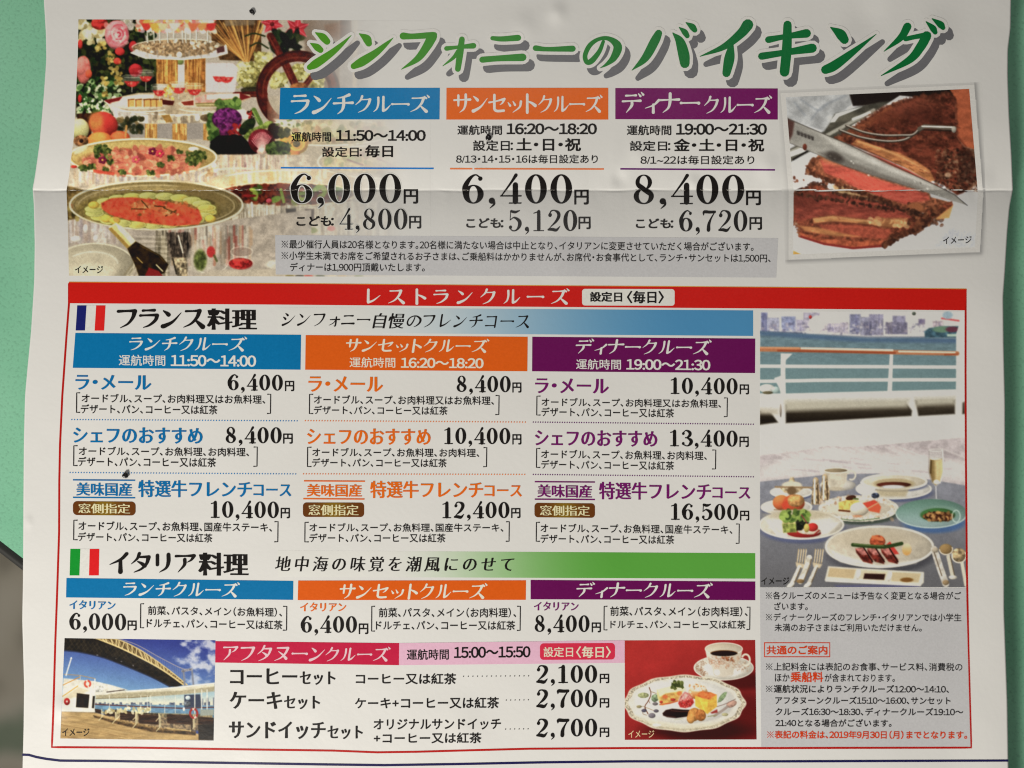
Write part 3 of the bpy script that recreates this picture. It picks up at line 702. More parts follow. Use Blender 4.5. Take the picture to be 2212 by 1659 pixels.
    c.ell(860, 330, 810, 205, (188, 172, 118), tex=(3, .94, 1.05)); c.ring(860, 330, 805, 200, 18, (232, 226, 206)); c.ring(860, 330, 770, 180, 8, (150, 128, 80), a=.6); c.ell(1420, 240, 60, 24, (240, 236, 220)); c.ell(190, 250, 90, 30, (226, 218, 190), rot=-.5, a=.8)
    c.ell(850, 370, 700, 150, (190, 160, 106), tex=(5, .85, 1.12)); c.ell(850, 375, 640, 140, (186, 128, 98), tex=(5, .75, 1.15))
    ins = lambda x, y: ((x - 850) / 640) ** 2 + ((y - 375) / 140) ** 2 < 1
    c.spots(420, 200, 235, 1490, 515, 14, 36, [(200, 140, 114), (210, 160, 130), (182, 108, 90), (194, 126, 102), (216, 178, 146), (166, 96, 84)], asp=1.7, a=.75, inside=ins)
    for i in range(60):
        x, y = g.uniform(250, 1450), g.uniform(250, 500)
        if ins(x, y): c.ring(x, y, 44, 24, 8, (170, 90, 84), arc=(190, 350), a=.7)
    for x, y, r in ((400, 235, 60), (430, 280, 90), (1430, 320, 90), (1400, 370, 70), (1500, 300, 60), (510, 380, 34), (950, 500, 34), (210, 450, 40), (640, 490, 34), (1050, 410, 34), (1270, 270, 24), (1170, 340, 34), (310, 430, 40), (460, 460, 30)):
        c.spots(int(r * .6), x - r, y - r * .6, x + r, y + r * .6, 8, 17, [(84, 100, 52), (60, 76, 36), (130, 140, 76), (104, 116, 60)], a=.85)
    for x, y, col in ((425, 360, (130, 40, 84)), (970, 265, (130, 36, 84)), (1050, 290, (196, 60, 96)), (790, 355, (206, 100, 116))):
        for k in range(5): c.ell(x + 28 * math.cos(k * 1.26), y + 26 * math.sin(k * 1.26), 22, 18, col)
        c.ell(x, y, 12, 11, (226, 190, 90))
    c.line([(340, 480), (540, 510)], 34, (190, 76, 50), a=.8); c.ell(115, 432, 34, 16, (196, 60, 34))
    # red dish on the right
    c.view('Z4')
    c.ell(560, 330, 800, 160, (204, 188, 160), a=.75, soft=.05); c.streaks(60, 0, 190, 1000, 330, 10, 40, [(232, 226, 214), (206, 176, 120), (180, 170, 160), (240, 238, 232)], a=.5)
    c.ring(640, 300, 760, 120, 18, (232, 226, 214), arc=(185, 330), a=.7)
    c.ell(560, 425, 690, 105, (104, 48, 26), tex=(5, .55, 1.5)); ins2 = lambda x, y: ((x - 560) / 690) ** 2 + ((y - 425) / 100) ** 2 < 1
    c.spots(260, -100, 330, 1250, 530, 12, 30, [(90, 36, 20), (130, 66, 34), (70, 26, 16), (156, 92, 50), (60, 22, 14), (120, 40, 34)], a=.7, inside=ins2)
    c.spots(24, 200, 340, 1200, 520, 18, 34, [(120, 150, 56), (150, 170, 70), (90, 120, 44)], asp=1.8, inside=ins2); c.ell(410, 490, 30, 24, (200, 90, 110)); c.ell(210, 440, 70, 16, (150, 36, 36)); c.line([(530, 380), (560, 500)], 34, (140, 160, 66)); c.line([(700, 420), (790, 410)], 40, (130, 150, 60))
    c.ring(560, 425, 720, 122, 14, (222, 210, 188), a=.85)
    c.poly([(0, 500), (300, 545), (900, 550), (1300, 480), (1600, 400), (1800, 480), (1800, 830), (480, 840), (0, 960)], (190, 184, 176), soft=6, tex=(10, .9, 1.08))
    c.streaks(150, 150, 520, 1750, 900, 8, 34, [(216, 212, 206), (150, 144, 136), (226, 224, 222), (176, 160, 136), (120, 116, 112)], a=.5)
    c.poly([(580, 570), (680, 570), (700, 680), (590, 700)], (70, 62, 58), soft=5); c.poly([(775, 575), (865, 575), (865, 680), (780, 680)], (82, 66, 60), soft=5); c.ell(510, 735, 50, 34, (190, 60, 54), soft=.4); c.ell(1040, 770, 40, 26, (206, 120, 110), soft=.5); c.ell(840, 790, 60, 30, (140, 150, 90), soft=.5); c.poly([(600, 730), (790, 730), (770, 830), (600, 840)], (222, 222, 222), soft=4)
    c.ell(355, 840, 40, 50, (140, 90, 66), soft=.5)
    c.line([(235, 510), (245, 900)], 22, (232, 232, 230), a=.85); c.streaks(40, 0, 560, 450, 900, 5, 14, [(236, 236, 232), (120, 112, 96)], a=.7)
    # big platter with salmon
    c.view('Z3')
    c.poly([(50, 700), (2000, 700), (2000, 1280), (50, 1280)], (150, 146, 144), a=.0)
    c.poly([(55, 930), (600, 1060), (1400, 1130), (1900, 1000), (2700, 900), (2700, 1700), (55, 1700)], (172, 166, 162), soft=4, tex=(10, .92, 1.06))
    c.streaks(100, 60, 960, 620, 1260, 10, 40, [(200, 198, 206), (140, 134, 146), (222, 220, 222), (170, 156, 150)], a=.55); c.streaks(150, 1150, 1080, 2050, 1500, 8, 34, [(206, 200, 192), (140, 132, 122), (224, 222, 220), (180, 150, 120), (150, 60, 50), (110, 106, 100)], a=.45)
    c.streaks(60, 1000, 1130, 1160, 1620, 8, 26, [(120, 114, 100), (190, 184, 170), (90, 86, 76)], a=.6)
    for k in range(16): c.line([(790 + k * 4, 1190 + k * 26), (1150, 1200 + k * 26)], 9, (130, 124, 108) if k % 2 else (200, 196, 186), a=.55)
    c.ell(-40, 830, 380, 190, (120, 104, 64), tex=(6, .8, 1.3)); c.ell(100, 860, 46, 24, (190, 60, 34)); c.spots(30, 50, 880, 330, 1000, 10, 24, [(60, 60, 36), (150, 140, 90), (90, 84, 50)])
    c.ell(1010, 850, 945, 270, (150, 138, 100), tex=(4, .92, 1.06)); c.ring(1010, 850, 940, 265, 20, (214, 208, 194)); c.ring(1010, 850, 890, 240, 9, (110, 100, 70), a=.7); c.ring(1010, 860, 850, 225, 12, (188, 178, 150), a=.7); c.ell(1500, 720, 300, 70, (136, 122, 82), rot=.35, soft=.6, a=.8)
    c.ell(930, 900, 790, 200, (140, 128, 80), tex=(6, .85, 1.15), soft=.06)
    for k in range(22):
        a = k * 2 * math.pi / 22 + .1; x, y = 950 + 620 * math.cos(a), 910 + 160 * math.sin(a)
        c.ell(x, y, 104, 40, (190, 192, 124) if k % 3 else (204, 194, 104)); c.ring(x, y, 92, 34, 8, (222, 220, 160), a=.8); c.ring(x, y, 104, 40, 7, (140, 150, 76), a=.7)
    for x, y in ((470, 1000), (560, 1020), (1600, 1000), (330, 850)): c.ell(x, y, 60, 40, (214, 190, 76))
    c.poly([(410, 830), (520, 775), (740, 765), (960, 790), (1150, 820), (1340, 870), (1480, 910), (1510, 1000), (1470, 1060), (1200, 1078), (950, 1050), (700, 1010), (500, 950), (420, 890)], (206, 88, 30), soft=4, tex=(6, .8, 1.16))
    c.ell(1000, 900, 420, 90, (222, 112, 44), soft=.7, a=.5, tex=(4, .8, 1.2)); c.spots(60, 460, 790, 1480, 1050, 14, 30, [(226, 120, 50), (190, 70, 22), (214, 100, 40)], a=.5, inside=lambda x, y: ((x - 960) / 520) ** 2 + ((y - 920) / 130) ** 2 < 1)
    c.poly([(720, 850), (830, 790), (990, 850), (1190, 890), (1250, 950), (1130, 960), (950, 890), (760, 890)], (206, 140, 92), a=.8, soft=6, tex=(4, .8, 1.2))
    for q in (((740, 890), (900, 895)), ((1110, 970), (1230, 905)), ((990, 860), (1110, 870)), ((1090, 880), (1230, 940)), ((850, 800), (920, 880))): c.line(q, 10, (70, 66, 30))
    c.spots(30, 720, 800, 1250, 960, 8, 16, [(226, 170, 130), (180, 96, 60), (120, 100, 50)], a=.7)
    # plate, bottle, glasses in the foreground
    c.ell(340, 1500, 440, 240, (168, 164, 152), soft=.04); c.ring(340, 1500, 430, 232, 14, (206, 202, 190)); c.ell(310, 1500, 300, 160, (184, 180, 168), soft=.3); c.ring(320, 1490, 270, 130, 18, (204, 208, 204), a=.6, arc=(200, 360)); c.ell(300, 1590, 250, 100, (196, 192, 180), soft=.6)
    for k in range(6): c.line([(760 + k * 14, 1480 + k * 14), (640 + k * 30, 1640)], 8, (206, 198, 176) if k % 2 else (140, 130, 104), a=.7)
    c.ell(140, 1220, 60, 36, (222, 222, 222), a=.7); c.ell(350, 1215, 26, 36, (232, 232, 232), a=.8); c.ell(240, 1110, 26, 50, (226, 226, 228), a=.8)
    c.poly([(490, 1110), (560, 1040), (640, 1090), (790, 1250), (750, 1290), (690, 1320), (640, 1250)], (206, 192, 138), soft=2); c.poly([(560, 1040), (640, 1085), (785, 1240), (745, 1285), (600, 1120)], (222, 216, 196), soft=2); c.poly([(490, 1110), (520, 1090), (720, 1300), (695, 1325)], (160, 138, 70), soft=2); c.line([(505, 1090), (580, 1050)], 14, (236, 226, 180))
    c.poly([(695, 1325), (785, 1245), (900, 1310), (1060, 1400), (1145, 1500), (1100, 1590), (950, 1650), (830, 1650), (790, 1530)], (58, 46, 20), soft=2, tex=(12, .7, 1.35)); c.line([(800, 1420), (860, 1480)], 10, (190, 170, 110)); c.line([(1010, 1500), (1080, 1570)], 12, (226, 222, 196)); c.line([(830, 1290), (1040, 1400), (1110, 1480)], 8, (130, 110, 60), a=.7); c.poly([(930, 1530), (1040, 1570), (1090, 1640), (880, 1640)], (138, 24, 30))
    c.poly([(1120, 1150), (1380, 1150), (1400, 1380), (1380, 1430), (1170, 1420), (1140, 1340)], (92, 84, 78), soft=4, tex=(6, .6, 1.5, .4)); c.streaks(26, 1140, 1150, 1380, 1420, 8, 22, [(38, 34, 34), (150, 140, 130), (60, 54, 52)], a=.8); c.poly([(1170, 1420), (1350, 1420), (1350, 1650), (1240, 1620)], (150, 140, 122), soft=4, tex=(5, .6, 1.4)); c.line([(1190, 1430), (1230, 1600)], 14, (60, 56, 50))
    c.line([(1250, 1180), (1300, 1370)], 14, (226, 222, 214)); c.ell(1490, 1430, 150, 170, (196, 192, 186), a=.6, soft=.3); c.ell(1490, 1450, 70, 115, (110, 122, 70), soft=.5, tex=(6, .7, 1.2)); c.ell(1605, 1360, 44, 60, (180, 60, 60), soft=.4); c.line([(1640, 1400), (1670, 1460)], 24, (90, 100, 60), a=.8); c.ring(1600, 1400, 220, 200, 8, (226, 226, 222), arc=(20, 130), a=.7)
    c.poly([(1380, 1640), (1600, 1560), (2700, 1540), (2700, 1700), (1380, 1700)], (180, 174, 166), soft=8); c.ell(1940, 1360, 110, 50, (150, 136, 130), a=.7, soft=.3); c.ring(1940, 1360, 120, 56, 6, (220, 216, 210), a=.7); c.ell(1930, 1490, 130, 62, (170, 22, 18), tex=(5, .75, 1.3)); c.ell(1930, 1450, 90, 18, (206, 120, 100), a=.6); c.ring(1930, 1480, 132, 66, 6, (220, 200, 196), a=.7); c.ell(1900, 1500, 40, 16, (214, 90, 60), a=.5, soft=.6)
    c.ell(2350, 1500, 160, 60, (206, 202, 196), a=.7)
    c.view('Z4')
    for x, col in ((620, (140, 130, 70)), (720, (84, 74, 40)), (810, (190, 80, 50)), (930, (84, 92, 44)), (1320, (130, 140, 80)), (1050, (200, 190, 170)), (1150, (190, 170, 130))): c.ell(x, 1252, 44, 13, col, soft=.5)
    c.finish(.75, (1.02, 1, .94), .35, .10); c.grain(4)
    # the print fades out to bare paper towards the right
    n = fbm(c.X / 60, c.Y / 60, 5) * 80
    y = c.Y
    edge0 = np.where(y < 190, 640, np.where(y < 430, 660, 640)); edge1 = np.where(y < 190, 850, 905)
    a = 1 - sstep(edge0, edge1, c.X + n - 30)
    a = (a * (1 - .2 * sstep(570, 660, c.X) * sstep(170, 260, y)))[..., None]
    return c, a

def paint_meat():
    c = Pic(1690, 180, 2118, 562, 1.0, (186, 186, 192)); c.view('E'); g = c.rng
    def inpoly(P):
        def f(x, y):
            k = False
            for (ax, ay), (bx, by) in zip(P, P[1:] + P[:1]):
                if (ay > y) != (by > y) and x < (bx - ax) * (y - ay) / (by - ay) + ax: k = not k
            return k
        return f
    ROAST = [(560, 480), (720, 380), (860, 290), (960, 230), (1080, 190), (1230, 150), (1450, 130), (1488, 190), (1495, 460), (1560, 545), (1640, 570), (1660, 820), (1540, 900), (1500, 915), (1400, 840), (1100, 700), (760, 560)]
    def rim(P, n, r0, r1, cols, a=.8):
        for i in range(len(P)):
            (ax, ay), (bx, by) = P[i], P[(i + 1) % len(P)]
            for k in range(max(1, int(n * math.hypot(bx - ax, by - ay) / 100))):
                t = g.uniform(0, 1); c.ell(ax + (bx - ax) * t + g.normal(0, 5), ay + (by - ay) * t + g.normal(0, 5), g.uniform(r0, r1) * 1.5, g.uniform(r0, r1), cols[g.integers(len(cols))], rot=g.uniform(0, 3), soft=.5, a=a)
    c.poly([(170, 140), (690, 130), (700, 220), (560, 300), (480, 420), (180, 330)], (158, 158, 160), tex=(26, .88, 1.12), soft=4)
    for q in (((380, 330), (470, 230), (640, 150)), ((250, 200), (330, 300)), ((300, 180), (430, 260), (500, 220))): c.line(q, 16, (118, 122, 130), a=.5, smooth=True, soft=5)
    c.poly([(670, 130), (1480, 90), (1500, 190), (1180, 180), (900, 220), (700, 230)], (36, 26, 22), soft=4)
    c.poly([(520, 360), (560, 290), (760, 230), (900, 200), (1000, 190), (880, 300), (560, 480), (220, 660), (210, 560), (480, 420)], (84, 80, 70), soft=5, tex=(16, .8, 1.2, 2))
    c.poly([(525, 355), (570, 290), (770, 235), (740, 250), (590, 310), (560, 350)], (226, 228, 230), soft=3); c.line([(225, 580), (470, 470), (860, 260)], 26, (150, 146, 136), soft=3); c.line([(225, 600), (330, 560)], 34, (222, 224, 226), soft=3); c.line([(700, 330), (830, 280)], 16, (226, 226, 224), soft=3); c.line([(240, 640), (480, 500)], 14, (34, 30, 28))
    c.poly([(690, 380), (860, 280), (1060, 150), (1170, 160), (1150, 190), (900, 280), (720, 400)], (222, 222, 226), soft=4)
    # sleeve
    # roast
    c.poly([(560, 480), (720, 380), (860, 290), (960, 230), (1080, 190), (1230, 150), (1450, 130), (1488, 190), (1495, 460), (1560, 545), (1640, 570), (1660, 820), (1540, 900), (1500, 915), (1400, 840), (1100, 700), (760, 560)], (96, 46, 26), soft=5, tex=(9, .6, 1.35, 1.6))
    c.spots(1500, 640, 150, 1650, 900, 4, 10, [(126, 62, 34), (70, 32, 22), (140, 78, 44), (60, 30, 22), (108, 52, 30)], a=.4, inside=inpoly(ROAST))
    c.spots(420, 1330, 560, 1660, 880, 5, 12, [(46, 30, 24), (110, 72, 46), (38, 24, 20), (150, 116, 88), (76, 46, 30)], a=.55)
    c.ell(1430, 760, 26, 18, (190, 160, 130), soft=.8, a=.6); c.ell(1100, 250, 260, 60, (128, 70, 44), rot=-.25, soft=.9, a=.45); c.ell(1250, 600, 160, 70, (112, 54, 30), rot=.5, soft=.9, a=.5); c.ell(1590, 700, 60, 130, (52, 32, 26), soft=.9, a=.5)
    c.poly([(560, 485), (860, 300), (1000, 215), (1060, 200), (900, 320), (760, 430), (640, 500)], (132, 74, 36), a=.8, soft=8, tex=(6, .8, 1.15))
    c.ell(1240, 330, 190, 110, (74, 34, 22), a=.5, soft=.9); c.ell(950, 330, 120, 60, (110, 54, 26), a=.6, soft=.9)
    c.poly([(690, 520), (730, 480), (860, 530), (1060, 590), (1200, 660), (1290, 720), (1330, 800), (1290, 810), (1080, 690), (860, 590)], (172, 112, 54), soft=4, tex=(8, .82, 1.15, 3)); c.line([(740, 500), (1050, 610), (1280, 740)], 14, (206, 156, 96), a=.6, smooth=True, soft=4)
    c.poly([(720, 560), (900, 620), (1120, 720), (1270, 800), (1330, 830), (1380, 850), (1240, 830), (900, 670)], (158, 58, 36), soft=4)
    c.poly([(1440, 96), (1600, 92), (1640, 565), (1560, 540), (1500, 470), (1490, 180)], (150, 78, 34), soft=3, tex=(12, .9, 1.1)); c.line([(1490, 190), (1500, 460), (1570, 545)], 14, (104, 46, 18), a=.7, soft=4)
    rim(ROAST[:9], 9, 5, 12, [(92, 46, 28), (70, 34, 22), (120, 66, 36)], .6)
    for i in range(160):
        x, y = g.uniform(650, 1480), g.uniform(170, 760)
        if inpoly(ROAST)(x, y): c.line([(x, y), (x + g.uniform(20, 60), y + g.uniform(4, 22))], g.uniform(4, 9), [(134, 72, 40), (64, 30, 20), (150, 88, 54), (84, 38, 22)][g.integers(4)], a=.45, soft=2)
    # slice in hand
    c.poly([(400, 640), (450, 590), (560, 640), (850, 760), (1280, 880), (1300, 930), (1380, 950), (1450, 970), (1420, 1010), (1300, 1060), (1120, 1030), (960, 960), (700, 880), (540, 810), (380, 750), (350, 730)], (140, 84, 50), soft=4, tex=(5, .7, 1.25))
    c.poly([(450, 640), (560, 660), (850, 780), (1270, 900), (1290, 950), (1100, 985), (960, 940), (700, 860), (640, 800), (480, 740)], (178, 78, 56), soft=7, tex=(5, .86, 1.12, 3)); c.ell(820, 820, 220, 46, (196, 80, 54), rot=.32, soft=.9, a=.7)
    c.poly([(540, 840), (640, 830), (850, 905), (960, 960), (840, 945), (640, 915), (570, 890)], (182, 148, 104), soft=5, tex=(9, .75, 1.15, 2)); c.line([(560, 900), (760, 930), (950, 960)], 20, (110, 74, 44), a=.8, soft=3)
    c.spots(14, 220, 700, 560, 830, 5, 13, [(120, 66, 38), (90, 46, 26)])
    S2 = [(400, 640), (450, 590), (560, 640)]; rim([(350, 730), (380, 750), (540, 810), (700, 880), (960, 960), (1120, 1030)], 14, 6, 14, [(96, 54, 32), (122, 74, 44), (70, 40, 26)], .7); rim([(400, 640), (350, 730)], 14, 8, 18, [(104, 60, 34), (140, 90, 54), (80, 46, 28)], .8)
    for i in range(150):
        x = g.uniform(480, 1240); y = 690 + (x - 480) * .3 + g.uniform(-30, 90)
        c.line([(x, y), (x + g.uniform(14, 46), y + g.uniform(6, 24))], g.uniform(4, 8), [(196, 92, 66), (150, 54, 38), (206, 112, 84), (140, 50, 38)][g.integers(4)], a=.3, soft=2)
    c.poly([(450, 600), (560, 640), (640, 690), (560, 690), (470, 660)], (180, 120, 74), a=.6, soft=12)
    # lower slices
    c.poly([(245, 900), (330, 860), (400, 820), (480, 840), (500, 870), (640, 920), (850, 955), (1060, 1010), (1240, 1060), (1280, 1020), (1460, 960), (1470, 990), (1420, 1060), (1300, 1100), (1200, 1190), (1140, 1200), (1010, 1230), (930, 1310), (700, 1325), (480, 1290), (290, 1230), (270, 1130), (240, 1110)], (120, 62, 34), soft=4, tex=(5, .7, 1.25))
    c.poly([(260, 910), (460, 880), (700, 940), (960, 985), (1180, 1070), (1120, 1100), (800, 1100), (500, 1070), (250, 1120)], (140, 64, 44), soft=8, tex=(6, .82, 1.14, 3)); c.ell(330, 960, 110, 60, (104, 48, 32), soft=.9, a=.7)
    c.poly([(390, 1090), (540, 1070), (800, 1100), (960, 1090), (1120, 1090), (1110, 1150), (980, 1160), (800, 1140), (560, 1120), (400, 1135)], (170, 116, 62), soft=6, tex=(9, .8, 1.15, 2.5)); c.line([(400, 1100), (560, 1085), (800, 1112), (1100, 1105)], 10, (200, 152, 96), a=.6, smooth=True, soft=4); c.line([(400, 1136), (560, 1122), (800, 1142), (980, 1162)], 8, (96, 44, 26), a=.7, smooth=True, soft=4); c.spots(30, 820, 1090, 1120, 1160, 8, 22, [(206, 164, 110), (150, 96, 48), (190, 140, 84)], a=.7)
    c.poly([(430, 1140), (700, 1140), (1000, 1180), (960, 1250), (700, 1240), (480, 1190)], (156, 74, 44), soft=6, tex=(7, .85, 1.1)); c.poly([(285, 1150), (420, 1160), (640, 1210), (760, 1235), (560, 1230), (330, 1190)], (180, 120, 62), soft=7, tex=(9, .85, 1.12, 2.5)); c.poly([(280, 1200), (480, 1250), (760, 1270), (940, 1260), (900, 1300), (700, 1320), (480, 1285), (290, 1230)], (168, 84, 38), soft=6, tex=(6, .8, 1.15)); c.line([(290, 1230), (480, 1290), (700, 1322), (920, 1305)], 16, (128, 34, 22), soft=3)
    c.spots(120, 1120, 980, 1400, 1150, 7, 18, [(76, 44, 28), (112, 66, 38), (56, 34, 24), (140, 88, 50)], a=.6); c.ell(1180, 1010, 70, 40, (150, 92, 48), soft=.6); c.poly([(1390, 1050), (1470, 990), (1440, 1090), (1330, 1100)], (196, 140, 70), soft=4)
    c.line([(390, 930), (430, 960)], 14, (60, 34, 26))
    for i in range(260):
        x = g.uniform(270, 1150); y = g.uniform(900, 1080) + (x - 270) * .04
        if y > 905 + abs(x - 480) * .12: c.line([(x, y), (x + g.uniform(10, 40), y + g.uniform(2, 14))], g.uniform(4, 8), [(158, 74, 50), (116, 46, 32), (172, 92, 64), (98, 42, 30)][g.integers(4)], a=.3, soft=2)
    rim([(245, 900), (330, 860), (400, 820), (480, 840), (500, 870), (640, 920), (850, 955), (1060, 1010), (1240, 1060)], 12, 5, 13, [(74, 44, 30), (104, 62, 40), (56, 34, 26)], .75); rim([(240, 1110), (270, 1130), (290, 1230)], 10, 5, 10, [(110, 56, 34), (150, 96, 56)], .6); rim([(930, 1310), (1010, 1230), (1140, 1200), (1200, 1190), (1300, 1100)], 18, 8, 18, [(84, 46, 28), (110, 66, 38), (60, 34, 24)], .75)
    # knife
    c.poly([(195, 325), (290, 365), (620, 505), (1000, 690), (1320, 830), (1480, 910), (1585, 995), (1480, 965), (1240, 885), (860, 765), (640, 690), (420, 600), (205, 510)], (140, 136, 130), soft=2.5, tex=(14, .93, 1.06, 3))
    c.poly([(430, 585), (520, 590), (900, 740), (1240, 860), (1240, 890), (860, 770), (500, 640)], (104, 98, 92), soft=8, a=.8); c.ell(560, 620, 70, 36, (60, 52, 48), rot=.4, soft=.9, a=.8); c.poly([(420, 420), (620, 520), (1000, 700), (1320, 840), (1300, 850), (960, 720), (600, 570)], (190, 186, 180), soft=10, a=.6)
    c.poly([(190, 320), (250, 350), (235, 450), (205, 505)], (84, 56, 50), soft=6); c.line([(195, 325), (620, 505), (1320, 830), (1480, 910), (1580, 995)], 6, (70, 64, 58)); c.line([(205, 510), (640, 690), (1240, 885)], 5, (84, 78, 72), a=.8)
    for i in range(5):
        x, y = 275 + i * 27, 432 + i * 10
        c.line([(x, y - 12), (x + 4, y + 18)], 7, (60, 54, 52)); c.line([(x - 8, y - 4), (x + 14, y + 4)], 6, (60, 54, 52)); c.line([(x - 6, y + 10), (x + 14, y + 16)], 5, (60, 54, 52)); c.line([(x + 12, y - 8), (x + 12, y + 20)], 6, (60, 54, 52))
    c.ell(330, 545, 16, 26, (104, 48, 30)); c.spots(60, 480, 580, 1480, 960, 4, 8, [(200, 196, 190), (96, 90, 84)], a=.6, inside=lambda x, y: abs(y - (430 + .36 * x)) < 50)
    # fork
    for q in (((600, 415), (760, 470), (950, 500), (1090, 490), (1180, 440), (1230, 405)), ((650, 380), (780, 430), (930, 455), (1080, 455), (1160, 450), (1210, 405))):
        c.line(q, 20, (60, 50, 42), smooth=True); c.line([(x, y - 4) for x, y in q], 8, (196, 190, 180), smooth=True, a=.9)
    c.line([(1210, 405), (1250, 385), (1480, 400)], 32, (96, 88, 78)); c.line([(1230, 385), (1470, 392)], 9, (226, 222, 214)); c.line([(1240, 412), (1470, 420)], 8, (40, 34, 30)); c.ell(1475, 410, 18, 26, (150, 144, 134))
    c.poly([(240, 1340), (310, 1372), (238, 1376)], (196, 140, 40)); c.poly([(1440, 1160), (1660, 1200), (1660, 1320), (1300, 1330)], (160, 160, 166), a=.6, soft=20)
    c.finish(1.0, (1, 1, 1), .2, .09); c.grain(3); return c

def paint_tables():
    c = Pic(1636, 666, 2092, 1274, 1.05, (199, 198, 195)); c.view('I'); g = c.rng
    pap = (199, 198, 195)
    # skyline
    for x0, x1, y0, y1, col in ((188, 238, 255, 410, (122, 126, 158)), (238, 330, 295, 410, (160, 162, 182)), (345, 455, 285, 400, (146, 152, 180)), (380, 440, 290, 350, (136, 144, 176)), (460, 520, 310, 400, (168, 164, 184)), (515, 640, 255, 370, (164, 160, 176)), (870, 955, 268, 420, (134, 136, 162)), (955, 1040, 290, 430, (148, 148, 168)), (1020, 1130, 268, 430, (140, 138, 158)), (1200, 1300, 280, 420, (140, 138, 160)), (1190, 1315, 330, 420, (122, 120, 140)), (1145, 1195, 330, 420, (130, 126, 140)), (980, 1040, 330, 430, (116, 116, 136)), (640, 690, 330, 410, (188, 180, 186)), (700, 800, 340, 410, (172, 166, 182)), (800, 860, 330, 420, (170, 164, 176)), (1400, 1450, 305, 345, (128, 120, 146)), (1510, 1590, 320, 380, (180, 168, 174))):
        c.poly([(x0, y0), (x1, y0), (x1, y1), (x0, y1)], col, soft=5, tex=(5, .88, 1.12)); c.streaks(6, x0 + 4, y0, x1 - 4, y1, 4, 9, [(188, 184, 200), (104, 102, 140)], a=.35)
    for i in range(150):
        x, y = g.uniform(185, 1440), g.uniform(350, 430); w_, h_ = g.uniform(8, 30), g.uniform(6, 22)
        c.poly([(x, y - h_), (x + w_, y - h_), (x + w_, y), (x, y)], [(206, 200, 200), (130, 124, 146), (104, 104, 128), (168, 158, 164), (216, 212, 208), (150, 146, 168)][g.integers(6)], a=.55, soft=4)
    c.line([(185, 412), (600, 428), (1000, 446), (1450, 446)], 14, (84, 92, 116), a=.6, soft=5)
    c.ell(620, 340, 60, 60, (216, 212, 206), soft=.5); c.ell(568, 290, 12, 14, (176, 60, 60)); c.ell(1365, 263, 15, 14, (96, 104, 96)); c.line([(185, 405), (500, 415)], 16, (90, 96, 120), a=.7, soft=4)
    c.poly([(1445, 400), (1480, 375), (1600, 360), (1710, 360), (1710, 450), (1450, 450)], (74, 104, 118), soft=5, tex=(7, .8, 1.2)); c.ell(1580, 385, 70, 24, (110, 140, 120), soft=.6); c.ell(1660, 385, 50, 22, (110, 66, 84), soft=.6); c.line([(1580, 300), (1710, 318)], 14, (196, 96, 100), soft=3); c.ell(1625, 275, 40, 30, (150, 170, 182), soft=.6); c.poly([(1620, 420), (1705, 420), (1705, 440), (1620, 440)], (170, 190, 178), soft=3)
    # water
    c.poly([(182, 400), (600, 425), (1000, 452), (1450, 448), (1708, 455), (1690, 850), (1160, 860), (380, 880), (178, 878)], (110, 132, 142), soft=4, tex=(4, .92, 1.07, 3), grad=(700, 430, 700, 760, (114, 138, 142)))
    c.poly([(182, 400), (600, 425), (1000, 452), (1708, 455), (1705, 490), (900, 480), (182, 430)], (84, 108, 138), soft=10, a=.8)
    # white rails
    def bar(pts, w, col=pap, **k): c.line(pts, w, col, **k)
    c.poly([(178, 880), (380, 880), (1160, 860), (1765, 845), (1765, 1470), (178, 1470)], pap, soft=3)
    for q, w in ((((170, 668), (1700, 675)), 26), (((170, 785), (700, 775), (1700, 772)), 26)): bar(q, w)
    c.poly([(340, 570), (430, 572), (380, 620), (375, 700), (380, 900), (340, 900), (340, 700)], pap, soft=2); c.poly([(1180, 575), (1205, 575), (1195, 900), (1158, 900)], pap, soft=2); c.poly([(1690, 420), (1750, 240), (1765, 240), (1765, 1000), (1690, 1000)], pap, soft=3); c.poly([(290, 760), (345, 740), (345, 900), (330, 840)], pap, soft=3)
    c.ell(235, 840, 60, 34, (206, 206, 200)); c.ell(240, 872, 40, 12, (110, 104, 80)); c.ell(300, 850, 30, 26, (190, 206, 200), a=.7)
    bar([(178, 538), (700, 545), (1220, 560), (1698, 570)], 34, (176, 120, 84), soft=3); bar([(500, 530), (1200, 545)], 14, (222, 206, 190), soft=3); bar([(178, 525), (480, 528)], 12, (206, 150, 110), soft=3); bar([(320, 548), (700, 556), (1220, 566)], 14, (150, 74, 36), soft=3, a=.9); bar([(1250, 555), (1680, 562)], 12, (226, 208, 190), soft=3); bar([(1600, 580), (1698, 575)], 10, (160, 84, 44), soft=3)
    # dark gap under the rail
    for pts in ([(378, 960), (900, 955), (1300, 945), (1350, 1010), (1345, 1050), (380, 1105)], [(1375, 930), (1680, 925), (1680, 1035), (1400, 1050)], [(178, 1010), (260, 1020), (318, 1100), (178, 1118)], [(1738, 950), (1760, 940), (1760, 1035), (1738, 1035)]):
        c.poly(pts, (96, 88, 76), soft=6, grad=(700, 930, 700, 1080, (44, 36, 26)), tex=(4, .9, 1.1, 4))
    c.poly([(370, 930), (1330, 920), (1310, 985), (376, 1015)], (176, 172, 158), soft=16); c.poly([(1375, 915), (1680, 905), (1680, 960), (1380, 975)], (176, 172, 158), soft=16); c.ell(340, 1010, 8, 50, (150, 140, 130)); c.poly([(178, 990), (320, 1000), (318, 1040), (178, 1035)], (180, 174, 160), soft=14)
    # deck
    c.poly([(178, 1355), (480, 1320), (700, 1280), (860, 1290), (1100, 1275), (1760, 1215), (1768, 1600), (178, 1600)], (180, 172, 174), soft=4, tex=(9, .93, 1.06))
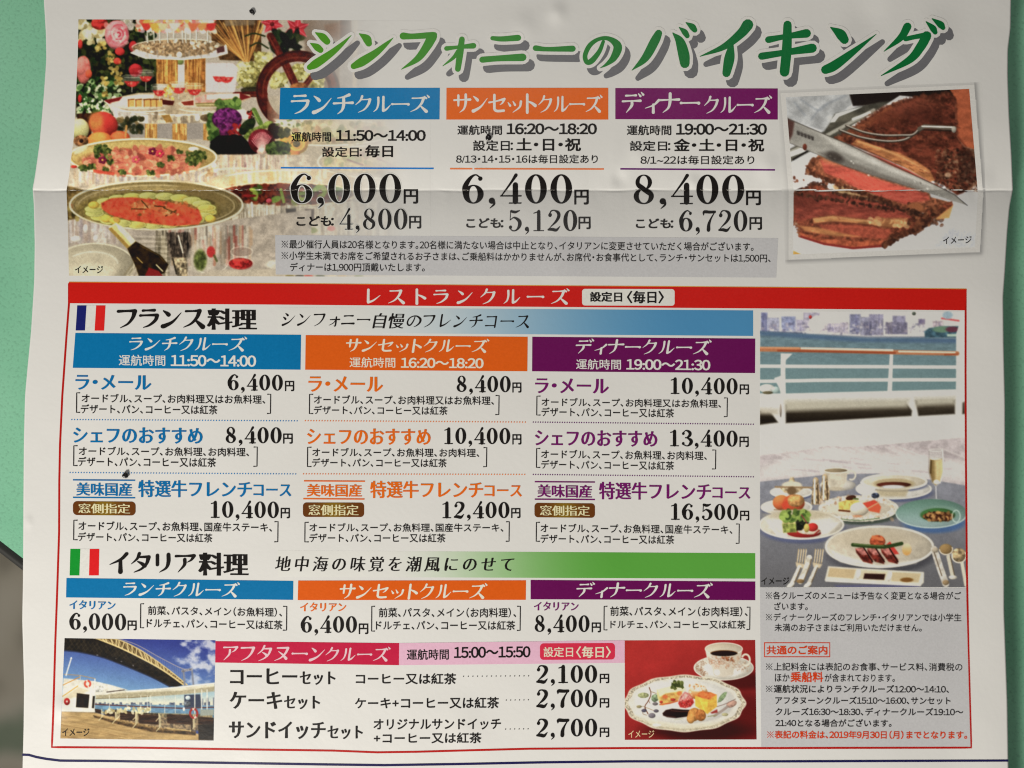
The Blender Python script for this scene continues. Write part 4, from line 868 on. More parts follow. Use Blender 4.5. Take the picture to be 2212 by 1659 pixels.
    for i in range(34):
        x = g.uniform(150, 1760); c.line([(x, 1290), (x + 330, 1420)], g.uniform(6, 20), [(158, 148, 150), (196, 188, 188), (206, 200, 198)][g.integers(3)], a=.5, soft=4)
    c.poly([(700, 1290), (860, 1300), (1500, 1360), (1765, 1400), (1765, 1560), (900, 1500), (178, 1550), (178, 1440)], (204, 200, 198), soft=24, a=.75)
    c.view('M')
    for i in range(40):
        x, y = g.uniform(250, 1600), g.uniform(180, 300); c.line([(x, y), (x + g.uniform(60, 160), y + g.uniform(4, 16))], g.uniform(6, 14), [(160, 150, 158), (210, 206, 206)][i % 2], a=.4, soft=4)
    # grey cloth
    c.poly([(178, 385), (700, 330), (1080, 320), (1500, 370), (1770, 415), (1770, 1205), (178, 1205)], (136, 138, 148), soft=2.5, tex=(9, .95, 1.04), grad=(900, 400, 900, 1150, (108, 108, 112)))
    def plate(x, y, rx, ry, col, rim=(206, 202, 192), sh=(96, 104, 140), wd=12):
        c.ell(x + 10, y + ry * .35, rx * 1.0, ry * .95, sh, soft=.25, a=.75); c.ell(x, y, rx, ry, col, tex=(9, .96, 1.03)); c.ring(x, y, rx - 4, ry - 3, wd, rim)
    # tureen, shakers, cup, bread
    plate(420, 465, 160, 46, (206, 202, 194)); c.poly([(330, 430), (400, 385), (415, 350), (440, 350), (450, 385), (520, 430), (470, 470), (370, 470)], (176, 158, 128), soft=3, tex=(6, .7, 1.3)); c.ell(426, 412, 76, 30, (206, 196, 176), soft=.4); c.line([(300, 425), (580, 430)], 14, (150, 128, 100)); c.ell(425, 455, 36, 34, (120, 98, 70), soft=.5)
    c.ell(780, 410, 138, 44, (206, 202, 194)); c.ring(780, 410, 136, 42, 7, (160, 154, 144), arc=(10, 170), a=.7); c.poly([(672, 292), (858, 290), (845, 380), (800, 450), (740, 450), (690, 380)], (190, 182, 166), soft=2.5, tex=(12, .92, 1.06)); c.ell(765, 298, 92, 19, (146, 132, 108)); c.ring(765, 298, 92, 19, 8, (214, 208, 196)); c.ring(885, 335, 30, 34, 12, (206, 198, 182), arc=(200, 120)); c.ell(760, 440, 76, 16, (170, 160, 140), a=.6, soft=.5)
    for x, y0, y1 in ((680, 325, 530), (610, 350, 560)):
        c.poly([(x - 22, y0 + 40), (x + 22, y0 + 40), (x + 26, y0 + 90), (x + 38, y0 + 150), (x + 30, y1), (x - 36, y1), (x - 34, y0 + 150), (x - 26, y0 + 90)], (166, 146, 116), soft=2.5, tex=(6, .6, 1.4, .5)); c.ell(x, y0 + 28, 22, 28, (176, 156, 124)); c.line([(x - 8, y0 + 20), (x - 12, y1 - 10)], 12, (226, 220, 206)); c.line([(x + 14, y0 + 60), (x + 20, y1 - 8)], 10, (90, 72, 50))
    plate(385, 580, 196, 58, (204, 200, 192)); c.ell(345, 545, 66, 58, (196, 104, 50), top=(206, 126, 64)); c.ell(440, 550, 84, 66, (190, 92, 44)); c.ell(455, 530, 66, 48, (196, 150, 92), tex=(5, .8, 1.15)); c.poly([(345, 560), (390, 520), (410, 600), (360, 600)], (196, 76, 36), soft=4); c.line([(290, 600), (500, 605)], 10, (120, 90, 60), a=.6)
    # glass of champagne
    c.poly([(1482, 140), (1586, 140), (1592, 300), (1566, 395), (1534, 432), (1504, 395), (1478, 300)], (190, 187, 184), a=.45, soft=2); c.line([(1483, 142), (1479, 300), (1505, 395)], 6, (150, 144, 140), smooth=True, a=.8); c.line([(1586, 142), (1592, 300), (1566, 395)], 6, (226, 224, 220), smooth=True); c.ring(1534, 142, 52, 9, 5, (206, 204, 200))
    c.poly([(1490, 208), (1582, 208), (1587, 310), (1564, 385), (1532, 412), (1506, 385), (1484, 310)], (120, 98, 56), soft=4, grad=(1490, 300, 1575, 300, (206, 188, 138))); c.poly([(1525, 220), (1560, 220), (1556, 350), (1535, 380)], (222, 206, 160), soft=8, a=.6); c.line([(1498, 225), (1494, 320)], 9, (78, 62, 34), a=.8, soft=3); c.ell(1536, 210, 47, 8, (226, 218, 196)); c.ell(1538, 386, 22, 16, (236, 232, 218), soft=.6)
    c.line([(1533, 425), (1536, 520)], 9, (206, 206, 208)); c.line([(1530, 425), (1532, 520)], 3, (120, 120, 124)); c.ell(1538, 524, 44, 9, (176, 176, 180), a=.7)
    # soup plate
    plate(1210, 440, 290, 78, (206, 204, 198), wd=10); plate(1215, 385, 250, 60, (200, 192, 174), wd=16); c.ell(1210, 400, 160, 40, (170, 156, 124), soft=.3); c.ell(1210, 408, 132, 22, (98, 48, 30)); c.ell(1205, 424, 90, 14, (196, 202, 206), soft=.6); c.poly([(1060, 440), (1330, 440), (1300, 500), (1110, 500)], (170, 158, 128), soft=8, a=.8); c.line([(960, 390), (1010, 430), (1060, 440)], 14, (230, 228, 222), smooth=True)
    # dessert plate with fruit
    plate(940, 590, 305, 96, (196, 188, 172), sh=(70, 84, 70)); c.ring(940, 590, 270, 80, 44, (206, 198, 184), tex=(3, .82, 1.15)); c.spots(60, 650, 500, 1230, 680, 6, 16, [(216, 208, 196), (180, 150, 120), (160, 110, 80), (206, 196, 180)], a=.5, inside=lambda x, y: ((x - 940) / 300) ** 2 + ((y - 590) / 92) ** 2 > .5); c.line([(700, 650), (800, 670), (940, 682), (1100, 665)], 7, (96, 120, 90), smooth=True)
    c.poly([(785, 545), (860, 520), (940, 530), (950, 560), (880, 600), (790, 600)], (210, 186, 96), soft=3, tex=(5, .85, 1.1)); c.line([(790, 605), (870, 612)], 14, (110, 64, 36)); c.ell(880, 508, 40, 18, (84, 48, 30), rot=-.2); c.line([(900, 515), (935, 518)], 12, (90, 110, 60)); c.ell(945, 595, 72, 52, (206, 196, 176), top=(222, 216, 202)); c.poly([(970, 550), (1060, 525), (1090, 545), (1010, 590)], (196, 74, 46), soft=3); c.poly([(1010, 590), (1090, 545), (1112, 580), (1100, 625), (1020, 610)], (206, 92, 50), soft=3); c.line([(1010, 590), (1088, 548)], 8, (226, 160, 120)); c.ell(1068, 491, 31, 22, (84, 92, 112), tex=(3, .6, 1.4)); c.ell(930, 650, 40, 10, (196, 130, 90), a=.7, soft=.6)
    # green-blue bowl
    c.ell(1520, 700, 240, 80, (74, 106, 150), soft=.4, a=.85); c.ell(1500, 630, 276, 112, (142, 166, 162), grad if False else 0, soft=.03) if False else c.ell(1500, 630, 276, 112, (150, 172, 172), soft=.04, top=(104, 136, 124)); c.ring(1500, 630, 272, 109, 9, (186, 200, 196), a=.8, arc=(0, 180)); c.ell(1560, 630, 152, 62, (120, 148, 136), soft=.3); c.ell(1548, 640, 134, 52, (72, 118, 66), soft=.15); c.ell(1552, 652, 120, 38, (110, 76, 44), tex=(4, .5, 1.5)); c.spots(80, 1440, 620, 1670, 690, 6, 14, [(160, 120, 70), (70, 40, 26), (190, 150, 90), (96, 60, 34)], a=.8, inside=lambda x, y: ((x - 1552) / 115) ** 2 + ((y - 652) / 36) ** 2 < 1); c.ring(1690, 650, 30, 46, 9, (190, 206, 200), a=.7)
    # salad plate on the left
    plate(500, 715, 325, 112, (196, 190, 176)); c.ell(500, 700, 260, 80, (206, 202, 192), soft=.5); c.ell(480, 640, 240, 40, (176, 166, 142), soft=.7, a=.8); c.poly([(330, 780), (650, 740), (800, 690), (700, 790), (500, 815)], (214, 212, 206), soft=10, a=.8); c.line([(250, 690), (310, 780), (380, 810)], 20, (222, 220, 214), a=.8, smooth=True, soft=4)
    c.ell(520, 780, 130, 34, (150, 34, 30)); c.ell(560, 765, 90, 26, (214, 196, 176), tex=(5, .9, 1.05)); c.ell(585, 735, 42, 32, (186, 40, 36)); c.line([(600, 790), (635, 760)], 9, (150, 34, 30)); c.poly([(350, 660), (450, 650), (465, 770), (360, 775)], (190, 176, 120), soft=4, tex=(5, .75, 1.2)); c.poly([(352, 710), (462, 705), (464, 775), (362, 778)], (140, 150, 76), soft=4, tex=(4, .75, 1.2)); c.poly([(455, 660), (540, 650), (560, 700), (500, 760), (460, 760)], (44, 48, 34), soft=4, tex=(4, .6, 1.4)); c.spots(60, 350, 610, 550, 680, 10, 22, [(110, 136, 60), (150, 170, 86), (70, 92, 44)], a=.9); c.ell(540, 740, 22, 34, (190, 170, 90)); c.line([(500, 640), (540, 700)], 7, (150, 60, 80))
    # main plate with beef
    plate(1100, 885, 415, 158, (190, 182, 166), sh=(84, 84, 92), wd=16); c.ell(1060, 830, 300, 80, (176, 166, 146), soft=.9, a=.7); c.poly([(700, 900), (820, 950), (1100, 1030), (1400, 980), (1380, 1010), (1100, 1045), (800, 1000)], (214, 210, 202), soft=10, a=.85)
    c.poly([(970, 700), (1400, 770), (1390, 790), (960, 720)], (206, 200, 190), a=.0)
    c.ell(1085, 845, 60, 50, (184, 92, 46), tex=(5, .75, 1.2)); c.line([(1050, 810), (1120, 830)], 22, (206, 120, 66)); c.poly([(1140, 880), (1180, 845), (1250, 940), (1180, 950)], (190, 56, 40), soft=3); c.ell(1310, 905, 36, 46, (206, 150, 80), top=(206, 190, 160), soft=.3)
    for x in (915, 1005, 1110):
        c.poly([(x, 900), (x + 60, 890), (x + 135, 985), (x + 130, 1018), (x + 60, 1000), (x + 6, 930)], (112, 46, 34), soft=3, tex=(5, .7, 1.25)); c.poly([(x, 900), (x + 62, 888), (x + 110, 945), (x + 50, 950)], (176, 116, 108), soft=3, tex=(4, .8, 1.2)); c.line([(x + 62, 890), (x + 132, 1000)], 10, (50, 24, 20))
    c.line([(895, 870), (1000, 880), (1140, 885), (1270, 860)], 28, (58, 78, 40), smooth=True); c.line([(900, 864), (1000, 872), (1130, 878)], 8, (100, 120, 70), smooth=True)
    # sauces tray
    c.poly([(750, 1180), (1420, 1170), (1400, 1205), (780, 1205)], (96, 96, 130), soft=6, a=.8); c.poly([(705, 1035), (930, 1050), (1190, 1065), (1442, 1080), (1440, 1160), (1420, 1180), (680, 1140)], (206, 200, 186), soft=3); c.poly([(715, 1045), (920, 1060), (900, 1130), (700, 1115)], (184, 166, 132), soft=4); c.poly([(950, 1062), (1165, 1075), (1140, 1145), (935, 1130)], (196, 186, 160), soft=4); c.poly([(985, 1090), (1145, 1095), (1135, 1140), (975, 1132)], (60, 34, 28), soft=3); c.poly([(1195, 1080), (1420, 1090), (1400, 1160), (1190, 1150)], (186, 172, 140), soft=4); c.ell(1310, 1140, 50, 18, (128, 92, 36), soft=.5); c.poly([(680, 1140), (1420, 1180), (1415, 1188), (685, 1152)], (222, 218, 208), soft=3); c.ell(940, 1100, 14, 40, (224, 220, 210), rot=.3); c.ell(1180, 1115, 14, 40, (224, 220, 210), rot=.3)
    # cutlery
    for x, y in ((470, 900), (600, 900)):
        for k in range(4): c.line([(x + 8 + k * 19, y + 4), (x - 4 + k * 19, y + 110)], 8, (176, 156, 120)); c.line([(x + 12 + k * 19, y + 10), (x + k * 19, y + 100)], 4, (226, 216, 196))
        c.poly([(x - 16, y + 105), (x + 60, y + 120), (x + 40, y + 150), (x - 8, y + 140)], (190, 176, 150), soft=3); c.line([(x + 16, y + 140), (x - 50, y + 280)], 30, (206, 200, 188), tex=(4, .85, 1.1)); c.line([(x + 24, y + 145), (x - 36, y + 290)], 8, (110, 96, 76)); c.ell(x - 54, y + 280, 36, 16, (214, 210, 200), rot=-.6)
    c.line([(560, 970), (545, 1030), (490, 1150)], 44, (206, 200, 186), tex=(6, .85, 1.1)); c.line([(575, 980), (560, 1040), (515, 1150)], 8, (120, 104, 84)); c.ell(490, 1150, 30, 16, (140, 116, 80))
    c.line([(1520, 905), (1560, 1030), (1610, 1170)], 52, (206, 200, 190), tex=(6, .85, 1.1)); c.line([(1515, 910), (1580, 1110)], 8, (110, 96, 80)); c.ell(1530, 910, 26, 20, (170, 160, 144)); c.ell(1610, 1160, 26, 20, (150, 130, 100)); c.ell(1612, 905, 52, 42, (150, 126, 84)); c.ring(1612, 905, 50, 40, 8, (214, 206, 190), arc=(340, 180)); c.line([(1630, 960), (1665, 1120)], 30, (196, 188, 172)); c.line([(1645, 960), (1680, 1120)], 7, (100, 88, 70)); c.ell(1665, 1120, 32, 16, (206, 200, 188)); c.ell(1712, 950, 58, 54, (176, 156, 120), tex=(8, .6, 1.3)); c.ring(1712, 955, 54, 52, 8, (222, 216, 204), arc=(330, 200)); c.line([(1735, 1010), (1765, 1180)], 26, (200, 192, 176))
    c.finish(.8, (1, 1, 1), .3, .05); c.grain(3); return c

def paint_deck():
    c = Pic(128, 1374, 474, 1604, .8, (70, 88, 150)); c.view('Z5'); g = c.rng
    c.poly([(0, 0), (2212, 0), (2212, 900), (0, 900)], (62, 76, 148), grad=(1100, 60, 1000, 800, (118, 156, 196)))
    # clouds
    n = fbm(c.X / 22, c.Y / 16, 11, 4); xx = (c.X - 126.2) / .15625; yy = (c.Y - 1371.5) / .15625
    m = .85 * sstep(.36, .68, n + .28 * sstep(1500, 2100, xx) - .22) * sstep(1250, 1650, xx) * sstep(760, 300, yy * .6 + 60)
    c.im = c.im * (1 - m[..., None] * .9) + np.array((214, 214, 222)) * m[..., None] * .9
    # bridge
    c.poly([(60, 40), (560, 40), (860, 190), (1250, 390), (1500, 530), (1730, 690), (1640, 715), (1540, 715), (1300, 590), (960, 440), (620, 310), (300, 235), (60, 205)], (44, 38, 32), soft=2, tex=(7, .75, 1.3))
    for i in range(22):
        x = 90 + i * 62; c.line([(x, 50 + .00022 * x * x), (x + 90, 195 + .02 * x + .00017 * x * x)], 8, (86, 78, 60), a=.5); c.line([(x + 90, 60 + .00022 * x * x), (x - 30, 190 + .02 * x + .00017 * x * x)], 7, (90, 84, 66), a=.5)
    c.line([(60, 215), (300, 240), (620, 315), (960, 445), (1300, 590), (1540, 715)], 20, (54, 60, 84), a=.8, smooth=True); c.spots(50, 60, 200, 1540, 720, 6, 12, [(130, 130, 140), (30, 28, 34)], a=.7, inside=lambda x, y: abs(y - (205 + .02 * x + .00019 * x * x)) < 22)
    top = [(480, 40), (800, 60), (1080, 180), (1330, 340), (1560, 510), (1780, 690)]; bot = [(560, 60), (880, 190), (1260, 380), (1500, 525), (1730, 690)]
    c.poly([(480, 40), (800, 50), (1080, 180), (1330, 335), (1560, 505), (1780, 690), (1730, 690), (1500, 525), (1250, 385), (880, 200), (560, 60)], (110, 92, 60), soft=2)
    c.line(bot, 22, (206, 186, 134), smooth=True); c.line(top, 16, (200, 180, 130), smooth=True)
    T = catmull(np.array(top, float), 8); B = catmull(np.array(bot, float), 8)
    for i in range(0, 26):
        t = i / 25; a_ = T[int(t * (len(T) - 1))]; b_ = B[int(t * (len(B) - 1))]; b2 = B[min(len(B) - 1, int((t + .04) * (len(B) - 1)))]
        c.line([a_, b_], 15 * (1 - .5 * t), (214, 196, 148)); c.line([a_, b2], 9 * (1 - .5 * t), (190, 168, 116))
    c.line([(830, 50), (1090, 140), (1400, 310), (1700, 460), (1820, 470)], 9, (176, 160, 160), smooth=True)
    for i in range(26):
        x = 1100 + i * 26; y = 150 + (x - 1100) * .54; c.line([(x, y), (x + 4, y + 40 + 3.5 * i)], 5, (160, 156, 176), a=.6)
    for x in (1725, 1845): c.line([(x, 480), (x + 22, 700)], 26, (130, 134, 150))
    c.line([(1715, 500), (1845, 475)], 34, (140, 140, 152), tex=(3, .8, 1.2)); c.line([(1730, 560), (1850, 540)], 10, (140, 140, 152), a=0)
    # sky and city seen under the roof
    c.poly([(500, 840), (2160, 760), (2160, 1010), (500, 960)], (160, 184, 196), soft=3, grad=(1000, 820, 1000, 940, (206, 206, 190)))
    for i in range(70):
        x = g.uniform(510, 2160); h = g.uniform(14, 60) if x < 1950 else g.uniform(40, 130); w = g.uniform(8, 18); c.poly([(x - w, 985 - h), (x + w, 985 - h), (x + w, 1000), (x - w, 1000)], [(110, 120, 140), (130, 136, 150), (84, 92, 116)][g.integers(3)], soft=2)
    c.poly([(500, 960), (2160, 975), (2160, 1180), (500, 1080)], (110, 144, 172), soft=3, tex=(3, .9, 1.1, 3)); c.line([(510, 960), (1000, 985), (1700, 1015), (2150, 1000)], 16, (104, 70, 74))
    c.poly([(1740, 830), (1960, 820), (1980, 1000), (1740, 1000)], (70, 78, 100), soft=3); c.ell(1790, 870, 36, 30, (190, 206, 214)); c.ell(1780, 950, 50, 40, (120, 126, 136), tex=(4, .7, 1.3))
    # white roof
    c.poly([(500, 800), (940, 770), (1240, 760), (1700, 710), (2160, 660), (2160, 760), (1700, 820), (1000, 870), (520, 880)], (206, 200, 182), soft=2.5, tex=(9, .94, 1.05)); c.poly([(940, 800), (1700, 770), (2160, 710), (2160, 780), (1700, 825), (1000, 870), (520, 880), (520, 830)], (170, 162, 138), soft=4, tex=(3, .93, 1.06)); c.line([(940, 780), (1700, 722), (2160, 668)], 14, (226, 224, 214)); c.line([(520, 880), (1000, 868), (1250, 850)], 12, (120, 104, 76), a=.7)
    c.poly([(70, 600), (300, 620), (500, 640), (720, 690), (960, 760), (640, 830), (480, 830), (280, 700), (60, 740)], (214, 210, 200), soft=3, tex=(7, .92, 1.06)); c.line([(670, 790), (910, 760)], 14, (64, 52, 50), a=.8)
    c.poly([(60, 740), (270, 690), (500, 790), (505, 1070), (40, 1060), (50, 860)], (222, 218, 208), soft=2.5); c.poly([(80, 860), (280, 720), (420, 770), (250, 860), (60, 900)], (206, 196, 172), soft=4)
    c.line([(58, 850), (270, 705)], 13, (206, 160, 76)); c.line([(60, 695), (300, 580)], 12, (190, 136, 66)); c.line([(80, 545), (300, 560), (510, 605)], 9, (176, 140, 96)); c.line([(505, 610), (505, 790)], 12, (230, 228, 222)); c.line([(300, 560), (300, 640)], 8, (190, 186, 180))
    c.poly([(255, 805), (430, 825), (412, 1010), (242, 1000)], (44, 34, 28), soft=2, tex=(8, .8, 1.3)); c.poly([(475, 845), (505, 845), (492, 1015), (462, 1010)], (48, 40, 34), soft=2); c.line([(445, 790), (430, 1020)], 22, (232, 228, 220))
    c.ring(403, 676, 38, 42, 26, (204, 84, 60)); c.ring(403, 676, 38, 42, 26, (226, 200, 186), arc=(60, 90)); c.ring(403, 676, 38, 42, 26, (226, 200, 186), arc=(240, 270)); c.ell(118, 922, 42, 50, (178, 38, 40)); c.ell(118, 922, 14, 16, (226, 200, 190)); c.line([(175, 330), (105, 560)], 18, (206, 208, 214)); c.ell(178, 325, 12, 16, (226, 226, 226)); c.poly([(510, 700), (620, 700), (620, 790), (510, 790)], (196, 196, 192), soft=3, tex=(4, .75, 1.2))
    for x in (950, 1140, 1230, 1275, 1470, 1615, 1885, 1980, 2055, 705): c.line([(x, 840 if x < 1800 else 760), (x, 1080)], 9 if x < 1800 else 16, (214, 212, 202), a=.85)
    # deck
    c.poly([(40, 1060), (500, 1070), (900, 1180), (1500, 1300), (2150, 1400), (2150, 1460), (20, 1440)], (176, 150, 104), soft=3, tex=(5, .9, 1.08, 4))
    for i in range(50):
        y = g.uniform(1080, 1440); c.line([(40, y), (900 + g.uniform(-200, 500), y + g.uniform(80, 260))], 6, [(150, 122, 80), (198, 172, 124), (130, 104, 66)][g.integers(3)], a=.45, soft=2)
    c.poly([(480, 1110), (800, 1190), (1300, 1280), (1900, 1330), (1900, 1390), (1300, 1340), (800, 1230), (500, 1140)], (84, 66, 42), soft=4, tex=(4, .7, 1.4)); c.poly([(560, 1060), (2130, 1100), (2130, 1320), (1500, 1330), (900, 1220)], (150, 126, 84), soft=4, a=.8, tex=(4, .7, 1.3))
    for xa, ya, xb, yb in ((505, 1020, 590, 1090), (640, 1040, 780, 1130), (730, 1025, 840, 1070), (850, 1070, 1060, 1190), (910, 1050, 1060, 1085), (1110, 1095, 1385, 1240), (1170, 1080, 1380, 1100), (1500, 1095, 1855, 1240), (1930, 1130, 2150, 1250)):
        c.poly([(xa, ya), (xb, ya + 16), (xb - 4, yb), (xa + 6, yb - 18)], (72, 50, 36), soft=2, tex=(2.2, .75, 1.25, 8))
        for k in range(1, 4): c.line([(xa, ya + (yb - ya) * k / 4 - 6), (xb, ya + (yb - ya) * k / 4 + 8)], 5, (40, 28, 22), a=.7)
        c.line([(xb + 8, ya + 10), (xb + 14, yb + 40), (xb - 30, yb + 90)], 14, (214, 204, 168), a=.75); c.line([(xb + 26, ya + 40), (xb + 30, yb + 30)], 12, (206, 196, 156), a=.7)
    c.spots(50, 640, 1010, 1290, 1080, 8, 22, [(226, 220, 190), (206, 196, 150), (190, 176, 130)], asp=1.6, a=.8); c.poly([(1930, 1240), (2150, 1230), (2150, 1455), (1940, 1450)], (48, 42, 38), soft=3, tex=(2.5, .8, 1.3, 6)); c.line([(1500, 1290), (1850, 1330)], 16, (206, 180, 120), a=.7); c.line([(1845, 1240), (1845, 1340)], 14, (60, 46, 30))
    c.ring(1870, 1085, 50, 60, 28, (160, 46, 40)); c.ring(1870, 1085, 50, 60, 28, (214, 190, 180), arc=(50, 85)); c.ring(1870, 1085, 50, 60, 28, (214, 190, 180), arc=(250, 280)); c.ell(1735, 1030, 16, 26, (232, 230, 222)); c.poly([(1960, 1030), (2150, 1030), (2150, 1110), (1960, 1120)], (150, 156, 150), soft=3)
    c.finish(.75, (1, 1, .98), .45, .07); c.grain(3); return c

def paint_cake():
    c = Pic(1346, 1380, 1640, 1602, .8, (170, 30, 26)); c.view('Z6'); g = c.rng
    c.poly([(60, 60), (2100, 60), (2100, 1620), (60, 1620)], (168, 34, 28), grad=(700, 300, 1500, 1500, (118, 16, 18)), tex=(30, .97, 1.03))
    c.ell(1850, 700, 420, 130, (70, 12, 12), soft=.9, a=.75); c.ell(1250, 1440, 800, 170, (58, 14, 12), soft=.8, a=.85); c.ell(1900, 1150, 240, 260, (88, 12, 14), soft=.9, a=.6)
    # saucer and cup
    c.ell(1580, 500, 455, 190, (200, 196, 184), soft=.03, tex=(12, .96, 1.03)); c.ring(1580, 500, 450, 186, 10, (224, 220, 208)); c.ell(1580, 520, 300, 120, (216, 214, 208), soft=.4)
    for i in range(70):
        a = g.uniform(2.4, 3.9); r = g.uniform(.72, .95); x, y = 1580 + 440 * r * math.cos(a), 500 + 180 * r * math.sin(a); c.ring(x, y, g.uniform(8, 22), g.uniform(8, 20), 6, (150, 110, 84), arc=(g.uniform(0, 180), g.uniform(180, 360)), a=.7)
    c.spots(60, 1750, 400, 1980, 560, 6, 14, [(170, 140, 116), (190, 170, 150)], a=.5, inside=lambda x, y: ((x - 1580) / 430) ** 2 + ((y - 500) / 170) ** 2 < 1)
    c.ring(1915, 380, 62, 84, 30, (206, 196, 178), arc=(215, 130)); c.ring(1915, 380, 66, 90, 7, (226, 218, 204), arc=(215, 100))
    c.poly([(1297, 215), (1866, 215), (1850, 320), (1800, 430), (1740, 520), (1720, 600), (1580, 640), (1430, 610), (1400, 500), (1330, 370)], (208, 202, 190), soft=2.5, grad=(1300, 400, 1860, 400, (186, 176, 158)))
    c.ell(1582, 212, 285, 95, (206, 200, 184), soft=.02, top=(184, 172, 150)); c.ring(1582, 212, 283, 93, 12, (222, 216, 204)); c.ell(1585, 278, 205, 46, (44, 26, 16), soft=.06); c.ring(1585, 282, 204, 46, 10, (150, 98, 44), arc=(180, 360), a=.8)
    for i in range(110):
        x = g.uniform(1340, 1820); y = g.uniform(330, 500)
        if abs(x - 1580) < 260 - (y - 330) * .55: c.ring(x, y, g.uniform(10, 30), g.uniform(10, 26), 6, [(176, 124, 96), (150, 96, 66), (196, 156, 128)][g.integers(3)], arc=(g.uniform(0, 180), g.uniform(180, 360)), a=.65)
    c.spots(30, 1560, 330, 1760, 400, 6, 14, [(130, 80, 56), (160, 100, 60)], a=.7); c.ring(1580, 580, 150, 60, 8, (176, 166, 150), arc=(0, 180), a=.8); c.ell(1480, 570, 40, 40, (236, 234, 230), soft=.7)
    # plate with scalloped rim
    pts = []
    for k in range(120):
        a = k / 120 * 2 * math.pi; r = 1 + .018 * math.cos(a * 12)
        pts.append((985 + 925 * r * math.cos(a), 1040 + 432 * r * math.sin(a)))
    c.poly(pts, (206, 200, 182), soft=2.5)
    c.poly([(985 + (x - 985) * .982, 1040 + (y - 1040) * .965) for x, y in pts], (176, 166, 146), soft=2, tex=(2.2, .7, 1.3))
    c.poly([(985 + (x - 985) * .915, 1034 + (y - 1040) * .88) for x, y in pts], (206, 202, 192), soft=2, tex=(20, .97, 1.03)); c.ell(985, 1020, 760, 330, (212, 211, 206), soft=.1)
    c.poly([(150, 1200), (500, 1400), (985, 1460), (1450, 1390), (1750, 1250), (1450, 1330), (985, 1370), (500, 1310)], (200, 194, 172), soft=10, a=.8); c.ring(985, 1040, 880, 395, 8, (150, 140, 110), arc=(20, 160), a=.6); c.ell(560, 1370, 60, 20, (232, 230, 222), soft=.8)
    # painted leaves on the plate
    c.line([(450, 800), (475, 900), (430, 1010), (385, 1090), (430, 1200)], 14, (110, 66, 50), smooth=True); c.line([(470, 860), (560, 890)], 8, (120, 90, 60)); c.line([(440, 990), (460, 1040)], 7, (110, 66, 50)); c.line([(385, 1090), (290, 1080)], 7, (130, 100, 70)); c.line([(395, 1100), (520, 1150)], 7, (130, 100, 70)); c.line([(385, 1090), (350, 1190), (410, 1220)], 7, (130, 100, 80), smooth=True)
    c.ell(360, 918, 84, 42, (160, 164, 120), tex=(3, .85, 1.15)); c.ell(535, 960, 56, 60, (128, 146, 116), rot=.3, tex=(3, .8, 1.2)); c.ell(1560, 945, 96, 36, (134, 154, 116), rot=-.9, tex=(3, .85, 1.2)); c.line([(1490, 1030), (1630, 870)], 6, (100, 120, 84)); c.ell(540, 1048, 44, 26, (120, 112, 116)); c.ell(370, 1150, 40, 26, (92, 88, 104)); c.ell(555, 1155, 40, 26, (104, 98, 108)); c.ell(490, 1225, 54, 40, (126, 120, 128)); c.ell(295, 1090, 40, 22, (150, 140, 104)); c.ell(1700, 1050, 84, 48, (186, 150, 134), rot=-.4, tex=(3, .85, 1.1)); c.line([(1480, 1090), (1600, 1050), (1760, 975)], 9, (120, 96, 90), smooth=True); c.line([(1440, 1230), (1560, 1150), (1640, 1090)], 40, (150, 134, 126), a=.8); c.ell(1600, 1210, 50, 24, (176, 170, 130)); c.line([(1340, 1240), (1470, 1220)], 12, (140, 140, 96)); c.line([(830, 1290), (960, 1270)], 10, (176, 176, 150))
    # chocolate, cakes, strawberry
    c.poly([(650, 1190), (700, 1140), (800, 1120), (960, 1135), (1130, 1140), (1100, 1220), (1000, 1245), (850, 1265), (720, 1250), (660, 1225)], (52, 24, 20), soft=3, grad=(700, 1120, 900, 1260, (36, 16, 14))); c.line([(780, 1150), (950, 1165), (1050, 1160)], 16, (96, 62, 54), smooth=True, a=.7); c.line([(700, 1235), (850, 1250)], 10, (120, 90, 80), a=.6)
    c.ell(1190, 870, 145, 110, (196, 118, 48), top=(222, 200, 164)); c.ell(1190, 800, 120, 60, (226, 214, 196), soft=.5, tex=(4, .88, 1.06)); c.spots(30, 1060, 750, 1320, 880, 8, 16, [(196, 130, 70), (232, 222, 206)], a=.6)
    c.poly([(565, 830), (800, 770), (1000, 800), (1020, 850), (700, 900), (600, 960), (568, 900)], (222, 214, 176), soft=3); c.poly([(565, 830), (610, 930), (650, 1070), (600, 1030), (572, 950)], (206, 196, 136), soft=3); c.poly([(600, 950), (700, 890), (960, 850), (940, 900), (890, 1000), (640, 1075)], (206, 160, 78), soft=4, tex=(5, .85, 1.12)); c.ell(690, 940, 40, 30, (206, 110, 44), soft=.6); c.ell(810, 985, 38, 22, (176, 52, 30)); c.ell(630, 1020, 26, 22, (186, 64, 34)); c.ell(910, 890, 40, 34, (206, 120, 50), soft=.7); c.line([(610, 1060), (760, 1040), (880, 1005)], 22, (190, 84, 34), a=.8)
    c.spots(40, 780, 690, 970, 820, 12, 26, [(76, 84, 38), (50, 58, 28), (110, 118, 58)], asp=1.8, a=.95, inside=lambda x, y: ((x - 875) / 95) ** 2 + ((y - 765) / 60) ** 2 < 1); c.poly([(870, 800), (900, 690), (930, 790)], (70, 78, 36)); c.poly([(780, 720), (860, 760), (850, 815)], (64, 74, 34)); c.poly([(960, 740), (980, 810), (890, 800)], (84, 92, 44))
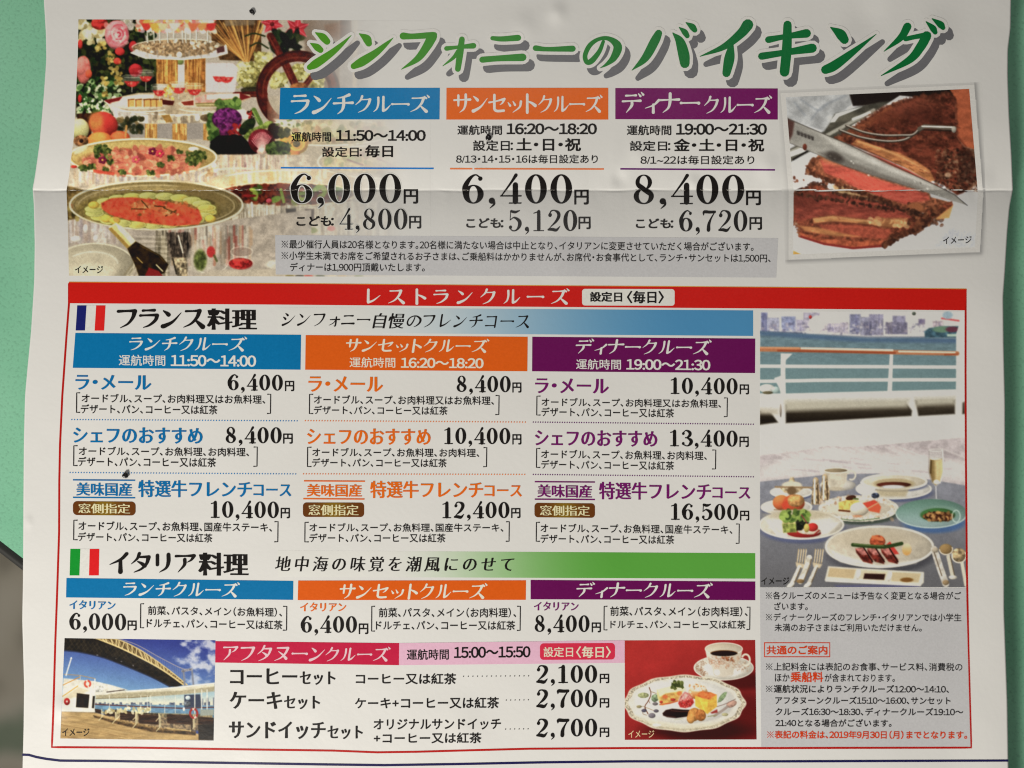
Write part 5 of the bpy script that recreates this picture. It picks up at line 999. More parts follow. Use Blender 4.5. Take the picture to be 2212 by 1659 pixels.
    c.poly([(990, 865), (1050, 890), (1110, 960), (1130, 1030), (1080, 1090), (1000, 1112), (920, 1100), (888, 1040), (920, 950)], (178, 40, 36), soft=4, tex=(4, .85, 1.15)); c.poly([(990, 860), (1050, 890), (1100, 960), (1040, 960), (980, 1000), (910, 1000), (930, 930)], (222, 196, 188), soft=14, a=.85, tex=(3, .85, 1.1)); c.spots(40, 910, 900, 1110, 1100, 4, 8, [(230, 190, 170), (130, 24, 24)], a=.6)
    c.poly([(1145, 920), (1230, 860), (1470, 910), (1475, 1080), (1330, 1200), (1150, 1080)], (222, 186, 44), soft=3, tex=(6, .92, 1.06)); c.poly([(1340, 1000), (1475, 920), (1475, 1090), (1330, 1200)], (206, 162, 40), soft=3, tex=(5, .9, 1.08)); c.poly([(1145, 920), (1240, 855), (1380, 870), (1475, 910), (1360, 985), (1250, 960)], (204, 112, 38), soft=3, tex=(5, .85, 1.15)); c.line([(1230, 1000), (1290, 1150)], 10, (240, 220, 110), a=.5)
    c.poly([(1380, 1180), (1480, 1130), (1490, 1180), (1400, 1196)], (150, 50, 44), soft=3)
    c.ell(1130, 1210, 95, 105, (196, 138, 62), rot=.5, tex=(5, .85, 1.15)); c.ell(1230, 1220, 80, 90, (186, 122, 52), rot=-.3, tex=(5, .8, 1.15)); c.ell(1080, 1270, 60, 76, (206, 150, 72), tex=(5, .9, 1.1)); c.line([(1180, 1140), (1170, 1280)], 18, (150, 92, 36), a=.7, soft=4); c.line([(1250, 1200), (1220, 1290)], 16, (130, 78, 32), a=.7, soft=4)
    c.finish(.8, (1, 1, 1), .25, .05); c.grain(3); return c
# ---------------------------------------------------------------- floor and table
def noise_mat(name, stops, scale, rough, fine=None, spec=.5):
    m, nt, bs = new_mat(name); bs.inputs['Roughness'].default_value = rough; bs.inputs['Specular IOR Level'].default_value = spec
    tc = nt.nodes.new('ShaderNodeTexCoord'); n = nt.nodes.new('ShaderNodeTexNoise'); r = nt.nodes.new('ShaderNodeValToRGB')
    n.inputs['Scale'].default_value = scale; n.inputs['Detail'].default_value = 4
    e = r.color_ramp.elements
    while len(e) < len(stops): e.new(.5)
    for q, (p, c) in zip(e, stops): q.position = p; q.color = (*c, 1)
    nt.links.new(tc.outputs['Object'], n.inputs['Vector']); nt.links.new(n.outputs['Fac'], r.inputs['Fac'])
    out = r.outputs['Color']
    if fine:
        n2 = nt.nodes.new('ShaderNodeTexNoise'); n2.inputs['Scale'].default_value = fine[0]; n2.inputs['Detail'].default_value = 3
        r2 = nt.nodes.new('ShaderNodeValToRGB'); r2.color_ramp.elements[0].position = fine[1]; r2.color_ramp.elements[1].position = fine[2]
        r2.color_ramp.elements[0].color = (fine[3],) * 3 + (1,); r2.color_ramp.elements[1].color = (1, 1, 1, 1)
        mx = nt.nodes.new('ShaderNodeMix'); mx.data_type = 'RGBA'; mx.blend_type = 'MULTIPLY'; mx.inputs[0].default_value = 1
        nt.links.new(tc.outputs['Object'], n2.inputs['Vector']); nt.links.new(n2.outputs['Fac'], r2.inputs['Fac'])
        nt.links.new(out, mx.inputs[6]); nt.links.new(r2.outputs['Color'], mx.inputs[7]); out = mx.outputs[2]
        b = nt.nodes.new('ShaderNodeBump'); b.inputs['Strength'].default_value = .15; b.inputs['Distance'].default_value = .0003
        nt.links.new(n2.outputs['Fac'], b.inputs['Height']); nt.links.new(b.outputs['Normal'], bs.inputs['Normal'])
    nt.links.new(out, bs.inputs['Base Color'])
    return m

FLOOR_Z = -.72
fl = mesh_obj('floor', [(-3, -3, FLOOR_Z), (3, -3, FLOOR_Z), (3, 3, FLOOR_Z), (-3, 3, FLOOR_Z)], [[0, 1, 2, 3]],
              noise_mat('floor_vinyl', [(.37, (.20, .18, .14)), (.44, (.66, .60, .50)), (.55, (.76, .70, .60)), (.62, (.34, .40, .30))], 8.5, .35))
fl['kind'] = 'structure'

e0 = on_plane([(0, 1168)], 0)[0]; e1 = on_plane([(48, 1205)], 0)[0]
t = (e1 - e0); t /= np.linalg.norm(t); nrm = np.array((-t[1], t[0], 0)); nrm = nrm if nrm[1] > 0 else -nrm     # inward
table = bpy.data.objects.new('table', None); COL.objects.link(table)
cen = e0 + nrm * .34 + t * .12
table.location = (cen[0], cen[1], FLOOR_Z); ang = math.atan2(t[1], t[0]); table.rotation_euler = (0, 0, ang)
table['label'] = 'green speckled table top with a black rounded edge band, lying under the printed sheet'; table['category'] = 'table'
HX, HY, CR = .60, .34, .05       # half sizes to the inner side of the edge band
def rr(o, z, seg=10):
    out = []
    for cx, cy, a0 in ((HX - CR, HY - CR, 0), (-HX + CR, HY - CR, 90), (-HX + CR, -HY + CR, 180), (HX - CR, -HY + CR, 270)):
        for k in range(seg + 1):
            a = math.radians(a0 + 90 * k / seg); out.append((cx + (CR + o) * math.cos(a), cy + (CR + o) * math.sin(a), z))
    return out
GREEN = noise_mat('green_laminate', [(.3, (.215, .53, .35)), (.7, (.265, .595, .405))], 40, .42, (1500, .30, .48, .82), .4)
BLACK, _nt, _bs = new_mat('black_rubber'); _bs.inputs['Base Color'].default_value = (.018, .018, .017, 1); _bs.inputs['Roughness'].default_value = .5
top = rr(0, -FLOOR_Z); bot = rr(0, -FLOOR_Z - .022); n = len(top)
mesh_obj('tabletop', top + bot, [list(range(n)), list(range(2 * n - 1, n - 1, -1))] + [[i, n + i, n + (i + 1) % n, (i + 1) % n] for i in range(n)], GREEN, table)
prof = [(.0002, -.0004), (.0010, .0002), (.0022, -.0003), (.0031, -.002), (.0036, -.006), (.0036, -.016), (.0028, -.021), (.0012, -.0225), (.0002, -.0222)]
V = []; 
for o, z in prof: V += rr(o, -FLOOR_Z + z)
F = [[k * n + i, k * n + (i + 1) % n, (k + 1) * n + (i + 1) % n, (k + 1) * n + i] for k in range(len(prof) - 1) for i in range(n)]
smooth(mesh_obj('edge_band', V, [f[::-1] for f in F], BLACK, table))
STEEL, _nt, _bs = new_mat('grey_steel'); _bs.inputs['Base Color'].default_value = (.3, .3, .3, 1); _bs.inputs['Metallic'].default_value = .8; _bs.inputs['Roughness'].default_value = .4
for sx in (-1, 1):
    for sy in (-1, 1):
        V = []; m = 14
        for z in (0, -FLOOR_Z - .022):
            V += [(sx * (HX - .07) + .016 * math.cos(2 * math.pi * i / m), sy * (HY - .07) + .016 * math.sin(2 * math.pi * i / m), z) for i in range(m)]
        smooth(mesh_obj('leg', V, [[i, (i + 1) % m, m + (i + 1) % m, m + i] for i in range(m)] + [list(range(m))[::-1], list(range(m, 2 * m))], STEEL, table))

# ---------------------------------------------------------------- the sheet of paper
flyer = bpy.data.objects.new('flyer', None); COL.objects.link(flyer)
flyer['label'] = 'glossy folded cruise menu sheet printed in colour, creased across, lying on the green table'; flyer['category'] = 'flyer'
LE = [(96, -700), (94.6, 0), (99, 70), (100, 127), (95, 200), (85.5, 309), (75.5, 380), (70.5, 407), (71, 415), (73, 440), (75, 527), (74, 603), (72, 638), (67, 716), (59, 799), (54, 855), (51.5, 960), (50.5, 1091), (50, 1200), (49.5, 1262), (48, 1339), (52, 1480), (51, 1572), (48.7, 1659), (46, 2290)]
RE = [(2190, -700), (2184, 0), (2183, 61), (2177.5, 105), (2177, 162), (2180, 249), (2185, 333), (2188, 408), (2186.5, 418), (2181, 446), (2176, 502), (2171, 586), (2167, 640), (2168, 744), (2171, 870), (2171, 1017), (2169, 1157), (2169, 1318), (2172, 1402), (2176, 1515), (2178, 1641), (2179, 1680), (2190, 2290)]
def edge(tab, y):
    a = np.array(tab, float); ys = np.asarray(y, float)
    f = lambda q: np.interp(q, a[:, 1], a[:, 0])
    near = np.abs(ys - 411) < 14
    return np.where(near, f(ys), (f(ys - 9) + 2 * f(ys) + f(ys + 9)) / 4)
ys = np.concatenate([np.arange(-700, 0, 12.), np.arange(0, 290, 5.), np.arange(290, 392, 4.), np.arange(392, 432, 1.), np.arange(432, 560, 4.), np.arange(560, 2290, 9.)])
nx = 640; u = np.linspace(0, 1, nx)
lx, rx = edge(LE, ys), edge(RE, ys)
PX = lx[:, None] * (1 - u) + rx[:, None] * u; PY = np.repeat(ys[:, None], nx, 1)
Pg = np.stack([PX.ravel(), PY.ravel()], 1)
paper, nt, bs = new_mat('coated_paper'); tc = add_sheen(nt, bs, .36)
n1 = nt.nodes.new('ShaderNodeTexNoise'); n1.inputs['Scale'].default_value = 35; n1.inputs['Detail'].default_value = 4
mx = nt.nodes.new('ShaderNodeMix'); mx.data_type = 'RGBA'; mx.inputs[6].default_value = (.785, .78, .765, 1); mx.inputs[7].default_value = (.815, .81, .80, 1)
nt.links.new(tc.outputs['Object'], n1.inputs['Vector']); nt.links.new(n1.outputs['Fac'], mx.inputs[0]); nt.links.new(mx.outputs[2], bs.inputs['Base Color'])
Vt = on_sheet(Pg, 0.); ny = len(ys); Ft = grid_faces(nx, ny)
ring = np.concatenate([np.arange(nx), (np.arange(1, ny) + 1) * nx - 1, np.arange(ny * nx - 2, (ny - 1) * nx - 1, -1), np.arange(ny - 2, 0, -1) * nx])
Vb = Vt - np.array((0, 0, .0001)); N = len(Vt); nr = np.roll(ring, -1)
F = np.vstack([Ft, Ft[:, ::-1] + N, np.stack([ring, nr, nr + N, ring + N], 1)])
smooth(mesh_obj('paper_sheet', np.vstack([Vt, Vb]), F, paper, flyer))

OFF_PIC, OFF_PAN, OFF_BAND, OFF_PILL = .00003, .00005, .00007, .00010
PAP = (200, 200, 197)
BLK = (20, 17, 16); BLU = (0, 100, 152); ORA = (196, 82, 14); PUR = (90, 4, 74); RED = (178, 20, 14); TB = (2, 96, 152); TO = (204, 94, 16); TP = (100, 14, 90); CRE = (206, 200, 180)
def lines(tab, y):
    a = np.array(tab, float); return np.interp(y, a[:, 1], a[:, 0])
def picture(label, pic, left, right, ytab, ref, off=OFF_PIC, alpha=None, cell=1.25, name='printed_photo', gam=1.):
    """a printed photograph: colours sampled on a fine grid between two edge polylines"""
    yl = np.arange(ytab[0], ytab[1] + .01, cell); nxp = int((max(p[0] for p in right) - min(p[0] for p in left)) / cell)
    uu = np.linspace(0, 1, nxp)
    X = lines(left, yl)[:, None] * (1 - uu) + lines(right, yl)[:, None] * uu
    f = ytab[2] if len(ytab) > 2 else (lambda x: 0 * x)
    Y = np.repeat(yl[:, None], nxp, 1) + f(X)
    C = lin(pic.at(X, Y)) / lin((ref,) * 3) * .8
    C = (C / .8) ** gam * .8; g_ = C @ np.array((.3, .55, .15)); C = g_[..., None] * .14 + C * .86
    if alpha is not None:
        q = Pic.__new__(Pic); q.__dict__.update(pic.__dict__); q.im = np.repeat(alpha, 3, 2)
        a = q.at(X, Y); C = C * a + np.array((.80, .795, .78)) * (1 - a)
    P = np.stack([X.ravel(), Y.ravel()], 1)
    gf = grid_faces(nxp, len(yl))
    return smooth(mesh_obj(name, on_sheet(P, edge_off(len(P), gf, off)), gf, picture_mat(), flyer, label, np.clip(C, .008, .85).reshape(-1, 3)))

# ---------------------------------------------------------------- top section
bp, ba = paint_buffet()
buf = picture('buffet of silver platters, flowers, fruit and a ship wheel, fading into the paper at right', bp,
              [(169.5, 40), (168, 120), (160, 291), (149, 380), (143.7, 411), (146, 470), (149, 600)], [(930, 0), (930, 700)], (41.8, 596, lambda x: (x - 170) * .0035), 198, alpha=ba, gam=1.32)
T('Z3', 'イメージ', 125, 1512, 430, 1592, 'g', BLK, buf, 'caption', ref=180)
# the tilted photograph with its printed white border and soft grey printed shadow
sh = []
P, F, u_, v_ = quad_grid([vp('E', 120, 110), vp('E', 1690, 45), vp('E', 1735, 1400), vp('E', 180, 1450)], 3)
X, Y = (P[:, 0] - 1645.8) / .2811, (P[:, 1] - 164.6) / .2811
lx_ = np.interp(Y, [130, 880, 1410], [143, 205, 205]); rx_ = np.interp(Y, [65, 905, 1350], [1632, 1700, 1675]); ty = 130 - (X - 143) * .0437; by = 1410 - (X - 205) * .0408
dx = np.maximum(np.maximum(lx_ - X, X - rx_), 0); dy = np.maximum(np.maximum(ty - Y, Y - by), 0)
k = np.exp(-((dx / 26) ** 2 + (dy / 26) ** 2)) * np.where((X > rx_) | (Y > by), .62, .22)
C = np.array((.80, .795, .78)) * (1 - k[:, None]) + np.array((.16, .16, .17)) * k[:, None]
picture_frame = mesh_obj('printed_frame', on_sheet(P, .00002), F, picture_mat(), flyer, 'soft grey printed edge round the tilted roast beef photo', C)
yl = np.arange(65, 1412, 8.); rows = []
Lb, Rb = np.interp(yl, [130, 880, 1410], [143, 205, 205]), np.interp(yl, [65, 905, 1350], [1632, 1700, 1675])
V2 = []; m = 150
uu = np.linspace(0, 1, m); yy = np.concatenate([np.linspace(0, .60, 60), np.linspace(.605, .66, 24), np.linspace(.67, 1, 40)])
def beef_pt(u_, v_, T0, T1, B0, B1, Lm, Rm):
    y0 = T0[1] + (T1[1] - T0[1]) * u_; y1 = B0[1] + (B1[1] - B0[1]) * u_
    y = y0 + (y1 - y0) * v_
    return np.interp(y, [T0[1], Lm[1], B0[1]], [T0[0], Lm[0], B0[0]]) * (1 - u_) + np.interp(y, [T1[1], Rm[1], B1[1]], [T1[0], Rm[0], B1[0]]) * u_, y
U, Vv = np.meshgrid(uu, yy)
X, Y = beef_pt(U, Vv, (143, 130), (1632, 65), (205, 1410), (1675, 1350), (205, 880), (1700, 905))
P = np.stack([X.ravel() * .2811 + 1645.8, Y.ravel() * .2811 + 164.6], 1)
bord = smooth(mesh_obj('printed_border', on_sheet(P, .00004), grid_faces(m, len(yy)), ink((176, 175, 173), 176), flyer, 'white border of the tilted roast beef photo'))
mp = paint_meat()
U, Vv = np.meshgrid(np.linspace(0, 1, 330), np.linspace(0, 1, 300))
X, Y = beef_pt(U, Vv, (183, 162), (1593, 97), (240, 1370), (1638, 1315), (243, 870), (1660, 900))
P = np.stack([X.ravel() * .2811 + 1645.8, Y.ravel() * .2811 + 164.6], 1)
C = lin(mp.at(P[:, 0], P[:, 1])) / lin((172,) * 3) * .8; C = (C / .8) ** 1.15 * .8; g_ = C @ np.array((.3, .55, .15)); C = (g_[:, None] * .2 + C * .8) * np.array((.97, 1, 1.0))
beef = smooth(mesh_obj('printed_photo', on_sheet(P, .00006), grid_faces(330, 300), picture_mat(), flyer, 'roast beef being sliced with a long knife and fork, tilted with a white border', np.clip(C, .008, .85)))
T('E', 'イメージ', 1392, 1235, 1612, 1290, 'g', BLK, beef, 'caption', slope=-.03, ref=172)

# the title: green brush letters, white outline, grey drop shadow
TA = [[(335, 178, 6), (372, 200, 30), (398, 226, 28)], [(308, 236, 6), (340, 255, 28), (362, 272, 26)], [(303, 366, 24), (340, 345, 36), (420, 290, 28), (480, 240, 17), (530, 192, 3)],
      [(574, 184, 6), (612, 210, 34), (625, 236, 28)], [(543, 360, 26), (590, 335, 38), (660, 290, 30), (720, 240, 17), (758, 206, 3)],
      [(812, 196, 30), (860, 198, 24), (940, 193, 26), (982, 190, 24)], [(970, 200, 42), (940, 255, 36), (890, 320, 27), (803, 377, 4)],
      [(1048, 264, 20), (1110, 257, 15), (1195, 249, 24)], [(1132, 214, 24), (1122, 290, 28), (1110, 376, 24)], [(1112, 278, 18), (1085, 315, 15), (1028, 359, 4)],
      [(1298, 208, 18), (1350, 212, 22), (1438, 206, 26)], [(1243, 325, 26), (1330, 318, 25), (1463, 312, 32)], [(1533, 262, 24), (1600, 268, 19), (1735, 265, 26)],
      [(1902, 226, 14), (1880, 280, 19), (1840, 330, 24), (1812, 338, 20), (1803, 300, 20), (1830, 245, 20), (1880, 212, 16), (1935, 212, 20), (1980, 252, 36), (1960, 312, 30), (1920, 350, 14), (1885, 370, 3)]]
TB_ = [[(262, 178, 30), (240, 222, 38), (190, 310, 32), (120, 375, 4)], [(338, 176, 6), (375, 220, 36), (396, 290, 46), (402, 338, 40)], [(372, 146, 5), (400, 170, 24), (415, 192, 20)], [(408, 120, 5), (440, 142, 26), (455, 160, 22)],
      [(738, 132, 46), (700, 180, 38), (610, 250, 26), (483, 301, 4)], [(650, 240, 20), (640, 310, 42), (624, 390, 34)], [(848, 212, 28), (940, 195, 22), (1052, 178, 36)], [(812, 300, 30), (940, 280, 26), (1082, 257, 38)], [(950, 132, 34), (946, 260, 40), (934, 384, 40)],
      [(1180, 146, 6), (1230, 180, 40), (1254, 212, 36)], [(1152, 372, 36), (1200, 350, 40), (1290, 285, 28), (1424, 182, 3)], [(1590, 142, 34), (1555, 200, 28), (1465, 274, 4)], [(1580, 208, 20), (1640, 195, 20), (1700, 186, 26)], [(1692, 192, 40), (1660, 250, 38), (1600, 320, 30), (1450, 404, 4)],
      [(1690, 116, 6), (1725, 150, 26), (1738, 172, 20)], [(1722, 100, 6), (1765, 130, 28), (1780, 148, 20)]]
def title_shape(d, sh=(0, 0)):
    P = []
    for tab, v in ((TA, 'A'), (TB_, 'B')):
        s_ = VW[v][0]
        for st in tab:
            q = [(*vp(v, x, y), w * s_ * (1.3 if w > 8 else 1)) for x, y, w in st]
            P += ribbon_polys([(x + sh[0], y + sh[1], w) for x, y, w in q], d)
    return union(P)
def title_cut(V, F): return cut(V, F, np.arange(V[:, 1].min(), V[:, 1].max(), 13), np.arange(V[:, 0].min(), V[:, 0].max(), 13))
V, F = title_cut(*title_shape(5.2, (13, 17)))
ttl_root, = [mesh_obj('title', on_sheet(V, .00008), F, ink((88, 88, 92), 180), flyer, 'grey printed drop shadow of the title letters')]
V, F = title_cut(*title_shape(7.0)); mesh_obj('outline', on_sheet(V, .00011), F, ink((180, 179, 177), 180), ttl_root, 'white outline of the title letters')
V, F = title_cut(*title_shape(0)); k = np.clip((V[:, 0] - 700) / 900, 0, 1)[:, None]
C = lin(np.array((62, 122, 22)) * (1 - k) + np.array((2, 86, 40)) * k) / lin((178,) * 3) * .8
mesh_obj('lettering', on_sheet(V, .00014), F, picture_mat(), ttl_root, 'green title lettering', C)

def head_band(view, corners, rgb, label, texts, ref=190):
    b = band('heading_band', view, corners, rgb, flyer, OFF_BAND, label, ref)
    for t_ in texts: T(*t_[:7], t_[7], b, off=OFF_BAND + .00006, **(t_[8] if len(t_) > 8 else {}))
    return b
W = PAP
head_band('A', [(143, 478), (1012, 478), (1010, 650), (138, 650)], BLU, 'blue lunch cruise heading band beside the buffet photo', [('A', 'ランチ', 200, 508, 545, 622, 'brush', W, dict(wt=1.5)), ('A', 'クルーズ', 552, 515, 958, 615, 'brush', W, dict(wt=1.5))], 186)
head_band('A', [(1048, 478), (1929, 478), (1929, 651), (1047, 651)], ORA, 'orange sunset cruise heading band in the top section', [('A', 'サンセット', 1085, 508, 1540, 620, 'brush', W, dict(wt=1.5)), ('A', 'クルーズ', 1548, 515, 1898, 615, 'brush', W, dict(wt=1.5))], 182)
head_band('B', [(31, 470), (898, 472), (898, 638), (31, 636)], PUR, 'purple dinner cruise heading band in the top section', [('B', 'ディナー', 65, 490, 485, 608, 'brush', W, dict(wt=1.5)), ('B', 'クルーズ', 505, 508, 868, 608, 'brush', W, dict(wt=1.5))], 178)
def tx(view, s, x0, y0, x1, y1, sty='g', rgb=BLK, name='lettering', **k): return T(view, s, x0, y0, x1, y1, sty, rgb, flyer, name, **k)
for v, a, b_, c_, d_, e_ in (
    ('A', ('運航時間', 204, 718, 420, 772), ('11:50〜14:00', 445, 708, 935, 768), ('設定日：', 370, 800, 588, 855), ('毎日', 604, 790, 757, 857), None),
    ('A', ('運航時間', 1107, 682, 1350, 735), ('16:20〜18:20', 1375, 672, 1867, 732), ('設定日：', 1192, 764, 1410, 822), ('土・日・祝', 1428, 752, 1780, 823), ('8/13・14・15・16は毎日設定あり', 1100, 842, 1872, 890)),
    ('B', ('運航時間', 92, 668, 330, 722), ('19:00〜21:30', 355, 660, 840, 720), ('設定日：', 108, 752, 325, 806), ('金・土・日・祝', 342, 740, 826, 809), ('8/1~22は毎日設定あり', 165, 830, 773, 878))):
    tx(v, *a, 'gm', name='timetable_text'); tx(v, *b_, 'gb', name='timetable_text'); tx(v, *c_, 'gm', name='timetable_text'); tx(v, *d_, 'gb', name='timetable_text')
    if e_: tx(v, *e_, 'g', name='timetable_text')
stripe('rule_line', [vp('C', 212, 323), vp('C', 1423, 328)], 3.4, (20, 104, 180), flyer, OFF_BAND, 'blue rule over the lunch price', 195)
stripe('rule_line', [vp('C', 1552, 330), vp('D', 760, 333)], 3.4, (206, 110, 66), flyer, OFF_BAND, 'orange rule over the sunset price', 195)
stripe('rule_line', [vp('D', 890, 332), vp('D', 2115, 340)], 3.4, (84, 10, 92), flyer, OFF_BAND, 'purple rule over the dinner price', 190)
def price(view, s, x0, top, x1, base, yen, bold=0., halo=False, label=None, ysty='gb', slope=None):
    bold = max(bold, .3)
    p = T(view, s, x0, top, x1, base, 'digit', BLK, flyer, 'price', .00016, wt=bold, label=label, slope=slope)
    T(view, '円', *yen, ysty, BLK, p, 'yen_mark', .00016)
    if halo: T(view, s, x0, top, x1, base, 'digit', PAP, p, 'outline', .00012, wt=bold, d=3.2, label='white outline of the price', slope=slope)
    return p
price('C', '6,000', 290, 369, 1165, 605, (1185, 493, 1300, 608), halo=True, label='large lunch buffet price over the platter photo', ysty='gb')
price('C', '4,800', 675, 646, 1215, 813, (1228, 705, 1325, 805), halo=True, ysty='gb')
price('C', '6,400', 1648, 375, (508, 'D'), 608, (0, 0, 0, 0), ysty='gb') if False else None
p = T('C', '6,400', 1648, 375, (508, 'D'), 608, 'digit', BLK, flyer, 'price', .00016, wt=.3, label='large sunset buffet price on the crease'); T('D', '円', 525, 497, 640, 615, 'gb', BLK, p, 'yen_mark', .00016)
p = T('C', '5,120', 2018, 658, (548, 'D'), 825, 'digit', BLK, flyer, 'price', .00016, wt=.3); T('D', '円', 558, 712, 655, 810, 'gb', BLK, p, 'yen_mark', .00016)
price('D', '8,400', 995, 378, 1870, 612, (1885, 505, 2003, 620), label='large dinner buffet price on the crease', ysty='gb')
price('D', '6,720', 1355, 660, 1895, 828, (1912, 715, 2012, 815), ysty='gb')
for v, x0, y0, x1, y1 in (('C', 335, 705, 632, 785), ('C', 1680, 722, 1975, 800), ('D', 1012, 725, 1310, 803)): tx(v, 'こども：', x0, y0, x1, y1, 'gb', name='timetable_text')
npn = band('note_panel', 'C', [(168, 856), (2140, 880, 'D'), (2125, 1193, 'D'), (172, 1168)], (172, 172, 175), flyer, OFF_PAN, 'wide grey note panel under the buffet prices', 192)
T('C', '※最少催行人員は20名様となります。20名様に満たない場合は中止となり、イタリアンに変更させていただく場合がございます。', 218, 893, (1945, 'D'), 962, 'g', BLK, npn, 'note_text', slope=.0055)
T('C', '※小学生未満でお席をご希望されるお子さまは、ご乗船料はかかりませんが、お席代・お食事代として、ランチ・サンセットは1,500円、', 218, 985, (2080, 'D'), 1054, 'g', BLK, npn, 'note_text', slope=.0055)
T('C', 'ディナーは1,900円頂戴いたします。', 285, 1076, 1352, 1146, 'g', BLK, npn, 'note_text', slope=.002)

# ---------------------------------------------------------------- red frame of the lower section
LF = [(149, 612), (149, 655), (143.2, 731), (134.5, 855), (129.6, 960), (128, 1040), (127.6, 1150), (123, 1290), (119.4, 1386), (115, 1540), (112, 1614)]
BF = [(300, 1615.2), (439, 1617.6), (720, 1621.5), (815, 1625.2), (900, 1624), (985, 1621.6), (1142, 1617.5), (1360, 1616), (1673, 1616), (2098, 1615)]
RF = [(2092, 1402), (2088.7, 1235), (2087.5, 1101), (2086.5, 990), (2085.7, 800), (2086, 628)]
fr = stripe('border_frame', LF + BF + RF, 4.4, (160, 14, 8), flyer, .000045, 'thin red frame round the restaurant cruise section', 200)
P, F, u_, v_ = quad_grid([(148.5, 609.5), (2088.5, 624.6), (2084.5, 670.3), (148.5, 655)], 12)
P[:, 1] += np.interp(P[:, 0], [149, 603, 1097, 1673, 2088], [0, -.6, -.2, -.6, 0])
rb = mesh_obj('heading_band', on_sheet(P, OFF_BAND), F, ink(RED, 195), flyer, 'long red heading band across the restaurant cruise section')
stripe('gold_edge', [(149, 609), (603, 612), (1097, 616.3), (1673, 620.2), (2088, 624)], 1.2, (206, 150, 60), rb, OFF_BAND + .00001, 'thin gold line along the top of the red band')
T('G', 'レストランクルーズ', 725, 174, (512, 'H'), 316, 'brush', PAP, rb, off=OFF_BAND + .00006, wt=1.5, slope=.003, track=.36)
pl = round_rect('badge', 'H', 615, 184, 1383, 322, 24, (204, 203, 198), rb, OFF_PILL, .003, 'white rounded label on the red band')
T('H', '設定日', 680, 208, 948, 292, 'gx', BLK, rb, off=.00017, slope=.003); T('H', '〈毎日〉', 985, 200, 1295, 305, 'gx', BLK, rb, off=.00017, slope=.003)

def flag(view, quads, cols, label):
    (a, b_), = [quads]
    base = band('flag', view, [a[0], b_[1], b_[2], a[3]], PAP, flyer, OFF_PAN, label, 200, 5)
    for q, c in zip(quads, cols): band('stripe', view, q, c, base, OFF_BAND)
flag('F', ([(538, 270), (603, 270), (592, 445), (527, 445)], [(670, 270), (735, 270), (725, 446), (659, 446)]), ((20, 26, 96), (196, 28, 26)), 'French flag beside the French menu heading')
flag('J', ([(490, 905), (560, 905), (553, 1090), (485, 1090)], [(625, 905), (692, 905), (688, 1090), (620, 1090)]), ((12, 130, 40), (196, 24, 28)), 'Italian flag beside the Italian menu heading')
gb1 = band('heading_band', 'P', [(600, 664), (1627, 670.5), (1627, 725.7), (600, 718)], None, flyer, OFF_PAN, 'pale to blue band behind the French menu subtitle', 195, 8,
           lambda u_, v_: np.array((196, 196, 194)) * (1 - sstep(.12, .9, u_)) + np.array((66, 124, 166)) * sstep(.12, .9, u_))
gb2 = band('heading_band', 'P', [(600, 1189), (1631.5, 1194.8), (1631.5, 1250), (600, 1246)], None, flyer, OFF_PAN, 'pale to green band behind the Italian menu subtitle', 198, 8,
           lambda u_, v_: np.array((199, 199, 196)) * (1 - sstep(.22, .72, u_)) + np.array((80, 146, 58)) * sstep(.22, .72, u_))
h = tx('F', 'フランス', 812, 293, 1430, 434, 'brush', name='menu_heading', wt=1.8, slope=.004); T('F', '料理', 1440, 292, 1790, 440, 'mb', BLK, h)
h = tx('J', 'イタリア', 762, 926, 1365, 1080, 'brush', name='menu_heading', wt=1.8, slope=.006); T('J', '料理', 1380, 932, 1732, 1090, 'mb', BLK, h)
T('G', 'シンフォニー', 18, 385, 755, 495, 'brush', BLK, gb1, off=OFF_BAND + .00005, wt=1.3, ital=.14, track=.14); T('G', '自慢', 770, 386, 1038, 512, 'si', BLK, gb1, off=OFF_BAND + .00005, ital=.2); T('G', 'の', 1055, 404, 1180, 500, 'brush', BLK, gb1, off=OFF_BAND + .00005, wt=1.3, ital=.14, track=.14); T('G', 'フレンチコース', 1195, 392, 2070, 505, 'brush', BLK, gb1, off=OFF_BAND + .00005, wt=1.3, ital=.14, track=.14)
T('J', '地中海の味覚を潮風にのせて', 1915, 957, (1950, 'K'), 1062, 'mi', BLK, gb2, off=OFF_BAND + .00005, ital=.16, slope=.0015, track=.2)

it = dict(wt=1.5, ital=.13, track=.08)
def hb(view, corners, rgb, label, s, box, t1=None, t2=None, white=PAP):
    L_ = [(view, s, *box, 'brush', white, it)]
    if t1: L_ += [(view, '運航時間', *t1, 'g', white), (view, t2[0], *t2[1:], 'gb', white)]
    return head_band(view, corners, rgb, label, L_, 198)
hb('F', [(525, 462), (2098, 475), (2094, 718), (507, 705)], BLU, 'blue French lunch cruise heading band', 'ランチクルーズ', (900, 481, 1722, 586), (828, 613, 1152, 690), ('11:50〜14:00', 1190, 614, 1785, 694))
hb('G', [(218, 568), (2060, 582), (2057, 868), (214, 855)], ORA, 'orange French sunset cruise heading band', 'サンセットクルーズ', (552, 590, 1742, 712), (582, 750, 962, 836), ('16:20〜18:20', 1008, 754, 1695, 840), (206, 200, 186))
hb('H', [(202, 582), (2052, 597), (2050, 883), (200, 868)], PUR, 'purple French dinner cruise heading band', 'ディナークルーズ', (562, 595, 1690, 728), (565, 765, 938, 852), ('19:00〜21:30', 982, 766, 1680, 855))
hb('J', [(463, 1108), (2044, 1128), (2042, 1260), (460, 1243)], BLU, 'blue Italian lunch cruise heading band', 'ランチクルーズ', (858, 1126, 1672, 1234))
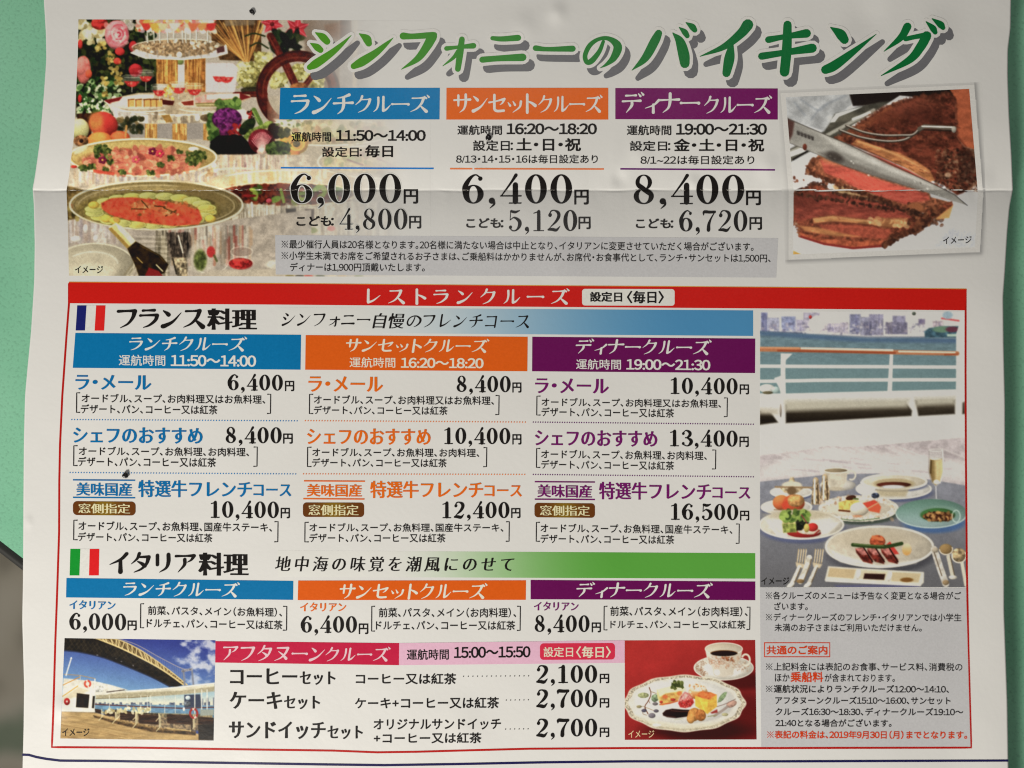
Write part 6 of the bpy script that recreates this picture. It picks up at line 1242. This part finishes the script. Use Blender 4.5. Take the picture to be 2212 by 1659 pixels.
hb('K', [(156, 1340), (2046, 1338), (2044, 1500), (152, 1502)], ORA, 'orange Italian sunset cruise heading band', 'サンセットクルーズ', (500, 1360, 1727, 1498), white=(206, 202, 190))
hb('L', [(188, 1335), (2052, 1348), (2052, 1503), (188, 1495)], PUR, 'purple Italian dinner cruise heading band', 'ディナークルーズ', (568, 1350, 1700, 1484))

def bracket(view, x0, y0, x1, y1, left, parent, slope):
    a = vp(view, x0, y0); b_ = vp(view, x1, y1); s = slope * (b_[0] - a[0])
    pts = [(b_[0], a[1]), a, (a[0] - .4, b_[1]), (b_[0], b_[1])] if left else [a, (b_[0], a[1] + s), (b_[0] - .6, b_[1]), (a[0] - .6, b_[1])]
    stripe('bracket', pts, 2.2, BLK, parent, .00014)
def dots(view, p0, p1, step, dia, rgb, label=None, name='dotted_line'):
    a = np.array(vp(view, *p0)); b_ = np.array(vp(view, *p1)); k = VW[view][0]; n_ = max(2, int(round(np.hypot(*(b_ - a)) / (step * k))) + 1)
    V = []; F = []
    for i in range(n_):
        c_ = a + (b_ - a) * i / (n_ - 1); F.append(list(range(len(V), len(V) + 8)))
        V += [c_ + dia * k / 2 * np.array((math.cos(q), math.sin(q))) for q in np.linspace(0, 2 * math.pi, 9)[:-1]]
    return mesh_obj(name, on_sheet(V, .00012), F, ink(rgb, 200), flyer, label)
DESS = 'デザート、パン、コーヒー又は紅茶'
def dish(view, nm, nbox, col, pr, s, px, yen, br, l1, l1box, l2box, br2, lab=None):
    d_ = tx(view, nm, *nbox, 'sc', col, 'dish_name', label=lab)
    price(view, s, *px, yen, 1.)
    t_ = tx(view, l1, *l1box, 'g', name='dish_text'); T(view, DESS, *l2box, 'g', BLK, t_, 'lettering')
    sl = slope_at(*vp(view, *br[:2])); bracket(view, *br, True, t_, sl); bracket(view, *br2, False, t_, sl)
A1 = 'オードブル、スープ、お肉料理又はお魚料理、'; A2 = 'オードブル、スープ、お魚料理、お肉料理、'; A3 = 'オードブル、スープ、お魚料理、国産牛ステーキ、'
dish('F', 'ラ・メール', (525, 754, 1055, 858), TB, None, '6,400', (1585, 752, 1970, 862), (1985, 797, 2050, 868), (534, 880, 558, 1016), A1, (568, 886, 1848, 948), (562, 960, 1515, 1024), (1862, 890, 1886, 1024), 'blue dish name')
dots('F', (500, 1066), (2070, 1075), 19.5, 9, (20, 110, 170), 'blue dotted line')
dish('J', 'シェフのおすすめ', (508, 56, 1412, 168), TB, None, '8,400', (1572, 56, 1962, 168), (1972, 102, 2040, 172), (514, 187, 540, 325), A2, (548, 192, 1735, 254), (542, 264, 1505, 330), (1767, 196, 1792, 330), 'blue dish name')
dots('J', (488, 373), (2060, 383), 19.5, 9, (20, 110, 170), 'blue dotted line')
dish('G', 'ラ・メール', (240, 910, 860, 1038), TO, None, '8,400', (1470, 906, 1918, 1040), (1932, 962, 2008, 1045), (250, 1060, 280, 1220), A1, (285, 1066, 1780, 1140), (285, 1154, 1395, 1226), (1793, 1070, 1822, 1228), 'orange dish name')
dots('G', (215, 1278), (2040, 1290), 23, 11, (206, 110, 50), 'orange dotted line')
dish('K', 'シェフのおすすめ', (228, 78, 1255, 212), TO, None, '10,400', (1368, 73, 1915, 207), (1932, 127, 2008, 212), (234, 235, 266, 395), A2, (272, 240, 1658, 312), (270, 326, 1388, 398), (1693, 238, 1720, 396), 'orange dish name')
dots('K', (200, 455), (2035, 460), 23, 11, (206, 110, 50), 'orange dotted line')
dish('H', 'ラ・メール', (225, 926, 838, 1050), TP, None, '10,400', (1350, 922, 1905, 1055), (1922, 978, 2000, 1060), (240, 1075, 270, 1232), A1, (278, 1088, 1768, 1158), (278, 1168, 1378, 1243), (1793, 1090, 1820, 1245), 'purple dish name')
dots('H', (210, 1290), (2035, 1308), 20, 11, (84, 14, 90), 'purple dotted line')
dish('L', 'シェフのおすすめ', (222, 90, 1240, 222), TP, None, '13,400', (1345, 92, 1905, 225), (1920, 147, 1998, 232), (238, 245, 268, 402), A2, (275, 254, 1650, 328), (275, 340, 1378, 414), (1695, 258, 1724, 415), 'purple dish name')
dots('L', (210, 460), (2035, 480), 20, 11, (84, 14, 90), 'purple dotted line')
def beef_dish(view, col, l1_, l2_, jb, tb, cb, pill, pt, s, px, yen, br, a3, dd, br2, cname):
    d_ = tx(view, '特選牛フレンチ', *tb, 'sc', col, 'dish_name', label=cname + ' beef course name'); T(view, 'コース', *cb, 'sc', col, d_); j = T(view, '美味国産', *jb, 'sc', col, d_)
    for q in (l1_, l2_): stripe('rule_line', [vp(view, *q[0]), vp(view, *q[1])], 2.9, col, flyer, .00009, cname + ' rule beside the beef course name')
    b_ = round_rect('badge', view, *pill, 30, None, flyer, OFF_BAND, slope_at(*vp(view, *pill[:2])), 'brown window seat badge in the ' + cname + ' column', 200,
                    lambda u_, v_: np.array((92, 50, 16)) * (1 - np.exp(-((u_ - .5) / .2) ** 2)) + np.array((118, 92, 22)) * np.exp(-((u_ - .5) / .2) ** 2))
    T(view, '窓側指定', *pt, 'si', (206, 198, 160), b_, off=OFF_BAND + .00006)
    price(view, s, *px, yen, 1.)
    t_ = tx(view, A3, *a3, 'g', name='dish_text'); T(view, DESS, *dd, 'g', BLK, t_)
    sl = slope_at(*vp(view, *br[:2])); bracket(view, *br, True, t_, sl); bracket(view, *br2, False, t_, sl)
beef_dish('J', TB, ((508, 424), (942, 427)), ((508, 546), (942, 549)), (530, 443, 920, 535), (962, 426, 1755, 544), (1765, 456, 2030, 538), (508, 572, 945, 669), (545, 588, 908, 656), '10,400', (1468, 573, 1942, 688), (1955, 620, 2020, 692), (514, 706, 540, 842), (545, 712, 1895, 776), (542, 790, 1480, 852), (1912, 716, 1937, 856), 'blue')
beef_dish('K', TO, ((203, 513), (710, 516)), ((198, 661), (706, 664)), (225, 540, 685, 645), (752, 514, 1690, 656), (1700, 550, 2012, 644), (195, 692, 703, 812), (240, 710, 658, 798), '12,400', (1352, 688, 1908, 822), (1922, 740, 2000, 822), (212, 858, 243, 1020), (248, 864, 1858, 936), (248, 950, 1378, 1024), (1880, 853, 1907, 1015), 'orange')
beef_dish('L', TP, ((222, 520), (722, 523)), ((222, 665), (722, 668)), (243, 543, 698, 650), (755, 522, 1685, 666), (1695, 566, 2012, 660), (220, 695, 722, 815), (265, 715, 680, 800), '16,500', (1352, 702, 1910, 835), (1925, 762, 2002, 842), (236, 858, 265, 1015), (270, 868, 1862, 942), (270, 956, 1380, 1030), (1892, 872, 1919, 1032), 'purple')

# Italian row
DOL = 'ドルチェ、パン、コーヒー又は紅茶'; FISH = '前菜、パスタ、メイン（お魚料理）、'; MEAT = '前菜、パスタ、メイン（お肉料理）、'
def ital(view, nb, col, s, px, yen, br, l1, v1, b1, v2, b2, vb2, br2, cname):
    tx(*nb[:1], 'イタリアン', *nb[1:], 'sc', col, 'dish_name', label=cname + ' Italian course name')
    price(view, s, *px, yen, 1., ysty='gb')
    t_ = tx(v1, l1, *b1, 'g', name='dish_text'); T(v2, DOL, *b2, 'g', BLK, t_)
    bracket(*br, True, t_, 0); bracket(vb2, *br2, False, t_, 0)
ital('N', ('N', 482, 113, 805, 174), TB, '6,000', (482, 202, 878, 318), (888, 255, 952, 322), ('N', 980, 138, 1003, 305), FISH, 'N', (1030, 152, 1965, 216), 'N', (1022, 240, 1968, 304), 'N', (1972, 156, 1998, 322), 'blue')
ital('O', ('P', 648, 1302, 748, 1321), TO, '6,400', (808, 57, 1275, 193), (1290, 118, 1370, 205), ('P', 803, 1310, 810, 1363.5), MEAT, 'P', (818, 1313, 1115, 1334), 'P', (812, 1341, 1113, 1361), 'P', (1117, 1310, 1124, 1362), 'orange')
ital('Q', ('P', 1153, 1300, 1250, 1319), TP, '8,400', (540, 41, 922, 157), (937, 92, 1002, 160), ('P', 1305, 1310, 1312, 1361), MEAT, 'P', (1318, 1310, 1615, 1331), 'P', (1318.5, 1340, 1610.6, 1358), 'P', (1613, 1312, 1620, 1360), 'purple')

# ---------------------------------------------------------------- afternoon row
dp = paint_deck()
dk = picture('ship deck with benches under a suspension bridge and blue sky', dp, [(139.5, 1378), (130.2, 1596)], [(465.6, 1378), (461.3, 1604)], (1378.4, 1595.7, lambda x: (x - 139) * .0142), 214, cell=1.0, gam=1.12)
T('Z5', 'イメージ', 52, 1292, 428, 1398, 'g', BLK, dk, 'caption', ref=200)
kp = paint_cake()
ck = picture('plate of small cakes with a cup of coffee on red cloth', kp, [(1349.6, 1383), (1349.6, 1599)], [(1631.4, 1383), (1634.5, 1597)], (1383.2, 1599, lambda x: (x - 1350) * -.003), 202, cell=1.0, gam=1.1)
T('Z6', 'イメージ', 132, 1450, 525, 1562, 'g', (206, 178, 140), ck, 'caption', slope=0)
CRM = (176, 22, 60)
head_band('O', [(102, 263), (1626, 279), (1624, 462), (100, 440)], CRM, 'crimson afternoon cruise heading band', [('O', 'アフタヌーン', 165, 290, 1010, 424, 'brush', (206, 176, 184), it), ('O', 'クルーズ', 1015, 308, 1555, 432, 'brush', (206, 176, 184), it)], 202)
pk = band('heading_band', 'P', [(862.3, 1389.2), (1349.3, 1383.2), (1349.3, 1431.9), (861.8, 1436.9)], (206, 164, 186), flyer, OFF_BAND, 'pale pink band with the afternoon sailing time', 202)
T('O', '運航時間', 1688, 330, 2038, 420, 'gm', BLK, pk, off=.00014, slope=-.008); T('P', '15:00〜15:50', 980.5, 1397.5, 1146, 1422, 'gb', BLK, pk, off=.00014, slope=-.010)
bd = round_rect('badge', 'Q', 577, 236, 1100, 351, 26, (190, 40, 68), pk, OFF_PILL, -.005, 'crimson rounded label in the pale pink band')
T('Q', '設定日', 602, 261, 808, 332, 'gm', (206, 196, 176), pk, off=.00016, slope=-.006); T('Q', '〈毎日〉', 828, 256, 1072, 338, 'gb', (206, 196, 176), pk, off=.00016, slope=-.006)
h = tx('O', 'コーヒー', 222, 490, 780, 620, 'sc', name='dish_name', slope=.004); T('O', 'セット', 800, 516, 1098, 626, 'sc', BLK, h, slope=.003); tx('O', 'コーヒー又は紅茶', 1265, 530, 2100, 622, 'gm', name='dish_text', slope=.0)
h = tx('O', 'ケーキ', 217, 685, 655, 825, 'sc', name='dish_name', slope=.003); T('O', 'セット', 670, 718, 970, 828, 'sc', BLK, h, slope=.003); tx('O', 'ケーキ+コーヒー又は紅茶', 1258, 732, (292, 'Q'), 826, 'gm', name='dish_text', slope=-.004)
h = tx('O', 'サンドイッチ', 212, 930, 1015, 1074, 'sc', name='dish_name', slope=.003); T('O', 'セット', 1030, 966, 1325, 1076, 'sc', BLK, h, slope=.002); h = tx('O', 'オリジナルサンドイッチ', 1412, 910, (305, 'Q'), 1000, 'gm', name='dish_text', slope=-.004); T('O', '+コーヒー又は紅茶', 1415, 1025, (170, 'Q'), 1114, 'gm', BLK, h, slope=-.004)
dots('Q', (45, 466), (498, 463), 32, 8, BLK, 'black dotted leader'); dots('Q', (342, 632), (496, 630), 31, 8, BLK, 'black dotted leader'); dots('Q', (338, 834), (494, 832), 31, 8, BLK, 'black dotted leader')
price('Q', '2,100', 550, 391, 975, 513, (993, 450, 1060, 515), 1.); price('Q', '2,700', 550, 560, 975, 683, (993, 620, 1060, 685), 1.); price('Q', '2,700', 550, 764, 975, 887, (993, 825, 1060, 890), 1.)

# ---------------------------------------------------------------- right column
tp = paint_tables()
tb = picture('dinner table with plates and champagne before a ship railing and skyline', tp, [(1641.5, 660), (1641.5, 1269)], [(2084.2, 660), (2086, 1005), (2087, 1272)], (672, 1268.6, lambda x: (x - 1641) * .0006), 194, gam=1.15)
T('R', 'イメージ', 190, 46, 405, 102, 'g', BLK, tb, 'caption', ref=190)
gp = band('note_panel', 'R', [(180, 123), (1766, 129), (1800, 1348), (190, 1350)], (172, 172, 175), flyer, OFF_PAN, 'tall grey note panel below the dinner table photo', 195)
DK_ = (24, 22, 24); VER = (188, 56, 16)
for s, a, b_, c_, d_, sty, col in (('※各クルーズのメニューは予告なく変更となる場合がご', 225, 155, 1728, 216, 'g', DK_), ('ざいます。', 290, 238, 548, 298, 'g', DK_), ('※ディナークルーズのフレンチ・イタリアンでは小学生', 225, 322, 1730, 382, 'g', DK_), ('未満のお子さまはご利用いただけません。', 292, 402, 1425, 462, 'g', DK_),
    ('※上記料金には表記のお食事、サービス料、消費税の', 225, 702, 1738, 764, 'g', DK_), ('ほか', 295, 787, 408, 848, 'g', DK_), ('乗船料', 415, 772, 668, 853, 'gb', VER), ('が含まれております。', 678, 788, 1218, 850, 'g', DK_),
    ('※運航状況によりランチクルーズ12:00〜14:10、', 225, 873, 1635, 935, 'gm', DK_), ('アフタヌーンクルーズ15:10〜16:00、サンセット', 298, 962, 1648, 1022, 'gm', DK_), ('クルーズ16:30〜18:30、ディナークルーズ19:10〜', 298, 1049, 1745, 1109, 'gm', DK_), ('21:40となる場合がございます。', 298, 1136, 1193, 1196, 'gm', DK_), ('※表記の料金は、2019年9月30日（月）までとなります。', 235, 1224, 1775, 1288, 'gb', VER)):
    T('R', s, a, b_, c_, d_, sty, col, gp, 'note_text', label='orange note text' if col is VER else None)
T('R', '共通のご案内', 230, 570, 700, 640, 'gb', VER, gp, 'note_text', label='orange note heading')
stripe('box_outline', [vp('R', 215, 549), vp('R', 717, 549), vp('R', 717, 657), vp('R', 215, 657)], 1.9, VER, gp, .00012, 'orange box round the note heading', closed=True)

stripe('rule_line', [(48, 1630.3), (62, 1630.8), (78, 1635.4), (100, 1639.5), (130, 1643.2), (217, 1643.8), (439, 1647.3), (700, 1651.4), (830, 1653), (987, 1650.6), (1173, 1646.9), (1360, 1644.8), (1673, 1644.8), (1900, 1644), (2178, 1643)], 5.0, (20, 18, 70), flyer, .00008, 'long navy rule across the bottom of the sheet', 205)

# worn ink along the fold
rng = np.random.default_rng(4)
xs = np.arange(146, 700, 5.); wv = np.clip(rng.normal(.6, .8, len(xs)), .05, 2.4)
yv = 411.2 + .9 * np.sin(xs * .021) + rng.normal(0, .55, len(xs))
stripe('fold_crease', list(zip(xs, yv)), np.interp(np.arange(len(xs) * 1), np.arange(len(xs)), wv), (196, 190, 178), flyer, .00007, 'whitened crease across the buffet photo', step=99)
xs = np.arange(1716, 2112, 5.); wv = np.clip(rng.normal(.2, .6, len(xs)), .05, 1.6); yv = 411.5 + rng.normal(0, .6, len(xs))
stripe('fold_crease', list(zip(xs, yv)), wv, (190, 184, 174), flyer, .00009, 'whitened crease across the roast beef photo', step=99)
for x0, x1 in ((628, 650), (655, 672), (707, 712), (742, 760), (795, 815), (850, 868), (998, 1012), (1088, 1098), (1135, 1150), (1184, 1198), (1222, 1236), (1372, 1384), (1468, 1480), (1512, 1520), (1570, 1580), (1600, 1610)):
    xs = np.linspace(x0, x1, 7); stripe('fold_crease', list(zip(xs, 410.6 + rng.normal(0, .7, 7))), np.clip(rng.normal(.5, .5, 7), .05, 1.4), (150, 146, 140), flyer, .00019, 'worn ink where the crease crosses a price', step=99)

# ---------------------------------------------------------------- seeds lying on the sheet
SEED, _nt, _bs = new_mat('seed_shell'); _bs.inputs['Base Color'].default_value = (.012, .011, .012, 1); _bs.inputs['Roughness'].default_value = .22
def seed(px, py, ra, rb_, rot, rough_, label, sd):
    bm = bmesh.new(); bmesh.ops.create_icosphere(bm, subdivisions=4, radius=1)
    for v in bm.verts:
        q = v.co.copy(); f = 1 + rough_ * (float(fbm(np.array(q.x * 2.2 + 7), np.array(q.y * 2.2 + q.z * 1.7), sd, 2)) - .5)
        tap = 1 - .22 * q.x * (rough_ > .2)
        v.co = Vector((q.x * ra * f, q.y * rb_ * f * tap, q.z * rb_ * .55 * f))
    me = bpy.data.meshes.new('seed'); bm.to_mesh(me); bm.free(); me.materials.append(SEED)
    for p_ in me.polygons: p_.use_smooth = True
    o = bpy.data.objects.new('seed', me); COL.objects.link(o)
    z0 = min((v.co.z for v in me.vertices))
    c_ = on_sheet([(px, py)], .00016)[0]; o.location = (c_[0], c_[1], c_[2] - z0 * .92); o.rotation_euler = (0, 0, rot)
    o['label'] = label; o['category'] = 'seed'; o['group'] = 'tiny black seeds on the sheet'
seed(545.3, 26.5, .00068, .00048, -.9, .35, 'small elongated black seed on the blank top margin above the buffet photo', 3)
seed(1055.3, 298.4, .00066, .00064, .3, .08, 'round glossy black seed on the sunset timetable text under the orange heading', 5)
seed(271.9, 1026.2, .00064, .00056, 1.5, .5, 'lumpy black seed on the blue dotted line above the blue beef course name', 9)

bpy.data.objects.remove(_to); bpy.data.curves.remove(_tc)
